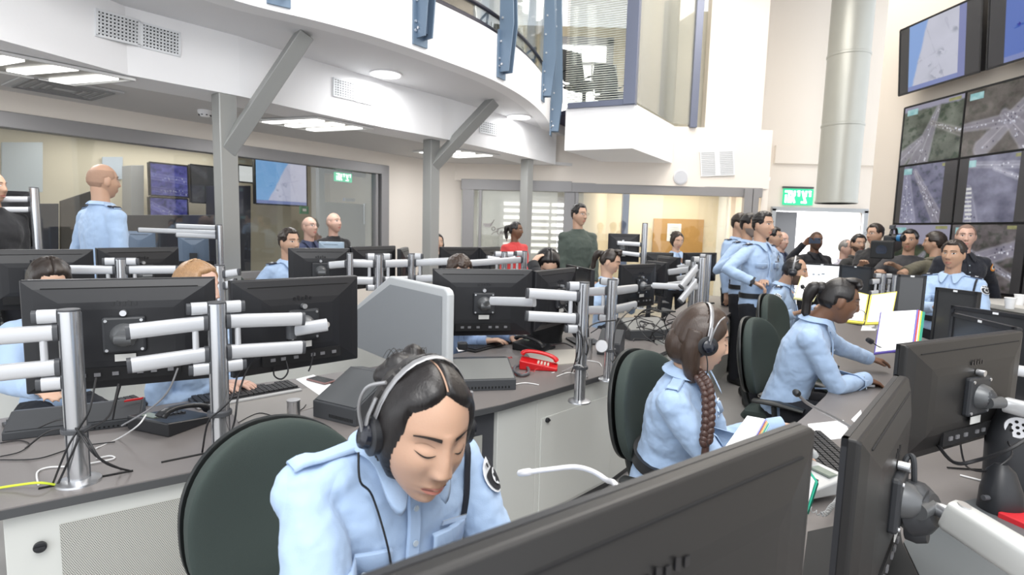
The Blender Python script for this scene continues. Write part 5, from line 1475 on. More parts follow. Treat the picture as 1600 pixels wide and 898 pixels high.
    for s_ in (-1, 1):
        patchm('eyebrow', lambda u: (s_ * (.012 + .038 * u), .0325 + .0044 * math.sin(u * 2.6) - .004 * u - .0022 * (1 - .6 * u) * (1.2 if not female else 1.5), .0325 + .0044 * math.sin(u * 2.6) - .004 * u + .0026 * (1 - .55 * u) * (1.2 if not female else 1.3)), 10, 2, browm, o_ + .001)
        if eyes == 'open':
            arch = lambda u: math.sin(math.pi * u) ** .8
            patchm('eye', lambda u: (s_ * (.0185 + .025 * u), .0105 - .0042 * arch(u) + .001 * u, .0115 + .0050 * arch(u) + .001 * u), 12, 4, mat('eye_white', (.62, .60, .58), .3), o_)
            patchm('iris', lambda u: (s_ * .031 + .0056 * (2 * u - 1), .0110 - .0046 * math.sin(math.pi * u) ** .5, .0116 + .0048 * math.sin(math.pi * u) ** .5), 8, 3, mat('iris_brown', (.018, .010, .007), .15), o_ + .0008)
            patchm('eyelid_line', lambda u: (s_ * (.0175 + .028 * u), .0114 + .0050 * arch(u) + .001 * u, .0132 + .0052 * arch(u) + .001 * u), 12, 2, mat('lash_dark', (.012, .009, .008), .8), o_ + .0012)
        else:
            patchm('eyelashes', lambda u: (s_ * (.0165 + .030 * u), .0066 - .0056 * math.sin(math.pi * u) - .0012 * math.sin(math.pi * u) ** .5 + .001 * u, .0069 - .0052 * math.sin(math.pi * u) + .0010 * math.sin(math.pi * u) ** .5 + .001 * u), 14, 2, mat('lash_dark', (.012, .009, .008), .8), o_ + .0012)
            patchm('eyelid_crease', lambda u: (s_ * (.018 + .027 * u), .0165 + .0035 * math.sin(math.pi * u), .0172 + .0038 * math.sin(math.pi * u)), 12, 1, mat('crease_' + skin, tuple(c * .5 for c in SK[skin]), .7), o_)
    patchm('lips', lambda u: (-.0235 + .047 * u, -.0645 - .0105 * math.sin(math.pi * u) ** .75, -.0635 + .0078 * math.sin(math.pi * u) ** .6 - .0012 * gs(u - .5, .08)), 18, 5, lipm, o_ * .8)
    patchm('mouth_line', lambda u: (-.022 + .044 * u, -.0650, -.0640), 12, 1, mat('mouth_dark', (.06, .02, .018), .6), o_ + .0006)
    if det < 2:
        for s_ in (-1, 1): patchm('nostril', lambda u: (s_ * (.0055 + .006 * u), -.0405 - .001 * math.sin(3.14 * u), -.0385), 4, 1, mat('mouth_dark', (0, 0, 0)), .0008)
    # ---------------- hair
    zfr = {'short': .078, 'buzz': .080, 'bald': .2, 'long': .086, 'bun': .094, 'pony': .080, 'braid': .082, 'receding': .103, 'cap': .06}.get(style, .07)
    ho = {'short': .010, 'buzz': .0042, 'receding': .006, 'long': .013, 'bun': .010, 'pony': .009, 'braid': .015, 'bald': .003, 'cap': .014}.get(style, .01)
    if cap_off: ho = cap_off
    lowz = -.048 if style == 'pony' else -.075 if style in ('short', 'buzz', 'receding', 'bald', 'cap') else -.085

    def hairw(p):
        """1 inside the hair region, falling to 0 at its edge"""
        earz = sst(.058, .062, abs(p.x)) * sst(-.034, -.028, p.y) * sst(.022, .016, p.y) * sst(.026, .018, p.z)
        if style in ('bald', 'short', 'buzz', 'receding', 'cap', 'pony'):
            if p.z > .03: yb = .046
            else: yb = .046 - .034 * sst(.03, -.005, p.z) - .05 * sst(-.008, -.022, p.z)
            sk = sst(yb, yb - .010, p.y) * sst(lowz, lowz + .015, p.z) * (1 - earz)
            if style == 'bald': return sk * sst(.072, .050, p.z)
            zl = zfr + .10 * min(abs(p.x), .045) - 2.4 * max(0, abs(p.x) - .052)
            tk = sst(zl, zl + .010, p.z)
            if style == 'receding': tk = sst(zl, zl + .010, p.z) * sst(.05, .02, p.y); sk *= 1 - sst(.066, .076, p.z) * sst(.0, .02, p.y)
            return max(tk, sk)
        zl = zfr - .30 * abs(p.x) - (2.0 * max(0, abs(p.x) - .045)) if style != 'bun' else zfr - .62 * abs(p.x) - 2.0 * max(0, abs(p.x) - .055)
        yb = .052 - .22 * max(0, .02 - p.z) - (.0 if p.z > 0 else 1.0 * min(.05, -p.z))
        if style == 'receding': yb -= .02; zl = .099 - .0 * abs(p.x)
        if style in ('braid', 'pony', 'bun', 'long'): yb = .048 - .25 * max(0, .03 - p.z); 
        if style in ('braid',) and p.z < .03: yb = .040 - .55 * max(0, .03 - p.z)
        top = sst(zl, zl + .012, p.z)
        sidek = sst(yb, yb - .012, p.y)
        k = max(top, sidek) if p.z > -.005 or style not in ('short', 'buzz', 'receding', 'cap') else sidek
        if p.y > yb and p.z < zl: k = 0 if top == 0 and sidek == 0 else k
        return k * sst(lowz, lowz + .015, p.z)
    if style != 'none':
        nh, nph = (110, 130) if det == 0 else (64, 80) if det == 1 else (40, 52)
        gv, gf, prm = head_grid(nh, nph, 0, female)
        mb = MB(); kk = []
        rr = random.Random(len(label))
        for p, (th, ph) in zip(gv, prm):
            k = hairw(p); kk.append(k)
            o1 = ho
            if style in ('short', 'cap', 'buzz', 'receding') and p.z < .05: k *= .25 + .75 * sst(-.02, .05, p.z)
            if style in ('bun', 'long', 'pony', 'braid'):
                o1 = ho * (1 + .25 * noise.noise(V((p.x * 60, p.y * 18, p.z * 18))))
                if style in ('bun', 'long', 'braid'): o1 *= 1 - .5 * gs(p.x, .003) * (1 if p.y > -.05 and p.z > 0 else 0)
                if p.y < -.02: o1 += .008 if style != 'pony' else .002
            else:
                o1 = ho * (1 + .5 * noise.noise(p * 90))
                if style == 'short' and p.z > .04: o1 += .006
            n = V((p.x / .075 ** 2, p.y / .094 ** 2, p.z / .116 ** 2)).normalized()
            q = p + n * (o1 * k ** .5 if k > 0 else -.002)
            mb.v.append(tuple(HM @ q))
        mb.f = [f for f in gf if max(kk[i] for i in f) > 0.02]
        used = sorted({i for f in mb.f for i in f}); mp = {i: j for j, i in enumerate(used)}
        mb.v = [mb.v[i] for i in used]; mb.f = [tuple(mp[i] for i in f) for f in mb.f]
        hmm = hm if style not in ('bald', 'buzz') else mat('stubble_' + hair + skin, tuple(.26 * c + .74 * s for c, s in zip(HR[hair], SK[skin])) if style == 'bald' else tuple(.65 * c + .35 * s for c, s in zip(HR[hair], SK[skin])), .7, bump=.3, bscale=400)
        if mb.f: mb.obj('hair', hmm, root, smooth=True)
    HP = lambda x, y, z: HM @ V((x, y, z))
    if style == 'bun':
        mb = MB()
        mb.ball(HP(-.005, -.105, .050), (.056, .044, .048), 20, 14)
        for k in range(7):
            an = k * .9; c = HP(-.005 + .036 * math.cos(an), -.110 + .015 * math.sin(an * 2), .050 + .032 * math.sin(an)); mb.ball(c, (.030, .026, .022), 12, 8, Matrix.Rotation(an, 3, 'Y'))
        mb.loft([HP(0, -.08, .05), HP(0, -.10, .055), HP(0, -.12, .06)], [.05, .04, .03], n=16)
        remesh(mb.obj('hair_bun', hm, root, smooth=True), .006, 3, .012)
        r3 = random.Random(4); mb = MB()
        for k in range(14):
            x0 = r3.uniform(-.03, .03); mb.tube([HP(x0, -.09, .085), HP(x0 * 1.2 + r3.uniform(-.01, .01), -.11, .098 + r3.uniform(0, .008)), HP(x0 * 1.3, -.14 + r3.uniform(-.01, .01), .07)], .0005, n=4, sm=4)
        mb.obj('loose_strands', hm, root)
        # pale parting line
        mb = MB(); pts = []
        for k in range(14):
            an = math.radians(56 + k * 5.0); p = head_vert(math.pi / 2 - an, math.pi / 2, .0072, female); pts.append(HM @ p)
        mb.loft(pts, [(.0017, .0010)] * len(pts), side=Rh, n=6); mb.obj('parting', mat('scalp_' + skin, tuple(c * .75 for c in SK[skin]), .6), root)
    if style == 'pony':
        mb = MB(); c0 = HP(0, -.105, .045)
        mb.ball(HP(0, -.098, .045), (.034, .034, .034), 14, 10)
        mb.loft(smooth([c0, HP(0, -.135, .035), HP(.0, -.145, -.03), HP(.0, -.135, -.09), HP(0, -.13, -.15)], 4), [.022 + .012 * math.sin(min(1, i / 9) * 3.1) if i < 14 else .02 - .001 * i for i in range(17)], n=14, side=Rh)
        mb.obj('ponytail', hm, root, smooth=True)
        MB().loft([HP(0, -.118, .045), HP(0, -.128, .045)], [.024, .024], n=16).obj('hair_tie', mat('hair_tie_grey', (.5, .5, .52), .4), root, smooth=True)
        if det < 2:
            mb = MB()
            for k in range(9):
                x = -.03 + .0075 * k; mb.ball(HP(x, .070 - abs(x) * .3, .100 + .004 * math.sin(k * 2)), (.019, .022, .016), 12, 8, Matrix.Rotation(k * .7, 3, 'X'))
            mb.ball(HP(0, .03, .118), (.05, .05, .02), 16, 10)
            remesh(mb.obj('hair_front_roll', hm, root, smooth=True), .006, 2, .006)
    if style == 'braid':
        # smooth long side fall then braid over the near shoulder
        mb = MB()
        mb.loft(smooth([HP(.045, -.045, .03), HP(.055, -.05, -.04), HP(.055, -.03, -.11), HP(.05, -.005, -.15)], 4), [(.05 - .0025 * i, .045 - .002 * i) for i in range(13)], side=Rh, n=18)
        mb.ball(HP(0, -.055, -.03), (.075, .06, .08), 20, 14)
        remesh(mb.obj('hair_fall', hm, root, smooth=True), .006, 3, .006)
        mb = MB(); path = smooth([HP(.055, -.005, -.12), at(1104, 606, 1.86), at(1107, 650, 1.80), at(1103, 690, 1.78)], 9)
        for i, c in enumerate(path):
            for s_ in (-1, 1):
                mb.ball(c + Fh * .0085 * s_ + V((0, -.004 * (1 if i % 2 else -1), .007 * s_)), (.0135, .0115, .017), 12, 8, Matrix.Rotation(.6 * s_, 3, 'Y'))
        mb.obj('braid', hair_mat('braid', (.06, .030, .024)), root, smooth=True)
        MB().loft([path[-1] + V((0, 0, .01)), path[-1] - V((0, 0, .012))], [.013, .013], n=14).obj('hair_tie', mat('hair_tie_dark', (.03, .02, .02), .6), root, smooth=True)
        MB().loft([path[-1] - V((0, 0, .01)), path[-1] - V((0, 0, .05)), path[-1] - V((0, 0, .08))], [.012, .014, .003], n=12).obj('braid_end', hair_mat('braid', (0, 0, 0)), root, smooth=True)
    if style == 'long':
        mb = MB()
        mb.loft(smooth([HP(0, -.05, .04), HP(0, -.065, -.04), HP(0, -.06, -.12), HP(0, -.05, -.2)], 4), [(.078, .05)] * 5 + [(.078 - .003 * i, .05 - .002 * i) for i in range(8)], side=Rh, n=20)
        for s_ in (-1, 1): mb.loft([HP(s_ * .07, .0, .04), HP(s_ * .083, .0, -.03), HP(s_ * .080, .0, -.11)], [(.016, .03), (.016, .034), (.01, .025)], side=Rh, n=12)
        remesh(mb.obj('long_hair', hm, root, smooth=True), .006 if det < 2 else .009, 3, .01)
        if hair == 'blonde':
            mb = MB(); r3 = random.Random(9)
            for k in range(34):
                an = r3.uniform(-1.1, 1.1); pts = [HM @ head_vert(.25 + j * .26, -math.pi / 2 + an + .1 * j * (1 if an > 0 else -1) + math.pi * .0, .018, female) for j in range(6)]
                mb.tube(pts, .0016, n=4, sm=3)
            mb.obj('hair_streaks', hair_mat('blonde_light', (.52, .36, .20)), root)
    if beard:
        bm_ = mat('beard_' + beard, tuple(.55 * c + .45 * s * .5 for c, s in zip(HR[beard], SK[skin])), .85, bump=.4, bscale=500)
        gv, gf, prm = head_grid(60, 80, 0, female); kk = []; mb = MB()
        for p in gv:
            zt_ = -.030 - .55 * max(0, .055 - abs(p.x)) if abs(p.x) > .027 else -.046
            k = 1.0 if (p.z < zt_ and p.y > -.002 and p.z > -.125) else 0
            if abs(p.x) < .024 and -.078 < p.z < -.0555: k = 0
            kk.append(k); n = V((p.x / .075 ** 2, (p.y - .02) / .094 ** 2, p.z / .116 ** 2)).normalized(); mb.v.append(tuple(HM @ (p + n * (.0045 + (.0015 if det == 2 else 0)))))
        mb.f = [f for f in gf if min(kk[i] for i in f) > 0]
        if mb.f:
            used = sorted({i for f in mb.f for i in f}); mp = {i: j for j, i in enumerate(used)}
            mb.v = [mb.v[i] for i in used]; mb.f = [tuple(mp[i] for i in f) for f in mb.f]; mb.obj('beard', bm_, root, smooth=True)
    if glasses:
        mb = MB()
        for s_ in (-1, 1):
            mb.tube([HP(s_ * .031 + .021 * math.cos(t_), .097, .010 + .015 * math.sin(t_)) for t_ in [k * math.tau / 12 for k in range(13)]], .0013, n=6, sm=2)
            mb.tube([HP(s_ * .052, .095, .016), HP(s_ * .072, .06, .014), HP(s_ * .080, .0, .006)], .0013, n=6)
        mb.tube([HP(-.010, .098, .012), HP(0, .101, .015), HP(.010, .098, .012)], .0013, n=6)
        mb.obj('glasses', mat('glasses_dark', (.02, .02, .02), .3), root)
    if headset:
        hmtl = mat('headset_silver', (.35, .35, .36), .3, .6)
        s_ = 1 if headset == 'right' else -1
        r_o = ho + .006
        mb = MB(); pts = []
        for k in range(17):
            an = math.pi * k / 16; c = V((math.cos(an) * (.082 + ho * .6), -.012 - .0 * math.sin(an), math.sin(an) * (.116 + r_o) + .0)); pts.append(HM @ c)
        pts2 = [pts[0] - Uh * .01] + pts + [pts[-1] - Uh * .01]
        mb.loft(pts2, [(.0075, .0022)] * len(pts2), side=Fh, n=10); hb_ = mb.obj('headset', hmtl, root, smooth=True)
        for q in ((1, -1) if headset == 'right' else (-1, 1)):
            mb = MB(); x0 = q * (.079 + ho * .35)
            mb.loft([HP(x0 - q * .004, -.010, -.008), HP(x0 + q * .010, -.010, -.008), HP(x0 + q * .013, -.010, -.008)], [(.034, .036), (.035, .037), (.029, .031)], side=Uh, n=24)
            mb.obj('ear_cushion', black, hb_, smooth=True)
            MB().loft([HP(x0 + q * .013, -.010, -.008), HP(x0 + q * .022, -.010, -.006), HP(x0 + q * .026, -.010, -.005)], [(.024, .024), (.022, .022), (.013, .013)], side=Uh, n=20).obj('ear_cup', mat('headset_navy', (.012, .014, .022), .2), hb_, smooth=True)
            MB().loft([HP(x0 + q * .018, -.011, .0), HP(x0 + q * .016, -.012, .03), HP(x0 + q * .008, -.012, .06)], [(.006, .003), (.005, .003), (.004, .003)], side=Fh, n=10).obj('ear_yoke', hmtl, hb_, smooth=True)
        x0 = s_ * (.079 + ho * .35 + .022)
        MB().tube([HP(x0, -.010, .0), HP(x0 + s_ * .012, -.014, .045), HP(x0 + s_ * .008, -.004, .085), HP(x0 - s_ * .012, .02, .105)], .003, n=8).obj('microphone_boom', hmtl, hb_, smooth=True)
        e_ = HP(x0, -.012, -.04); sh = sr if s_ > 0 else sl
        cable = smooth([e_, e_ - up * .05 + fw * .006, neck + lat * s_ * .085 - tv * .05 + fw * .085, neck + lat * s_ * .06 - tv * .14 + fw * .135, neck + lat * s_ * .03 - tv * .24 + fw * .150], 6)
        MB().loft(cable, [.0022] * len(cable), n=6).obj('headset_cable', rubber, hb_, smooth=True)
    # ---------------- shirt
    sm_ = cloth('shirt_' + shirtname, shirt)
    T = .012 * S
    h2n = neck - hip
    b = MB()
    hb = hip - up * .04 * S if not seated else hip + tv * .0
    fwd = lat.cross(tv) * -1
    ctr = lambda k, f=0.0: hip + h2n * k + fw * f * S
    fem = 1 if female else 0
    rings = [(ctr(-.05), .165, .118), (ctr(.12), .155, .112), (ctr(.32), .147 - .010 * fem, .108), (ctr(.52, .004), .160, .116 + .004 * fem), (ctr(.70, .008), .178, .120 + .006 * fem), (ctr(.83, .004), .182, .106), (ctr(.91), .158, .088), (ctr(.97), .112, .072), (ctr(1.02), .076, .064), (ctr(1.06), .066, .062)]
    b.loft([r[0] for r in rings], [((r[1] * ws + .004) * S, r[2] * S) for r in rings], side=lat, n=32, p=2.3)
    for s0, e0, w0, s_ in ((sr, er, wr_, 1), (sl, el, wl_, -1)):
        inn_ = neck + (s0 - neck) * .35 - tv * .01
        if sleeves == 'long':
            u1 = (w0 - e0).normalized()
            b.loft([inn_, s0, s0.lerp(e0, .35), s0.lerp(e0, .75), e0, e0.lerp(w0, .3), e0.lerp(w0, .8), w0 - u1 * .008], [.052 * S, .062 * S, .058 * S, .051 * S, .050 * S, .048 * S, .041 * S, .038 * S], n=20, side=up)
        else:
            b.loft([inn_, s0, s0.lerp(e0, .35), s0.lerp(e0, .75)], [.052 * S, .062 * S, .060 * S, .058 * S], n=20, side=up)
        b.ball(s0, .061 * S, 14, 10)
    so = b.obj('shirt' if shirt == shirt_blue or 'tee' in shirtname or shirtname in ('olive', 'pale_lilac', 'navy', 'mid_blue') else 'top', sm_, root, smooth=True); remesh(so, {0: .006, 1: .009, 2: .013}[det], {0: 5, 1: 4, 2: 3}[det], {0: .016, 1: .014, 2: .012}[det] * S)
    if sleeves == 'long' and collar:
        for e0, w0 in ((er, wr_), (el, wl_)):
            u1 = (w0 - e0).normalized(); MB().loft([w0 - u1 * .055, w0 - u1 * .05, w0 + u1 * .002], [.0415 * S, .043 * S, .040 * S], n=20, side=up).obj('cuff', sm_, so, smooth=True)
    sb = MB(); sb.v, sb.f = b.v, b.f
    tb = BVHTree.FromPolygons([V(p) for p in b.v], b.f)

    def chest(u, v_, off=.006):
        """u lateral metres (+ right), v along the torso from neck downwards"""
        o = neck - tv * v_ * S + lat * u * S; h = tb.ray_cast(o + fw * .5, -fw)
        return (h[0] + fw * off) if h[0] else o + fw * .12
    if collar:
        cm_ = sm_
        for s_ in (-1, 1):
            mb = MB(); vs = []; N_ = 16
            for k in range(N_ + 1):
                t_ = k / N_; an = math.radians(8 + 172 * t_)
                rx, ry = .066 * S, .066 * S
                cx = lat * s_ * math.sin(an) * rx + fw * math.cos(an) * ry
                base = neck + fw * .006
                topz = .052 - .022 * (1 - t_) ** 2
                drop = .028 + (.062 if det else .092) * (1 - sst(0, .34, t_))
                vs.append(base + cx * .86 + tv * (topz - .012) * S)
                vs.append(base + cx * 1.0 + tv * topz * S)
                vs.append(base + cx * 1.22 + tv * (topz - .016) * S + lat * s_ * .004)
                vs.append(base + cx * ((1.42 if det else 1.52) + (.25 if det else .45) * (1 - sst(0, .3, t_))) + tv * (topz - drop) * S + lat * s_ * .022 * S * (1 - sst(.0, .3, t_)) + fw * .012 * (1 - sst(0, .4, t_)))
            fs = [(4 * k + j, 4 * k + 4 + j, 4 * k + 5 + j, 4 * k + 1 + j) for k in range(N_) for j in range(3)]
            mb.add(vs, fs); o = mb.obj('collar', cm_, so, smooth=True); so2 = o.modifiers.new('t', 'SOLIDIFY'); so2.thickness = .003; so2.offset = 0
            ss_ = o.modifiers.new('sub', 'SUBSURF'); ss_.levels = 1; ss_.render_levels = 1
        if det < 2 or buttons:
            mb = MB(); vs = []
            for k in range(13):
                v_ = .05 + k * .028
                for u in (-.014, -.011, .011, .014): vs.append(chest(u, v_, .013 if abs(u) < .012 else .007))
            fs = [(4 * k + j, 4 * k + 4 + j, 4 * k + 5 + j, 4 * k + 1 + j) for k in range(12) for j in range(3)]
            mb.add(vs, fs); mb.obj('button_placket', sm_, so, smooth=True)
            for k in range(5):
                c = chest(0, .085 + k * .065, .0145); MB().cyl(c, c + fw * .003, .0055, 14).obj('button', mat('button_pale', (.45, .52, .58), .3), so)
    if pocket:
        for s_ in (-1, 1):
            mb = MB(); vs = []; nn = 8
            for k in range(nn + 1):
                u = s_ * (.045 + .105 * k / nn)
                for v_ in (.150, .154, .190 + .010 * math.sin(math.pi * k / nn)): vs.append(chest(u, v_, .012 if v_ > .152 else .006))
            fs = [(3 * k + j, 3 * k + 3 + j, 3 * k + 4 + j, 3 * k + 1 + j) for k in range(nn) for j in range(2)]
            o = mb.add(vs, fs).obj('pocket_flap', sm_, so, smooth=True); q = o.modifiers.new('t', 'SOLIDIFY'); q.thickness = .003
            c = chest(s_ * .098, .186, .016); MB().cyl(c, c + fw * .003, .005, 12).obj('pocket_button', mat('button_pale', (0, 0, 0)), so)
        c = chest(-.10, .135, .014); MB().beam(c - lat * .030, c + lat * .030, tv * .005, fw * .002).obj('name_bar', alu, so)
    if epaul:
        for s0, s_ in ((sr, 1), (sl, -1)):
            ax = (s0 - neck); ax.z = 0; L_ = ax.length; ax.normalize(); sd_ = V((-ax.y, ax.x, 0))
            def strap(name, m_, u0, u1, hw, off):
                mb = MB(); vs = []; n_ = 8
                for k in range(n_ + 1):
                    c = neck + ax * L_ * (u0 + (u1 - u0) * k / n_)
                    h = tb.ray_cast(V((c.x, c.y, neck.z + .3)), -up); z = h[0].z if h[0] else neck.z
                    for q in (-1, -.8, .8, 1): 
                        p = V((c.x, c.y, z)) + sd_ * hw * q; h = tb.ray_cast(V((p.x, p.y, neck.z + .3)), -up); zz = h[0].z if h[0] else z
                        vs.append(V((p.x, p.y, zz + off - (.004 if abs(q) == 1 else 0))))
                mb.add(vs, [(4 * k + j_, 4 * k + 4 + j_, 4 * k + 5 + j_, 4 * k + 1 + j_) for k in range(n_) for j_ in range(3)])
                o = mb.obj(name, m_, so, smooth=True); q_ = o.modifiers.new('t', 'SOLIDIFY'); q_.thickness = .004; q_.offset = 0
            strap('shoulder_strap', sm_, .42, 1.16, .023, .009)
            if epaul != 'plain':
                strap('rank_slide', mat('rank_navy', (.012, .014, .03), .7), .72, 1.14, .026, .014)
                strap('rank_mark', mat('rank_silver', (.65, .67, .7), .4, .3), .86, .98, .010, .018)
    if patch:
        for sd in ([patch] if patch in ('left', 'right') else ['left', 'right']):
            s0, e0, s_ = (sr, er, 1) if sd == 'right' else (sl, el, -1)
            ax = (e0 - s0).normalized(); c = s0 + ax * .055
            out = (lat * s_ * .8 + fw * .25 + (CAM - c).normalized() * .5); out = (out - ax * out.dot(ax)).normalized(); side_ = ax.cross(out)
            def sp(u, v_, off=.004):
                o = c + ax * v_ + side_ * u; h = tb.ray_cast(o + out * .25, -out); return (h[0] + out * (off + .006)) if h[0] else o + out * .075
            def disc(name, m_, fx, off, rng=20):
                mb = MB(); vs = [sp(0, 0, off)]
                for rr_ in (.5, 1.0):
                    for k in range(rng): x, y = fx(k * math.tau / rng); vs.append(sp(x * rr_, y * rr_, off))
                fs = [(0, 1 + k, 1 + (k + 1) % rng) for k in range(rng)] + [(1 + k, 1 + rng + k, 1 + rng + (k + 1) % rng, 1 + (k + 1) % rng) for k in range(rng)]
                mb.add(vs, fs); o = mb.obj(name, m_, so, smooth=True); return o
            shield = lambda t_: (.036 * math.copysign(abs(math.cos(t_)) ** .7, math.cos(t_)), .044 * math.sin(t_) if math.sin(t_) > 0 else .036 * math.sin(t_))
            if patch and shirtname == 'black_jacket':
                disc('arm_patch', mat('patch_orange', (.75, .28, .04), .7), shield, .002); disc('patch_centre', mat('patch_cream', (.75, .70, .60), .7), lambda t_: (.026 * math.cos(t_), .026 * math.sin(t_)), .004); disc('patch_figure', mat('patch_navy', (.02, .03, .06), .7), lambda t_: (.013 * math.cos(t_), .018 * math.sin(t_)), .006)
            else:
                disc('arm_patch', mat('patch_white', (.75, .77, .80), .7), shield, .002)
                disc('patch_field', mat('patch_black', (.015, .016, .02), .7), lambda t_: (.032 * math.copysign(abs(math.cos(t_)) ** .7, math.cos(t_)), .040 * math.sin(t_) if math.sin(t_) > 0 else .012 * math.sin(t_)), .004)
                disc('patch_ring', mat('patch_white', (0, 0, 0)), lambda t_: (.019 * math.cos(t_), .019 * math.sin(t_) + .010), .006)
                disc('patch_star', mat('patch_black', (0, 0, 0)), lambda t_: ((.014 - .004 * (math.cos(6 * t_))) * math.cos(t_), (.014 - .004 * math.cos(6 * t_)) * math.sin(t_) + .010), .0075, 24)
                mb = MB()
                for k in range(4): p = sp(-.022 + .0145 * k, -.022, .0065); mb.beam(p - side_ * .004, p + side_ * .004, ax * .005, out * .0006)
                mb.obj('patch_letters', mat('patch_black', (0, 0, 0)), so)
            if lanyard:
                mb = MB(); pts = []
                for k in range(9):
                    t_ = k / 8; o = neck.lerp(s0, .98) + lat * s_ * .0 - tv * (.32 * t_ - .0); o = o + fw * .02 - lat * s_ * .02 * t_
                    dr_ = (fw * (.4 + .6 * t_) + up * (1 - t_) * .9).normalized(); h = tb.ray_cast(o + dr_ * .4, -dr_); pts.append((h[0] + dr_ * .010) if h[0] else o + fw * .1)
                mb.loft(smooth(pts, 3), [(.0075, .004)] * (len(pts) * 3 - 2), side=lat, n=8); mb.obj('shoulder_cord', mat('cord_navy', (.01, .012, .02), .7), so, smooth=True)
    if watch:
        u1 = (wr_ - er).normalized(); c = wr_ - u1 * .012
        MB().loft([c - u1 * .010, c + u1 * .010], [.044 * S, .044 * S], n=20, side=up).obj('wrist_watch', black, root, smooth=True)
        wn = (CAM - c); wn = (wn - u1 * wn.dot(u1)).normalized(); MB().cyl(c + wn * .040, c + wn * .052, .019, 20).obj('watch_case', mat('watch_dark', (.02, .02, .025), .2, .4), root)
    # ---------------- trousers and shoes
    tm = mat('trousers_' + ('%02d%02d%02d' % tuple(int(c * 99) for c in trousers)), trousers, .9, bump=.1, bscale=300)
    hl, hr_ = hip - rt * .09 * S, hip + rt * .09 * S
    ty = MB(); shoes = []
    ty.loft([hip + tv * .09 * S, hip + tv * .0, hip - up * .07 * S], [(.138 * S * ws, .098 * S), (.150 * S * ws, .108 * S), (.145 * S * ws, .105 * S)], side=rt, n=24)
    if seated:
        thl, shl = .43 * S, max(.2, hip.z - .02 - zf - .09)
        for h0, s_ in ((hr_, 1), (hl, -1)):
            kn = h0 + fw * thl + rt * s_ * .04 - up * .01; an = V((kn.x, kn.y, zf + .09)) - fw * .04
            ty.loft([h0 - up * .01, h0.lerp(kn, .5), kn, kn - up * .04, kn.lerp(an, .6), an], [.088 * S, .080 * S, .066 * S, .064 * S, .058 * S, .055 * S], n=16, side=rt)
            ty.ball(kn, .064 * S, 12, 8); shoes.append(an)
    else:
        for h0, s_ in ((hr_, 1), (hl, -1)):
            an = V((h0.x, h0.y, zf + .09)) + rt * s_ * .03 + (fw * .06 * s_ if feet is None else fw * feet * s_)
            kn = h0.lerp(an, .5) + fw * .02
            ty.loft([h0, h0.lerp(kn, .5), kn, kn.lerp(an, .5), an - up * .05], [.092 * S, .082 * S, .066 * S, .060 * S, .062 * S], n=16, side=rt); shoes.append(an)
    to = ty.obj('trousers', tm, root, smooth=True); remesh(to, .011 if det < 2 else .016, 3, .012)
    for an in shoes:
        z0 = V((an.x, an.y, zf)); sh = MB()
        sh.loft([z0 - fw * .07 + up * .045, z0 - fw * .03 + up * .05, z0 + fw * .06 + up * .04, z0 + fw * .14 + up * .032, z0 + fw * .185 + up * .024], [(.030, .040), (.038, .048), (.042, .038), (.045, .030), (.028, .018)], side=rt, n=18, p=2.6)
        sh.loft([z0 - fw * .02 + up * .05, z0 - fw * .01 + up * .12], [(.04, .045), (.036, .042)], side=rt, n=16)
        sh.obj('shoe', mat('shoe_black', (.012, .012, .013), .3), root, smooth=True)
    if 'police' in label or 'officer' in label:
        MB().loft([hip + tv * .055 * S, hip + tv * .10 * S], [(.172 * S * ws, .130 * S), (.172 * S * ws, .130 * S)], side=rt, n=28).obj('belt', black, root, smooth=True)
    return root


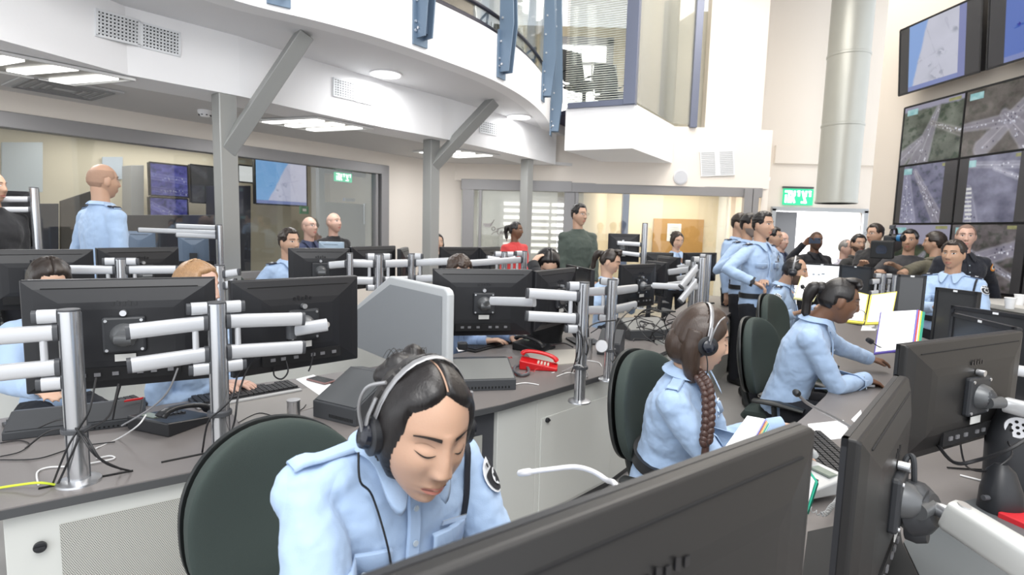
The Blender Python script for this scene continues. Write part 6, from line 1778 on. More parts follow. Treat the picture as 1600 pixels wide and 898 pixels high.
def chair(x, y, yaw, label, hz=.47, backtop=1.1, s=1.0):
    a = math.radians(yaw); M = Matrix.Translation((x, y, 0)) @ Matrix.Rotation(a - math.pi / 2, 4, 'Z')   # local +y = facing
    t = thing('office_chair', label, 'chair', (x, y, 0))
    fab = mat('chair_fabric_green', (.036, .050, .045), .9, bump=.25, bscale=700); shell = mat('chair_shell', (.012, .014, .014), .45)
    H = backtop; zb = hz + .08
    # backrest: tall rounded oval, slightly curved
    def back(off, grow, th):
        mb = MB(); n = 24; vs = []
        rows = 30
        for j in range(rows + 1):
            v_ = .5 - .5 * math.cos(math.pi * j / rows); z = zb + (H - zb) * v_
            wv = (.235 + grow) * (max(0.0, 1 - abs(2 * v_ - 1.0) ** 2.6)) ** .5 * (1 - .12 * (v_ - .4) ** 2) + .002
            for k in range(n + 1):
                u = -1 + 2 * k / n; x_ = wv * math.sin(u * math.pi / 2)
                yb = -.235 - .06 * (v_ - .35) - .03 * math.sin(v_ * math.pi) + .10 * (x_ / .25) ** 2 * .8
                bul = th * (max(0, 1 - abs(u) ** 4)) ** .5 * (max(0, 1 - abs(2 * v_ - 1) ** 5)) ** .5
                vs.append((x_, yb + off + bul, z))
        base = len(vs)
        for j in range(rows + 1):
            for k in range(n + 1): p = vs[j * (n + 1) + k]; v_ = .5 - .5 * math.cos(math.pi * j / rows); u = -1 + 2 * k / n; vs.append((p[0], p[1] - .012 - 1.6 * abs(th) * (max(0, 1 - abs(u) ** 4)) ** .5 * (max(0, 1 - abs(2 * v_ - 1) ** 5)) ** .5, p[2]))
        fs = []
        W1_ = n + 1
        for j in range(rows):
            for k in range(n):
                fs.append((j * W1_ + k, j * W1_ + k + 1, (j + 1) * W1_ + k + 1, (j + 1) * W1_ + k))
                fs.append((base + (j + 1) * W1_ + k, base + (j + 1) * W1_ + k + 1, base + j * W1_ + k + 1, base + j * W1_ + k))
            for k in (0, n): 
                q = (j * W1_ + k, (j + 1) * W1_ + k, base + (j + 1) * W1_ + k, base + j * W1_ + k); fs.append(q if k == 0 else q[::-1])
        for k in range(n):
            fs.append((k + 1, k, base + k, base + k + 1)); j = rows * W1_; fs.append((j + k, j + k + 1, base + j + k + 1, base + j + k))
        mb.add(vs, fs); return mb
    back(0, 0, .030).xf(M).obj('backrest', fab, t, smooth=True)
    back(-.045, .004, .006).xf(M).obj('back_shell', shell, t, smooth=True)
    MB().loft([(0, -.23, hz - .03), (0, -.2, hz + .01), (0, .0, hz + .02), (0, .2, hz + .01), (0, .25, hz - .03)], [(.2, .03), (.245, .04), (.25, .045), (.24, .04), (.2, .02)], side=(1, 0, 0), n=24, p=3.5).xf(M).obj('seat', fab, t, smooth=True)
    MB().tube([(0, -.05, hz - .07), (0, -.24, hz - .05), (0, -.31, hz + .1), (0, -.31, hz + .25)], .022).xf(M).obj('back_bar', shell, t, smooth=True)
    for s_ in (-1, 1):
        MB().tube([(s_ * .22, 0, hz - .04), (s_ * .30, 0, hz - .02), (s_ * .31, -.02, hz + .11)], .014).xf(M).obj('arm_post', shell, t, smooth=True)
        MB().loft([(s_ * .31, -.13, hz + .12), (s_ * .31, 0, hz + .13), (s_ * .30, .13, hz + .12)], [(.03, .012), (.036, .015), (.03, .012)], side=(1, 0, 0), n=14).xf(M).obj('armrest', shell, t, smooth=True)
    MB().cyl((0, 0, .09), (0, 0, hz - .05), .028).xf(M).obj('gas_column', shell, t, smooth=True)
    for k in range(5):
        an = k * math.tau / 5 + .3; c, s_ = math.cos(an), math.sin(an)
        MB().loft([(0, 0, .12), (.15 * c, .15 * s_, .11), (.30 * c, .30 * s_, .07)], [.026, .022, .014], n=10).xf(M).obj('leg', shell, t, smooth=True)
        MB().cyl((.30 * c - .02 * s_, .30 * s_ + .02 * c, .028), (.30 * c + .02 * s_, .30 * s_ - .02 * c, .028), .028, 16).xf(M).obj('castor', shell, t, smooth=True)
    return t


chair(-.46, 1.27, -46, 'dark green office chair behind the near woman with the headset', backtop=1.015)
chair(.745, 2.10, -45, 'dark green office chair behind the woman with the long braid', hz=.52, backtop=1.06)
chair(1.68, 3.13, -45, 'dark green office chair behind the woman with the ponytail at the right desk', hz=.52, backtop=1.06)
chair(2.19, 4.04, -45, 'dark green office chair, farthest of the three along the right desk', hz=.52, backtop=1.11)
chair(-2.35, 4.75, -30, 'dark green office chair at the left of the seated male officer', hz=.45, backtop=1.12)

# ---- near woman
W1 = person('near woman police officer with silver headset and parted black hair, looking down at her desk', (-.36, 1.12, .56), (-.225, 1.06, 1.115), (-.155, .965, 1.195), -48, -57, -13,
            (-.02, .76, .80), (.10, .90, .80), skin='tan', style='bun', hair='black', det=0, female=True, epaul='plain', patch='left', headset='right', lanyard=True, eyes='down', pocket=True, curl=.5, hroll=-5, hs=1.04, rhint=(-1, -.3, -.35), width=1.12)
W2 = person('woman police officer with a long brown braid and headset typing at the right desk', (.62, 2.12, .60), (.665, 2.03, 1.03), at(1096, 530, 2.0), -28, 2, -12,
            (.98, 1.88, .80), (1.10, 2.14, .80), skin='light', style='braid', hair='brown', det=0, female=True, epaul='plain', headset='right', eyes='down', rdir=(1, .05, -.12), ldir=(1, -.15, -.12), pocket=True, curl=.55, rhint=(-.2, -.5, -1), lhint=(0, 0, -1))
W3 = person('woman in light blue shirt with black ponytail leaning over the right desk', (1.56, 3.06, .60), at(1272, 503, 2.96), at(1310, 470, 2.9), -28, -16, -12,
            at(1352, 592, 2.93), at(1368, 566, 3.3), skin='brown', style='pony', hair='black', det=1, female=True, rdir=(1, .1, -.3), ldir=(1, 0, -.12), eyes='down', lhint=(0, .3, -1), rhint=(0, -.4, -1))
O4 = person('seated bearded police officer with headset turning to his desk beside the white screen', at(1205, 560, 4.8), at(1222, 448, 4.78), at(1241, 423, 4.7), -35, -28, -8,
            at(1240, 490, 4.4), at(1275, 482, 4.75), skin='tan', style='receding', hair='black', beard='black', det=1, epaul='rank', patch='right', headset='right')
# ---- standing group
def st(label, px, py, Y, yaw, hyaw, rh, lh, hp=0, hz=None, **k):
    h = at(px, py, Y); n = h + V((0, .0, -.185)) - V((math.cos(math.radians(yaw)), math.sin(math.radians(yaw)), 0)) * .02
    H = h.z + .12; hipz = hz if hz else H * .53
    hp_ = V((n.x, n.y, hipz)); k.setdefault('seated', False)
    return person(label, hp_, n, h, yaw, hyaw, hp, rh, lh, **k)


R_ = lambda px, py, Y: at(px, py, Y)
st('tall standing police officer with short dark hair and a wrist watch, hand in front', 1192, 352, 5.0, -62, -58, R_(1178, 441, 4.72), R_(1196, 440, 4.9), det=1, skin='tan', hair='black', style='short', epaul='rank', watch=True, patch='left', pocket=True, feet=.12, curl=.8, rhint=(-1, -.2, -.3))
st('police officer with grey beard standing behind the one with the watch', 1171, 352, 5.75, -60, -55, R_(1150, 402, 5.5), R_(1190, 470, 5.7), det=2, skin='olive', hair='black', style='short', beard='grey', epaul='rank', curl=.8)
st('police officer standing farthest left of the three beside the doorway', 1156, 350, 6.3, -60, -50, R_(1134, 470, 6.1), R_(1170, 470, 6.3), det=2, skin='tan', hair='dkbrown', style='short', epaul='rank')
st('police officer with short hair standing right of the officer with the watch', 1209, 371, 6.6, -55, -45, R_(1200, 450, 6.4), R_(1225, 450, 6.6), det=2, skin='tan', hair='black', style='short', epaul='rank', pocket=True, patch='left')
st('bald man in a dark blue top behind the standing officers', 1222, 376, 7.4, -70, -75, R_(1210, 450, 7.2), R_(1236, 450, 7.3), det=2, skin='pink', hair='grey', style='bald', shirt=(.03, .04, .09), shirtname='navy', trousers=(.02, .02, .03))
ph = st('man in a black sweater with lilac collar filming with a raised phone', 1275, 376, 7.2, -90, -90, R_(1256, 381, 6.95), R_(1296, 440, 7.0), det=2, skin='brown', hair='black', style='buzz', beard='black', shirt=(.008, .009, .014), shirtname='black_knit', rdir=(.6, 0, .6), rn=(0, 1, .2), curl=.8)
c_ = at(1273, 376, 6.93); t = thing('mobile_phone', 'phone held up before the face of the man in the black sweater', 'phone', tuple(c_))
MB().box(c_, (.145, .010, .072)).obj('case', mat('phone_blue_grey', (.06, .08, .12), .3), t, bevel=.004); MB().cyl(c_ + V((.05, -.005, .02)), c_ + V((.05, -.008, .02)), .008, 16).obj('camera_lens', black, t)
MB().box(c_ + V((0, .0055, 0)), (.132, .001, .062)).obj('screen', mat('screen_grey_glass', (0, 0, 0)), t)
st('grey-haired man in a pale shirt by the doorway, right of the man filming', 1322, 388, 7.2, -60, -60, R_(1310, 450, 7.0), R_(1335, 450, 7.1), det=2, skin='pink', hair='grey', style='receding', shirt=(.45, .44, .52), shirtname='pale_lilac')
st('man with a full black beard in a dark jacket beside the grey-haired man', 1341, 381, 7.0, -70, -95, R_(1338, 440, 6.8), R_(1352, 440, 6.9), det=2, skin='tan', hair='black', style='short', beard='black', shirt=(.03, .03, .03), shirtname='charcoal_jacket')
st('man with glasses and brown quiff seen in profile before the video wall', 1367, 366, 6.4, 200, 195, R_(1346, 412, 6.2), R_(1358, 440, 6.3), det=2, skin='tan', hair='dkbrown', style='short', glasses=True, shirt=(.012, .012, .014), shirtname='black_tee', collar=False, sleeves='short')
st('cameraman in a grey t-shirt shouldering a large video camera', 1421, 376, 6.1, -125, -135, R_(1372, 425, 5.9), R_(1400, 415, 5.85), det=2, skin='tan', hair='black', style='short', shirt=(.045, .045, .05), shirtname='grey_tee', collar=False, sleeves='short', curl=.8, width=1.1)
st('person in an olive shirt seen from behind before the video wall', 1461, 380, 5.75, 100, 130, R_(1486, 450, 5.6), R_(1436, 450, 5.6), det=2, skin='tan', hair='dkbrown', style='cap', shirt=(.12, .11, .075), shirtname='olive', sleeves='short', width=1.05)
st('older police officer with a black shoulder cord and arm badge, before the screens', 1490, 398, 4.6, -140, -150, R_(1462, 480, 4.35), R_(1500, 490, 4.3), hz=.82, det=1, skin='olive', hair='dkbrown', style='short', epaul='rank', patch='left', lanyard=True, pocket=True, width=1.05)
st('tall balding man in a black jacket with an orange arm patch at the right', 1509, 370, 5.35, -100, -125, R_(1485, 480, 5.3), R_(1560, 480, 5.4), det=1, skin='pink', hair='dkbrown', style='buzz', shirt=(.010, .012, .020), shirtname='black_jacket', patch='left', width=1.12)
# ---- middle distance
st('woman in light blue shirt with dark hair seated before the cork board', 1058, 376, 7.6, -90, -80, R_(1046, 412, 7.4), R_(1070, 412, 7.4), hp=-15, hz=.8, det=2, skin='light', hair='dkbrown', style='bun', female=True, epaul='plain', eyes='down')
st('woman with a dark ponytail in light blue looking down at her screen', 953, 409, 5.2, -35, -20, R_(950, 450, 4.95), R_(985, 450, 5.1), hp=-18, hz=.62, seated=True, det=1, skin='light', hair='dkbrown', style='pony', female=True, eyes='down')
st('man with glasses in a dark green sweater standing by the office windows', 905, 336, 6.1, -75, -50, R_(884, 450, 6.0), R_(930, 450, 5.9), det=1, skin='tan', hair='black', style='short', glasses=True, shirt=(.060, .078, .066), shirtname='dark_green_knit', collar=False, width=1.0)
st('woman in a red and black top half hidden by the third steel column', 806, 360, 7.6, -60, -20, R_(795, 440, 7.4), R_(820, 440, 7.4), det=2, skin='brown', hair='black', style='pony', female=True, shirt=(.55, .05, .05), shirtname='red_top', collar=False)
st('person with black hair mostly hidden behind the second steel column', 683, 379, 7.4, -90, -60, R_(670, 440, 7.2), R_(696, 440, 7.2), hz=.75, det=2, skin='light', hair='black', style='long', female=True, shirt=(.02, .02, .02), shirtname='black_tee')
st('seated person with black hair cupping an ear, behind the angled monitor', 855, 414, 3.95, -80, -80, R_(832, 412, 3.85), R_(880, 470, 3.8), hp=-40, hz=.62, seated=True, det=2, skin='light', hair='black', style='long', female=True, rdir=(.5, .3, .6), rn=(-1, -.5, .5), shirt=(.02, .02, .022), shirtname='black_tee', rhint=(0, 0, -1))
st('seated person with brown hair whose arm rests under the monitor right of the divider', 716, 424, 3.75, -70, -60, onz(760, 533, .79), onz(800, 528, .79), hp=-35, hz=.62, seated=True, det=1, skin='light', hair='brown', style='short', curl=.4, ldir=(.8, -.4, -.1), shirt=(.30, .42, .66), shirtname='mid_blue')
st('woman with blonde hair in profile between the two front row monitors', 309, 450, 2.55, -18, -8, onz(335, 603, .79), onz(362, 598, .79), hp=-6, hz=.58, seated=True, det=0, skin='pink', hair='blonde', style='long', female=True, ldir=(1, -.1, 0), rdir=(1, -.2, 0), hs=1.02)
st('person with dark hair almost hidden behind the big left monitor', 78, 440, 2.75, -40, -40, onz(60, 610, .79), onz(100, 600, .79), hp=-30, hz=.58, seated=True, det=2, skin='light', hair='dkbrown', style='long', female=True)
st('bald police officer standing with his back turned before the left glass wall', 161, 283, 3.85, 62, 62, R_(199, 470, 3.75), R_(118, 460, 4.05), hz=1.05, zf=.12, det=1, skin='tan', hair='dkbrown', style='bald', epaul='rank', width=1.08)
st('police officer with short hair seated behind the left row of monitors', 452, 379, 4.75, -35, -30, R_(430, 470, 4.5), R_(470, 470, 4.5), hz=.72, seated=True, det=1, skin='tan', hair='dkbrown', style='short', epaul='rank', pocket=True)
st('older bald man with glasses and navy polo looking up to the right', 484, 355, 6.2, -40, -30, R_(470, 420, 6.0), R_(500, 420, 6.0), hp=8, det=2, skin='pink', hair='grey', style='bald', glasses=True, shirt=(.02, .03, .09), shirtname='navy', hz=.8)
st('bald man in a black top standing right of the older man with glasses', 522, 348, 6.5, -40, -28, R_(510, 420, 6.3), R_(545, 420, 6.3), hp=8, det=2, skin='pink', hair='grey', style='bald', shirt=(.015, .016, .018), shirtname='black_tee', collar=False, hz=.85)
st('bald person cut off by the left edge of the picture', -12, 292, 4.2, -20, 0, R_(-30, 400, 4.1), R_(10, 400, 4.1), det=2, skin='tan', hair='dkbrown', style='bald', shirt=(.01, .01, .012), shirtname='black_tee', collar=False, zf=.12)
struct(MB().prism([(-6.0, 3.3), (-4.6, 3.0), (-2.0, 3.9), (-2.55, 4.35), (-4.2, 3.95), (-5.8, 4.5)], 0, .12).obj('floor_platform', floorm))

# video camera on the shoulder
c_ = at(1392, 380, 5.8); d_ = (at(1378, 378, 5.5) - at(1408, 370, 6.0)).normalized()
t = thing('video_camera', 'large black shoulder video camera with a blue eyepiece', 'camera', tuple(c_))
sx = V((d_.y, -d_.x, 0)).normalized(); uz = V((0, 0, 1))
MB().beam(c_ - d_ * .22, c_ + d_ * .08, sx * .055, uz * .085).obj('body', black, t, bevel=.012)
MB().loft([c_ + d_ * .08 - uz * .01, c_ + d_ * .2 - uz * .01, c_ + d_ * .26 - uz * .01], [.05, .055, .06], n=24).obj('lens', black, t, smooth=True)
MB().beam(c_ + d_ * .26 - uz * .04, c_ + d_ * .34 - uz * .04, sx * .10, uz * .09).obj('matte_box', mat('matte_black', (.01, .011, .012), .7), t, bevel=.012)
MB().cyl(c_ + d_ * .341 - uz * .04, c_ + d_ * .343 - uz * .04, .05, 24).obj('front_glass', mat('lens_glass', (.03, .04, .06), .05), t)
MB().tube([c_ - d_ * .2 + uz * .085, c_ - d_ * .15 + uz * .14, c_ + uz * .145, c_ + d_ * .06 + uz * .09], .013).obj('carry_handle', black, t, smooth=True)
MB().beam(c_ - d_ * .05 + uz * .17, c_ + d_ * .04 + uz * .17, sx * .02, uz * .02).obj('top_microphone', capm, t, bevel=.004)
v0 = c_ + sx * .0 + uz * .06 + d_ * .05; e1 = at(1413, 372, 5.65)
MB().loft([v0, v0.lerp(e1, .5), e1], [.024, .03, .036], n=18).obj('viewfinder', black, t, smooth=True)
MB().loft([v0.lerp(e1, .55), v0.lerp(e1, .8)], [.036, .037], n=18).obj('blue_ring', mat('blue_plastic', (.03, .16, .35), .4), t, smooth=True)

# ================================================================== SMALL THINGS ON THE DESKS
keym = mat('key_black', (.02, .02, .022), .5); keyb = mat('keyboard_case', (.035, .036, .04), .4)


def keyboard(c, rot, label, w_=.44, d_=.145, wrist=None, name='keyboard'):
    c = V(c); M = Matrix.Translation(c) @ Matrix.Rotation(rot, 4, 'Z')
    t = thing(name, label, 'keyboard', tuple(c), rot)
    MB().slab([(-w_ / 2, -d_ / 2, .0), (w_ / 2, -d_ / 2, .0), (w_ / 2, d_ / 2, .0), (-w_ / 2, d_ / 2, .0)], (0, 0, .014)).xf(M).obj('case', keyb, t, bevel=.003)
    mb = MB(); sp = w_ * .96 / 19
    for r in range(6):
        y = d_ * .40 - r * d_ * .158; x = -w_ * .475
        for k in range(19):
            if k in (14, 18 - 3) and r in (0,): continue
            if r == 5 and 3 < k < 9:
                continue
            mb.box((x + sp * (k + .5), y, .018), (sp * .84, d_ * .125, .009))
        if r == 5: mb.box((x + sp * 6.5, y, .018), (sp * 4.8, d_ * .125, .009))
    mb.xf(M).obj('keys', keym, t)
    if wrist: MB().box((0, -d_ / 2 - .012, .006), (w_, .03, .010)).xf(M).obj('wrist_edge', mat('pale_edge', (.5, .5, .5), .4), t, bevel=.003)
    return t


def kpx(a, b, label, **k):
    r, c, w_ = rotpx(a, b); return keyboard((c.x, c.y, ZD), r, label, w_=min(w_, .46), **k)


kpx((300, 632), (460, 604), 'black keyboard on the left desk right of the second monitor pole', wrist=True)
kpx((10, 672), (222, 628), 'black keyboard under the big left monitor')
kpx((716, 552), (806, 530), 'black keyboard under the monitor right of the divider')
c_ = onz(1288, 716, ZD); keyboard((c_.x + .01, c_.y + .03, ZD), math.radians(82), 'black keyboard under the braided woman hands', w_=.44, d_=.16)
c_ = onz(1265, 508, ZD); keyboard((c_.x, c_.y, ZD), math.radians(75), 'keyboard beside the yellow folder at the far right desk', w_=.36, d_=.14)

# papers
def sheet(q, label, m_=paper, z=ZD, name='paper_sheet', th=.002, cat='paper'):
    ps = [onz(px, py, z + th) for px, py in q]; return tag(MB().slab([p - V((0, 0, th)) for p in ps], (0, 0, th)).obj(name, m_), label, cat)


sheet([(462, 592), (490, 585), (535, 610), (500, 618)], 'white sheet on the left desk under the smartphone')
sheet([(712, 541), (770, 533), (776, 540), (716, 549)], 'white sheet beside the keyboard right of the divider')
sheet([(1262, 662), (1318, 656), (1332, 682), (1270, 690)], 'white sheet above the braided woman keyboard')
sheet([(1350, 500), (1375, 498), (1368, 516), (1345, 516)], 'pale sheet between the yellow and the white folders')
sheet([(1330, 655), (1345, 640), (1348, 652), (1336, 660)], 'tiny white paper scrap on the bare right desk')
sheet([(820, 548), (902, 545), (905, 566), (840, 572)], 'pale tray-like board behind the red telephone', mat('board_greige', (.42, .40, .36), .6), th=.006)
sheet([(1545, 730), (1590, 722), (1625, 760), (1560, 772)], 'pale sheet near the black speaker at the lower right', mat('paper_pale', (.62, .61, .58), .7))
ps = [onz(px, py, ZD) for px, py in ((350, 632), (492, 604), (520, 628), (380, 668))]
tag(MB().slab(ps, (0, 0, .0015)).obj('desk_pad', mat('desk_pad_grey', (.30, .285, .27), .6)), 'pale grey pad on the left desk around the small metal cup', 'desk pad')
# smartphone
r_, c_, w_ = rotpx((486, 592), (518, 600)); t = thing('smartphone', 'smartphone in a pinkish case lying on a white sheet', 'phone', (c_.x, c_.y, ZD + .003), r_)
MB().box((c_.x, c_.y, ZD + .008), (.145, .072, .009), r_).obj('case', mat('case_rose', (.30, .17, .16), .4), t, bevel=.003); MB().box((c_.x, c_.y, ZD + .0128), (.135, .064, .001), r_).obj('screen', mat('screen_grey_glass', (0, 0, 0)), t)
# metal cups / grommets
for px, py, r, h, lab in ((459, 657, .026, .085, 'small brushed steel cylinder on the left desk in front of the wedge console'), (918, 560, .028, .13, 'squat steel cylinder between the two silver poles')):
    p = onz(px, py, ZD); t = thing('steel_cylinder', lab, 'cylinder', tuple(p)); MB().cyl(p, p + V((0, 0, h)), r, 32).obj('barrel', mat('steel_bright', (.55, .55, .55), .18, .95), t, smooth=True)
    MB().cyl(p + V((0, 0, h)), p + V((0, 0, h + .004)), r * 1.04, 32).obj('lid', mat('steel_lid', (.35, .35, .36), .3, .8), t)


# telephones
def coil(mb, pts, r, n_turn, cr=.0016):
    P = smooth(pts, 12); out = []; L = len(P)
    for i in range(n_turn * 8):
        f = i / (n_turn * 8 - 1) * (L - 1); k = min(int(f), L - 2); c = P[k].lerp(P[k + 1], f - k); d = (P[k + 1] - P[k]).normalized(); u = d.orthogonal().normalized(); v_ = d.cross(u); a = i * math.tau / 8
        out.append(c + u * r * math.cos(a) + v_ * r * math.sin(a))
    mb.loft(out, [cr] * len(out), n=5); return mb


def phone(c, rot, label, m_body, m_hand, keym_=None, w_=.16, d_=.21, hs_side=-1, lcd=True, cord=None):
    c = V(c); M = Matrix.Translation(c) @ Matrix.Rotation(rot, 4, 'Z')
    t = thing('desk_telephone', label, 'telephone', tuple(c), rot)
    MB().slab([(-w_ / 2, -d_ / 2, 0), (-w_ / 2, -d_ / 2, .018), (-w_ / 2, d_ / 2, .055), (-w_ / 2, d_ / 2, 0)], (w_, 0, 0)).xf(M).obj('base', m_body, t, bevel=.006, seg=3)
    S_ = lambda x, y, o: V((x, y, .0365 + y * .037 / d_ + o))
    x0 = hs_side * w_ * .30
    mb = MB().loft(smooth([S_(x0, -d_ * .47, .018), S_(x0, -d_ * .40, .034), S_(x0, -d_ * .25, .044), S_(x0, 0, .048), S_(x0, d_ * .25, .044), S_(x0, d_ * .40, .034), S_(x0, d_ * .47, .018)], 3), [(.026, .014)] * 3 + [(.022, .011)] * 3 + [(.017, .010)] * 7 + [(.022, .011)] * 3 + [(.026, .014)] * 3, side=(1, 0, 0), n=14, p=2.6)
    mb.xf(M).obj('handset', m_hand, t, smooth=True)
    k = MB(); kx = -hs_side * w_ * .16
    for i in range(3):
        for j in range(4):
            p = S_(kx + (i - 1) * .021, -.055 + j * .019, .003); k.box(p, (.014, .011, .007))
    k.xf(M).obj('keypad', keym_ or paper, t)
    if lcd:
        p0 = S_(kx, d_ * .30, .003); MB().box(p0, (.07, .035, .006)).xf(M).obj('display', mat('lcd_grey', (.22, .26, .22), .3), t)
    if cord:
        mb = coil(MB(), [M @ S_(x0, -d_ * .47, .015)] + [V(q) for q in cord], .006, 26); mb.obj('coiled_cord', m_hand, t, smooth=True)
    return t


redm = mat('phone_red', (.62, .012, .016), .28); bk = mat('phone_black', (.018, .019, .022), .35); gy = mat('phone_grey', (.45, .46, .46), .4)
r_, c_, w_ = rotpx((806, 578), (868, 578))
phone((c_.x + .02, c_.y + .05, ZD), r_ + math.radians(78), 'bright red desk telephone on the long left desk', redm, redm, mat('key_pale', (.6, .58, .5), .5), w_=.13, d_=.22, hs_side=1, lcd=False, cord=[onz(815, 585, ZD + .01), onz(800, 575, ZD + .01), onz(788, 562, ZD + .01), onz(800, 558, ZD + .02)])
p = onz(826, 588, ZD)
t = tag(MB().tube([onz(803, 580, ZD + .012), onz(806, 572, ZD + .02), onz(822, 572, ZD + .016), onz(826, 582, ZD + .014), onz(814, 586, ZD + .012), onz(803, 580, ZD + .012)], .009).obj('cable_bundle', mat('cable_grey', (.10, .10, .11), .5), smooth=True), 'loop of dark grey cord lying left of the red telephone', 'cable')
c_ = onz(835, 548, ZD); phone((c_.x, c_.y + .06, ZD), math.radians(60), 'black desk telephone under the angled monitor behind the red one', bk, bk, capm, w_=.22, d_=.22)
c_ = onz(262, 668, ZD); phone((c_.x, c_.y + .04, ZD), math.radians(160), 'black desk telephone between the two front row monitors', bk, bk, capm, w_=.22, d_=.22)
c_ = onz(110, 668, ZD); wedge((c_.x + .02, c_.y + .02, ZD), math.radians(28), .42, .16, .03, .075, 'flat black control unit with a red strip behind the nearest monitor pole', mtop=mat('console_charcoal', (0, 0, 0)))
a_, b_ = onz(196, 626, ZD + .085), onz(222, 622, ZD + .085); tag(MB().beam(a_, b_, V((0, .008, 0)), (0, 0, .003)).obj('red_tag', redm), 'short red strip on the black unit under the big left monitor', 'strip')
c_ = onz(1268, 775, ZD); phone((c_.x - .02, c_.y + .03, ZD + .02), math.radians(-70), 'grey telephone tilted on its stand below the keyboard', gy, gy, capm, w_=.17, d_=.2, cord=[onz(1275, 800, ZD + .03), onz(1300, 790, ZD + .03), onz(1310, 778, ZD + .03)])
# small dark block on console
c_ = onz(722, 545, .87); tag(MB().box((c_.x, c_.y + .02, .885), (.055, .05, .04), .2).obj('small_box', black, bevel=.006), 'tiny black box on top of the wedge console behind the near woman', 'box')
# mouse / badge
r_, c_, w_ = rotpx((1342, 604), (1362, 604)); t = thing('mouse', 'black and silver mouse on the right desk near the ponytailed woman', 'mouse', (c_.x, c_.y, ZD), r_)
MB().loft([(c_.x - .045, c_.y, ZD + .012), (c_.x - .03, c_.y, ZD + .016), (c_.x, c_.y, ZD + .019), (c_.x + .035, c_.y, ZD + .014), (c_.x + .045, c_.y, ZD + .01)], [(.02, .008), (.028, .015), (.030, .018), (.024, .013), (.012, .006)], side=(0, 1, 0), n=16).obj('shell', black, t, smooth=True)
MB().beam((c_.x - .03, c_.y - .03, ZD + .014), (c_.x + .03, c_.y - .03, ZD + .014), (0, .002, 0), (0, 0, .006)).obj('silver_side', alu, t)


# open folders and ring books
def book(q, label, cover, page=paper, th=.012, pages_in=.08, z=None, name='folder', cat='folder', tabs=None):
    """q: four world corners TL,TR,BR,BL of an open leaf"""
    TL, TR, BR, BL = [V(p) for p in q]; n = (TR - TL).cross(BL - TL).normalized(); n = n if n.dot(CAM - TL) > 0 else -n
    t = thing(name, label, cat, tuple((TL + BR) / 2))
    MB().slab([p - n * th for p in (TL, TR, BR, BL)], n * th).obj('cover', cover, t, bevel=.001)
    W = lambda u, v_: TL + (TR - TL) * u + (BL - TL) * v_ + ((BR - BL) - (TR - TL)) * u * v_
    e = pages_in
    MB().slab([W(e, e) + n * .0005, W(1 - e, e) + n * .0005, W(1 - e, 1 - e) + n * .0005, W(e, 1 - e) + n * .0005], n * .004).obj('page', page, t)
    if tabs:
        for k, cm in enumerate(tabs):
            u0 = 1.0 + k * .045; mb = MB().slab([W(u0, .0 + .0 * k) - n * (.002 + .004 * k), W(u0 + .032, 0) - n * (.002 + .004 * k), W(u0 + .032, 1) - n * (.002 + .004 * k), W(u0, 1) - n * (.002 + .004 * k)], n * .003)
            mb.obj('coloured_divider', cm, t)
    return t


yel = mat('folder_yellow', (.75, .66, .10), .5); pur = mat('folder_purple', (.12, .09, .40), .5)
Yb = 3.75
book([at(1308, 448, 3.75), at(1358, 460, 3.72), at(1350, 505, 3.45), at(1303, 500, 3.45)], 'open yellow folder, left page with white sheet', yel, pages_in=.05)
book([at(1361, 460, 3.72), at(1402, 455, 3.78), at(1392, 505, 3.45), at(1352, 506, 3.45)], 'open yellow folder, right page with white sheet', yel, pages_in=.05)
book([at(1252, 430, 4.5), at(1282, 446, 4.4), at(1272, 470, 4.2), at(1240, 466, 4.2)], 'white page of an open file before the bearded seated officer', mat('folder_pale_yellow', (.6, .6, .3), .5), pages_in=.04)
tabc = [mat('tab_' + n_, c, .5) for n_, c in (('violet', (.18, .16, .55)), ('red', (.72, .06, .05)), ('white', (.8, .8, .8)), ('yellow', (.80, .62, .05)), ('green', (.02, .38, .25)), ('green2', (.03, .30, .22)))]
book([at(1376, 487, 3.1), at(1433, 484, 3.1), at(1425, 545, 2.85), at(1366, 552, 2.82)], 'white ring binder page with a fan of coloured dividers at its right', pur, pages_in=.02, tabs=tabc)
book([at(1168, 650, 1.55), at(1196, 655, 1.52), at(1160, 720, 1.42), at(1125, 710, 1.42)], 'white, orange, yellow and green file covers fanned before the braided woman', mat('tab_white2', (.78, .74, .78), .5), pages_in=.02,
     tabs=[mat('tab_violet', (0, 0, 0)), mat('tab_orange', (.8, .25, .04), .5), mat('tab_yellow', (0, 0, 0)), mat('tab_green', (0, 0, 0)), mat('tab_mint', (.35, .65, .5), .5)])
book([at(1250, 712, 1.35), at(1278, 752, 1.28), at(1262, 800, 1.22), at(1240, 790, 1.26)], 'green-edged white card leaning beside the grey telephone', mat('tab_green', (0, 0, 0)), pages_in=.10, name='card', cat='card')


# gooseneck microphones
def mic(pts, label, tip_r=.011, tip_m=None, r=.0045, neck=None, tip=None):
    pts = [V(p) for p in pts]; t = thing('gooseneck_microphone', label, 'microphone', tuple(pts[0]))
    MB().tube(pts, r, n=10).obj('gooseneck', neck or alu, t, smooth=True)
    e = pts[-1]; d = (pts[-1] - pts[-2]).normalized(); L = tip or .03
    MB().loft([e - d * .005, e, e + d * L * .6, e + d * L, e + d * (L + .004)], [r, tip_r, tip_r, tip_r * .85, tip_r * .3], n=18).obj('capsule', tip_m or black, t, smooth=True)
    MB().cyl(pts[0] - V((0, 0, .004)), pts[0] + V((0, 0, .008)), r * 3.2, 20).obj('base_ring', capm, t)
    return t


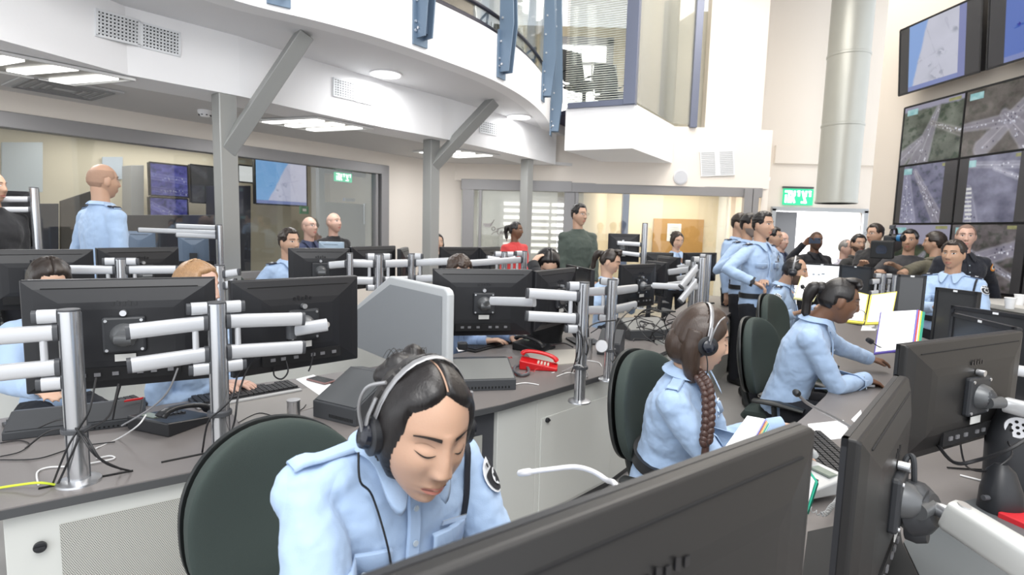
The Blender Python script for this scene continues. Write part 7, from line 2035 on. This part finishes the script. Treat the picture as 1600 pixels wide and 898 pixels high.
b_ = onz(1010, 800, ZD)
mic([(.30, .92, ZD), at(975, 790, .95), at(945, 748, 1.05), at(905, 730, 1.10), at(860, 733, 1.12), at(828, 737, 1.13)], 'white gooseneck microphone reaching left above the big blurred monitor', tip_r=.008, tip_m=mat('mic_white', (.8, .8, .82), .3, .3), r=.0055, neck=mat('mic_white', (0, 0, 0)), tip=.025)
mic([onz(1345, 676, ZD), at(1318, 660, 2.25), at(1290, 645, 2.2), at(1262, 630, 2.15), at(1246, 615, 2.1)], 'grey gooseneck microphone rising from the right desk before the braided woman', tip_r=.014, r=.0062, neck=mat('goose_grey', (.32, .32, .33), .4, .4), tip=.02)
mic([at(1415, 548, 2.9), at(1395, 546, 2.88), at(1375, 542, 2.85), at(1362, 534, 2.84)], 'thin black gooseneck microphone in front of the ring binder', tip_r=.014, r=.0028, neck=black)
mic([at(1262, 470, 4.1), at(1260, 462, 4.15), at(1255, 450, 4.15)], 'thin black gooseneck microphone before the bearded seated officer', tip_r=.014, r=.003, neck=black, tip=.025)
mic([onz(1352, 500, ZD), at(1352, 490, 3.5), at(1344, 484, 3.5), at(1330, 485, 3.5)], 'grey gooseneck microphone curving over the yellow folder', tip_r=.007, r=.003, neck=mat('goose_grey', (0, 0, 0)), tip=.02)

# speakers at the lower right
p = onz(1562, 800, ZD); t = thing('desk_speaker', 'black rounded desk speaker at the lower right', 'speaker', tuple(p))
MB().loft([p, p + V((0, 0, .01)), p + V((0, .005, .07)), p + V((0, .012, .125)), p + V((0, .014, .145))], [(.050, .045), (.054, .05), (.050, .044), (.032, .032), (.014, .016)], n=24, p=2.5).obj('body', black, t, smooth=True)
for s_ in (-1, 1): MB().cyl(p + V((s_ * .048, -.01, .05)), p + V((s_ * .066, -.012, .05)), .008, 14).obj('side_knob', capm, t)
p = at(1590, 668, 1.75); t = thing('round_speaker', 'dark round device with a silver dotted disc at the right edge', 'speaker', (p.x, p.y, ZD))
MB().loft([(p.x + .02, p.y, ZD), (p.x + .02, p.y, p.z - .03), (p.x + .02, p.y, p.z + .08)], [(.10, .07), (.11, .07), (.07, .05)], n=24).obj('body', black, t, smooth=True)
n_ = (CAM - p).normalized(); MB().loft([p + n_ * .06, p + n_ * .066], [.036, .032], n=26).obj('silver_disc', mat('disc_silver', (.6, .6, .62), .35, .4), t, smooth=True)
u_ = n_.orthogonal().normalized(); v_ = n_.cross(u_); mb = MB()
for k in range(7):
    q = p + n_ * .066 + (u_ * math.cos(k * math.tau / 6) + v_ * math.sin(k * math.tau / 6)) * (.018 if k < 6 else 0); mb.cyl(q, q + n_ * .002, .005, 10)
mb.obj('disc_holes', mat('slot_black', (0, 0, 0)), t)
c_ = onz(1590, 818, ZD); tag(MB().box((c_.x + .02, c_.y, ZD + .012), (.10, .08, .022), .3).obj('red_box', mat('red_card', (.60, .02, .03), .5), bevel=.003), 'red box at the right edge above the silver arm', 'box')
p = onz(940, 520, ZD); t = thing('round_speaker', 'white dotted round disc leaning by the right silver pole', 'speaker', tuple(p)); q = at(940, 541, 2.85); n_ = (CAM - q).normalized()
MB().loft([q - n_ * .03, q, q + n_ * .006], [.03, .034, .030], n=24).obj('disc', mat('disc_silver', (0, 0, 0)), t, smooth=True)


# ---- cables
def cable(pts, label, m_=rubber, r=.0032, name='cable'):
    return tag(MB().tube(pts, r, n=6).obj(name, m_, smooth=True), label, 'cable')


Z = ZD + .004
ctop = at(124, 668, 1.60)
cable([at(150, 590, 1.66), at(140, 640, 1.60), ctop, at(105, 700, 1.57), onz(82, 757, Z)], 'black cable hanging from the big left monitor down past the nearest pole')
cable([at(60, 668, 1.75), at(95, 655, 1.70), at(118, 668, 1.60), at(150, 712, 1.58), onz(190, 733, Z)], 'black cable crossing in front of the nearest pole to the right slot end')
cable([at(40, 700, 1.8), at(80, 672, 1.72), at(126, 674, 1.60), at(160, 720, 1.58), onz(205, 736, Z)], 'second black cable crossing the nearest pole beside the first')
cable([at(185, 600, 1.75), at(170, 650, 1.66), at(130, 676, 1.60), at(112, 710, 1.58), onz(90, 757, Z)], 'black cable bundled at the tie of the nearest pole')
cable([onz(0, 692, Z), onz(30, 688, Z), onz(46, 694, Z), onz(30, 706, Z), onz(0, 713, Z)], 'thin black cable loop on the desk at the left edge', r=.002)
cable([onz(0, 718, Z), onz(60, 716, Z), onz(120, 698, Z), onz(180, 690, Z)], 'thin black cable lying straight across the left desk', r=.002)
cable([onz(-20, 765, Z), onz(25, 758, Z + .01), onz(60, 754, Z + .02), onz(86, 757, Z)], 'bright yellow cable ending in the slot at the lower left', mat('cable_yellow', (.62, .75, .05), .4), .0036)
wc = mat('cable_white', (.8, .8, .8), .4)
cable([onz(60, 757, Z), onz(58, 738, Z), onz(75, 730, Z), onz(110, 728, Z), onz(150, 722, Z), onz(178, 716, Z), onz(172, 712, Z), onz(150, 716, Z)], 'white cable lying round the foot of the nearest pole', wc, .0028)
cable([at(228, 648, 1.9), at(215, 665, 1.85), onz(185, 685, Z), onz(150, 700, Z)], 'white cable running down to the foot of the nearest pole', wc, .0028)
cable([at(278, 575, 1.9), at(262, 612, 1.88), at(235, 638, 1.9), at(190, 665, 1.9)], 'grey cable drooping from the big left monitor', mat('cable_midgrey', (.25, .25, .26), .5), .0032)
cable([at(195, 580, 1.9), at(183, 620, 1.9), at(176, 655, 1.9)], 'black cable straight below the centre of the big left monitor')
cable([at(395, 555, 1.9), at(372, 585, 1.85), at(363, 620, 1.8), at(345, 640, 1.76), at(325, 660, 1.76), onz(316, 706, Z)], 'black cable from the second front row monitor down its pole')
cable([at(400, 560, 1.92), at(385, 580, 1.9), at(372, 620, 1.82), at(366, 660, 1.8), onz(352, 700, Z)], 'black cable close against the second front row pole')
cable([at(430, 560, 2.1), at(428, 585, 2.1), at(440, 592, 2.08), at(450, 580, 2.1), at(446, 560, 2.12)], 'black cable loop hanging under the second front row monitor')
cable([at(490, 550, 2.16), at(486, 570, 2.15), at(482, 580, 2.14)], 'short black cable end below the second front row monitor')
cable([onz(372, 660, Z), onz(405, 645, Z), onz(440, 652, Z), onz(470, 640, Z), onz(478, 632, Z)], 'thin dark cable wandering around the steel cylinder', r=.002)
cable([onz(797, 602, Z), onz(820, 598, Z), onz(842, 601, Z)], 'white cable lying in front of the red telephone', wc, .0028)
cable([onz(862, 582, Z), onz(880, 580, Z), at(905, 570, 2.45), onz(918, 588, Z), onz(890, 582, Z), onz(870, 588, Z)], 'white cable looping up right of the red telephone', wc, .0030)
cable([onz(918, 563, Z), onz(935, 566, Z), onz(940, 572, Z)], 'white cable between the feet of the two silver poles', wc, .0028)
for k, (q, lab) in enumerate((([at(870, 497, 2.75), at(895, 505, 2.6), at(904, 530, 2.5), at(900, 560, 2.48), onz(893, 581, Z)], 'black cable strapped along the left silver pole, outer strand'),
                              ([at(880, 480, 2.8), at(905, 512, 2.52), at(910, 540, 2.5), at(905, 565, 2.48), onz(898, 580, Z)], 'black cable strapped along the left silver pole, inner strand'),
                              ([at(962, 500, 2.9), at(930, 505, 2.7), at(915, 520, 2.55), at(918, 550, 2.5), onz(902, 580, Z)], 'black cable sagging between the two silver poles'),
                              ([at(990, 480, 3.0), at(965, 505, 2.85), at(958, 540, 2.82), at(962, 560, 2.82), onz(945, 572, Z)], 'black cable behind the right silver pole'),
                              ([at(860, 540, 2.9), at(880, 536, 2.7), at(895, 542, 2.6)], 'thick black cable behind the red telephone'))): cable(q, lab, r=.0036)
r3 = random.Random(5)
tangle = MB()
for k in range(16):
    c0 = at(1020 + r3.uniform(-22, 45), 478 + r3.uniform(-18, 14), 3.7 + r3.uniform(-.2, .3)); pts = [c0]
    for j in range(4): pts.append(pts[-1] + V((r3.uniform(-.12, .12), r3.uniform(-.1, .1), r3.uniform(-.10, .06))))
    tangle.tube([V((p.x, p.y, max(p.z - .12, ZD + .01))) for p in pts], .0035, n=5, sm=4)
o = tag(tangle.obj('cable_tangle', rubber, smooth=True), 'tangle of black cables beneath the cluster of far monitors', 'cables'); o['kind'] = 'stuff'
cable([at(1462, 690, 1.7), at(1490, 722, 1.5), at(1530, 718, 1.45), at(1580, 700, 1.4), at(1625, 670, 1.4)], 'thick black cable drooping below the monitor back at the right', r=.005)
cable([at(1500, 690, 1.8), at(1510, 728, 1.7), at(1545, 735, 1.6), at(1580, 712, 1.6), at(1575, 690, 1.7)], 'thin black cable loop under the monitor back at the right', r=.003)
cable([onz(1480, 730, Z), onz(1530, 733, Z), onz(1580, 732, Z), onz(1625, 742, Z)], 'thin dark cable lying on the desk above the black speaker', r=.003)
cable([onz(1500, 742, Z), onz(1540, 752, Z), onz(1570, 760, Z)], 'white cable on the desk at the lower right', wc, .003)
cable([at(1302, 596, 2.95), onz(1325, 604, Z), onz(1345, 604, Z)], 'thin cable leading to the mouse on the right desk', r=.0018)
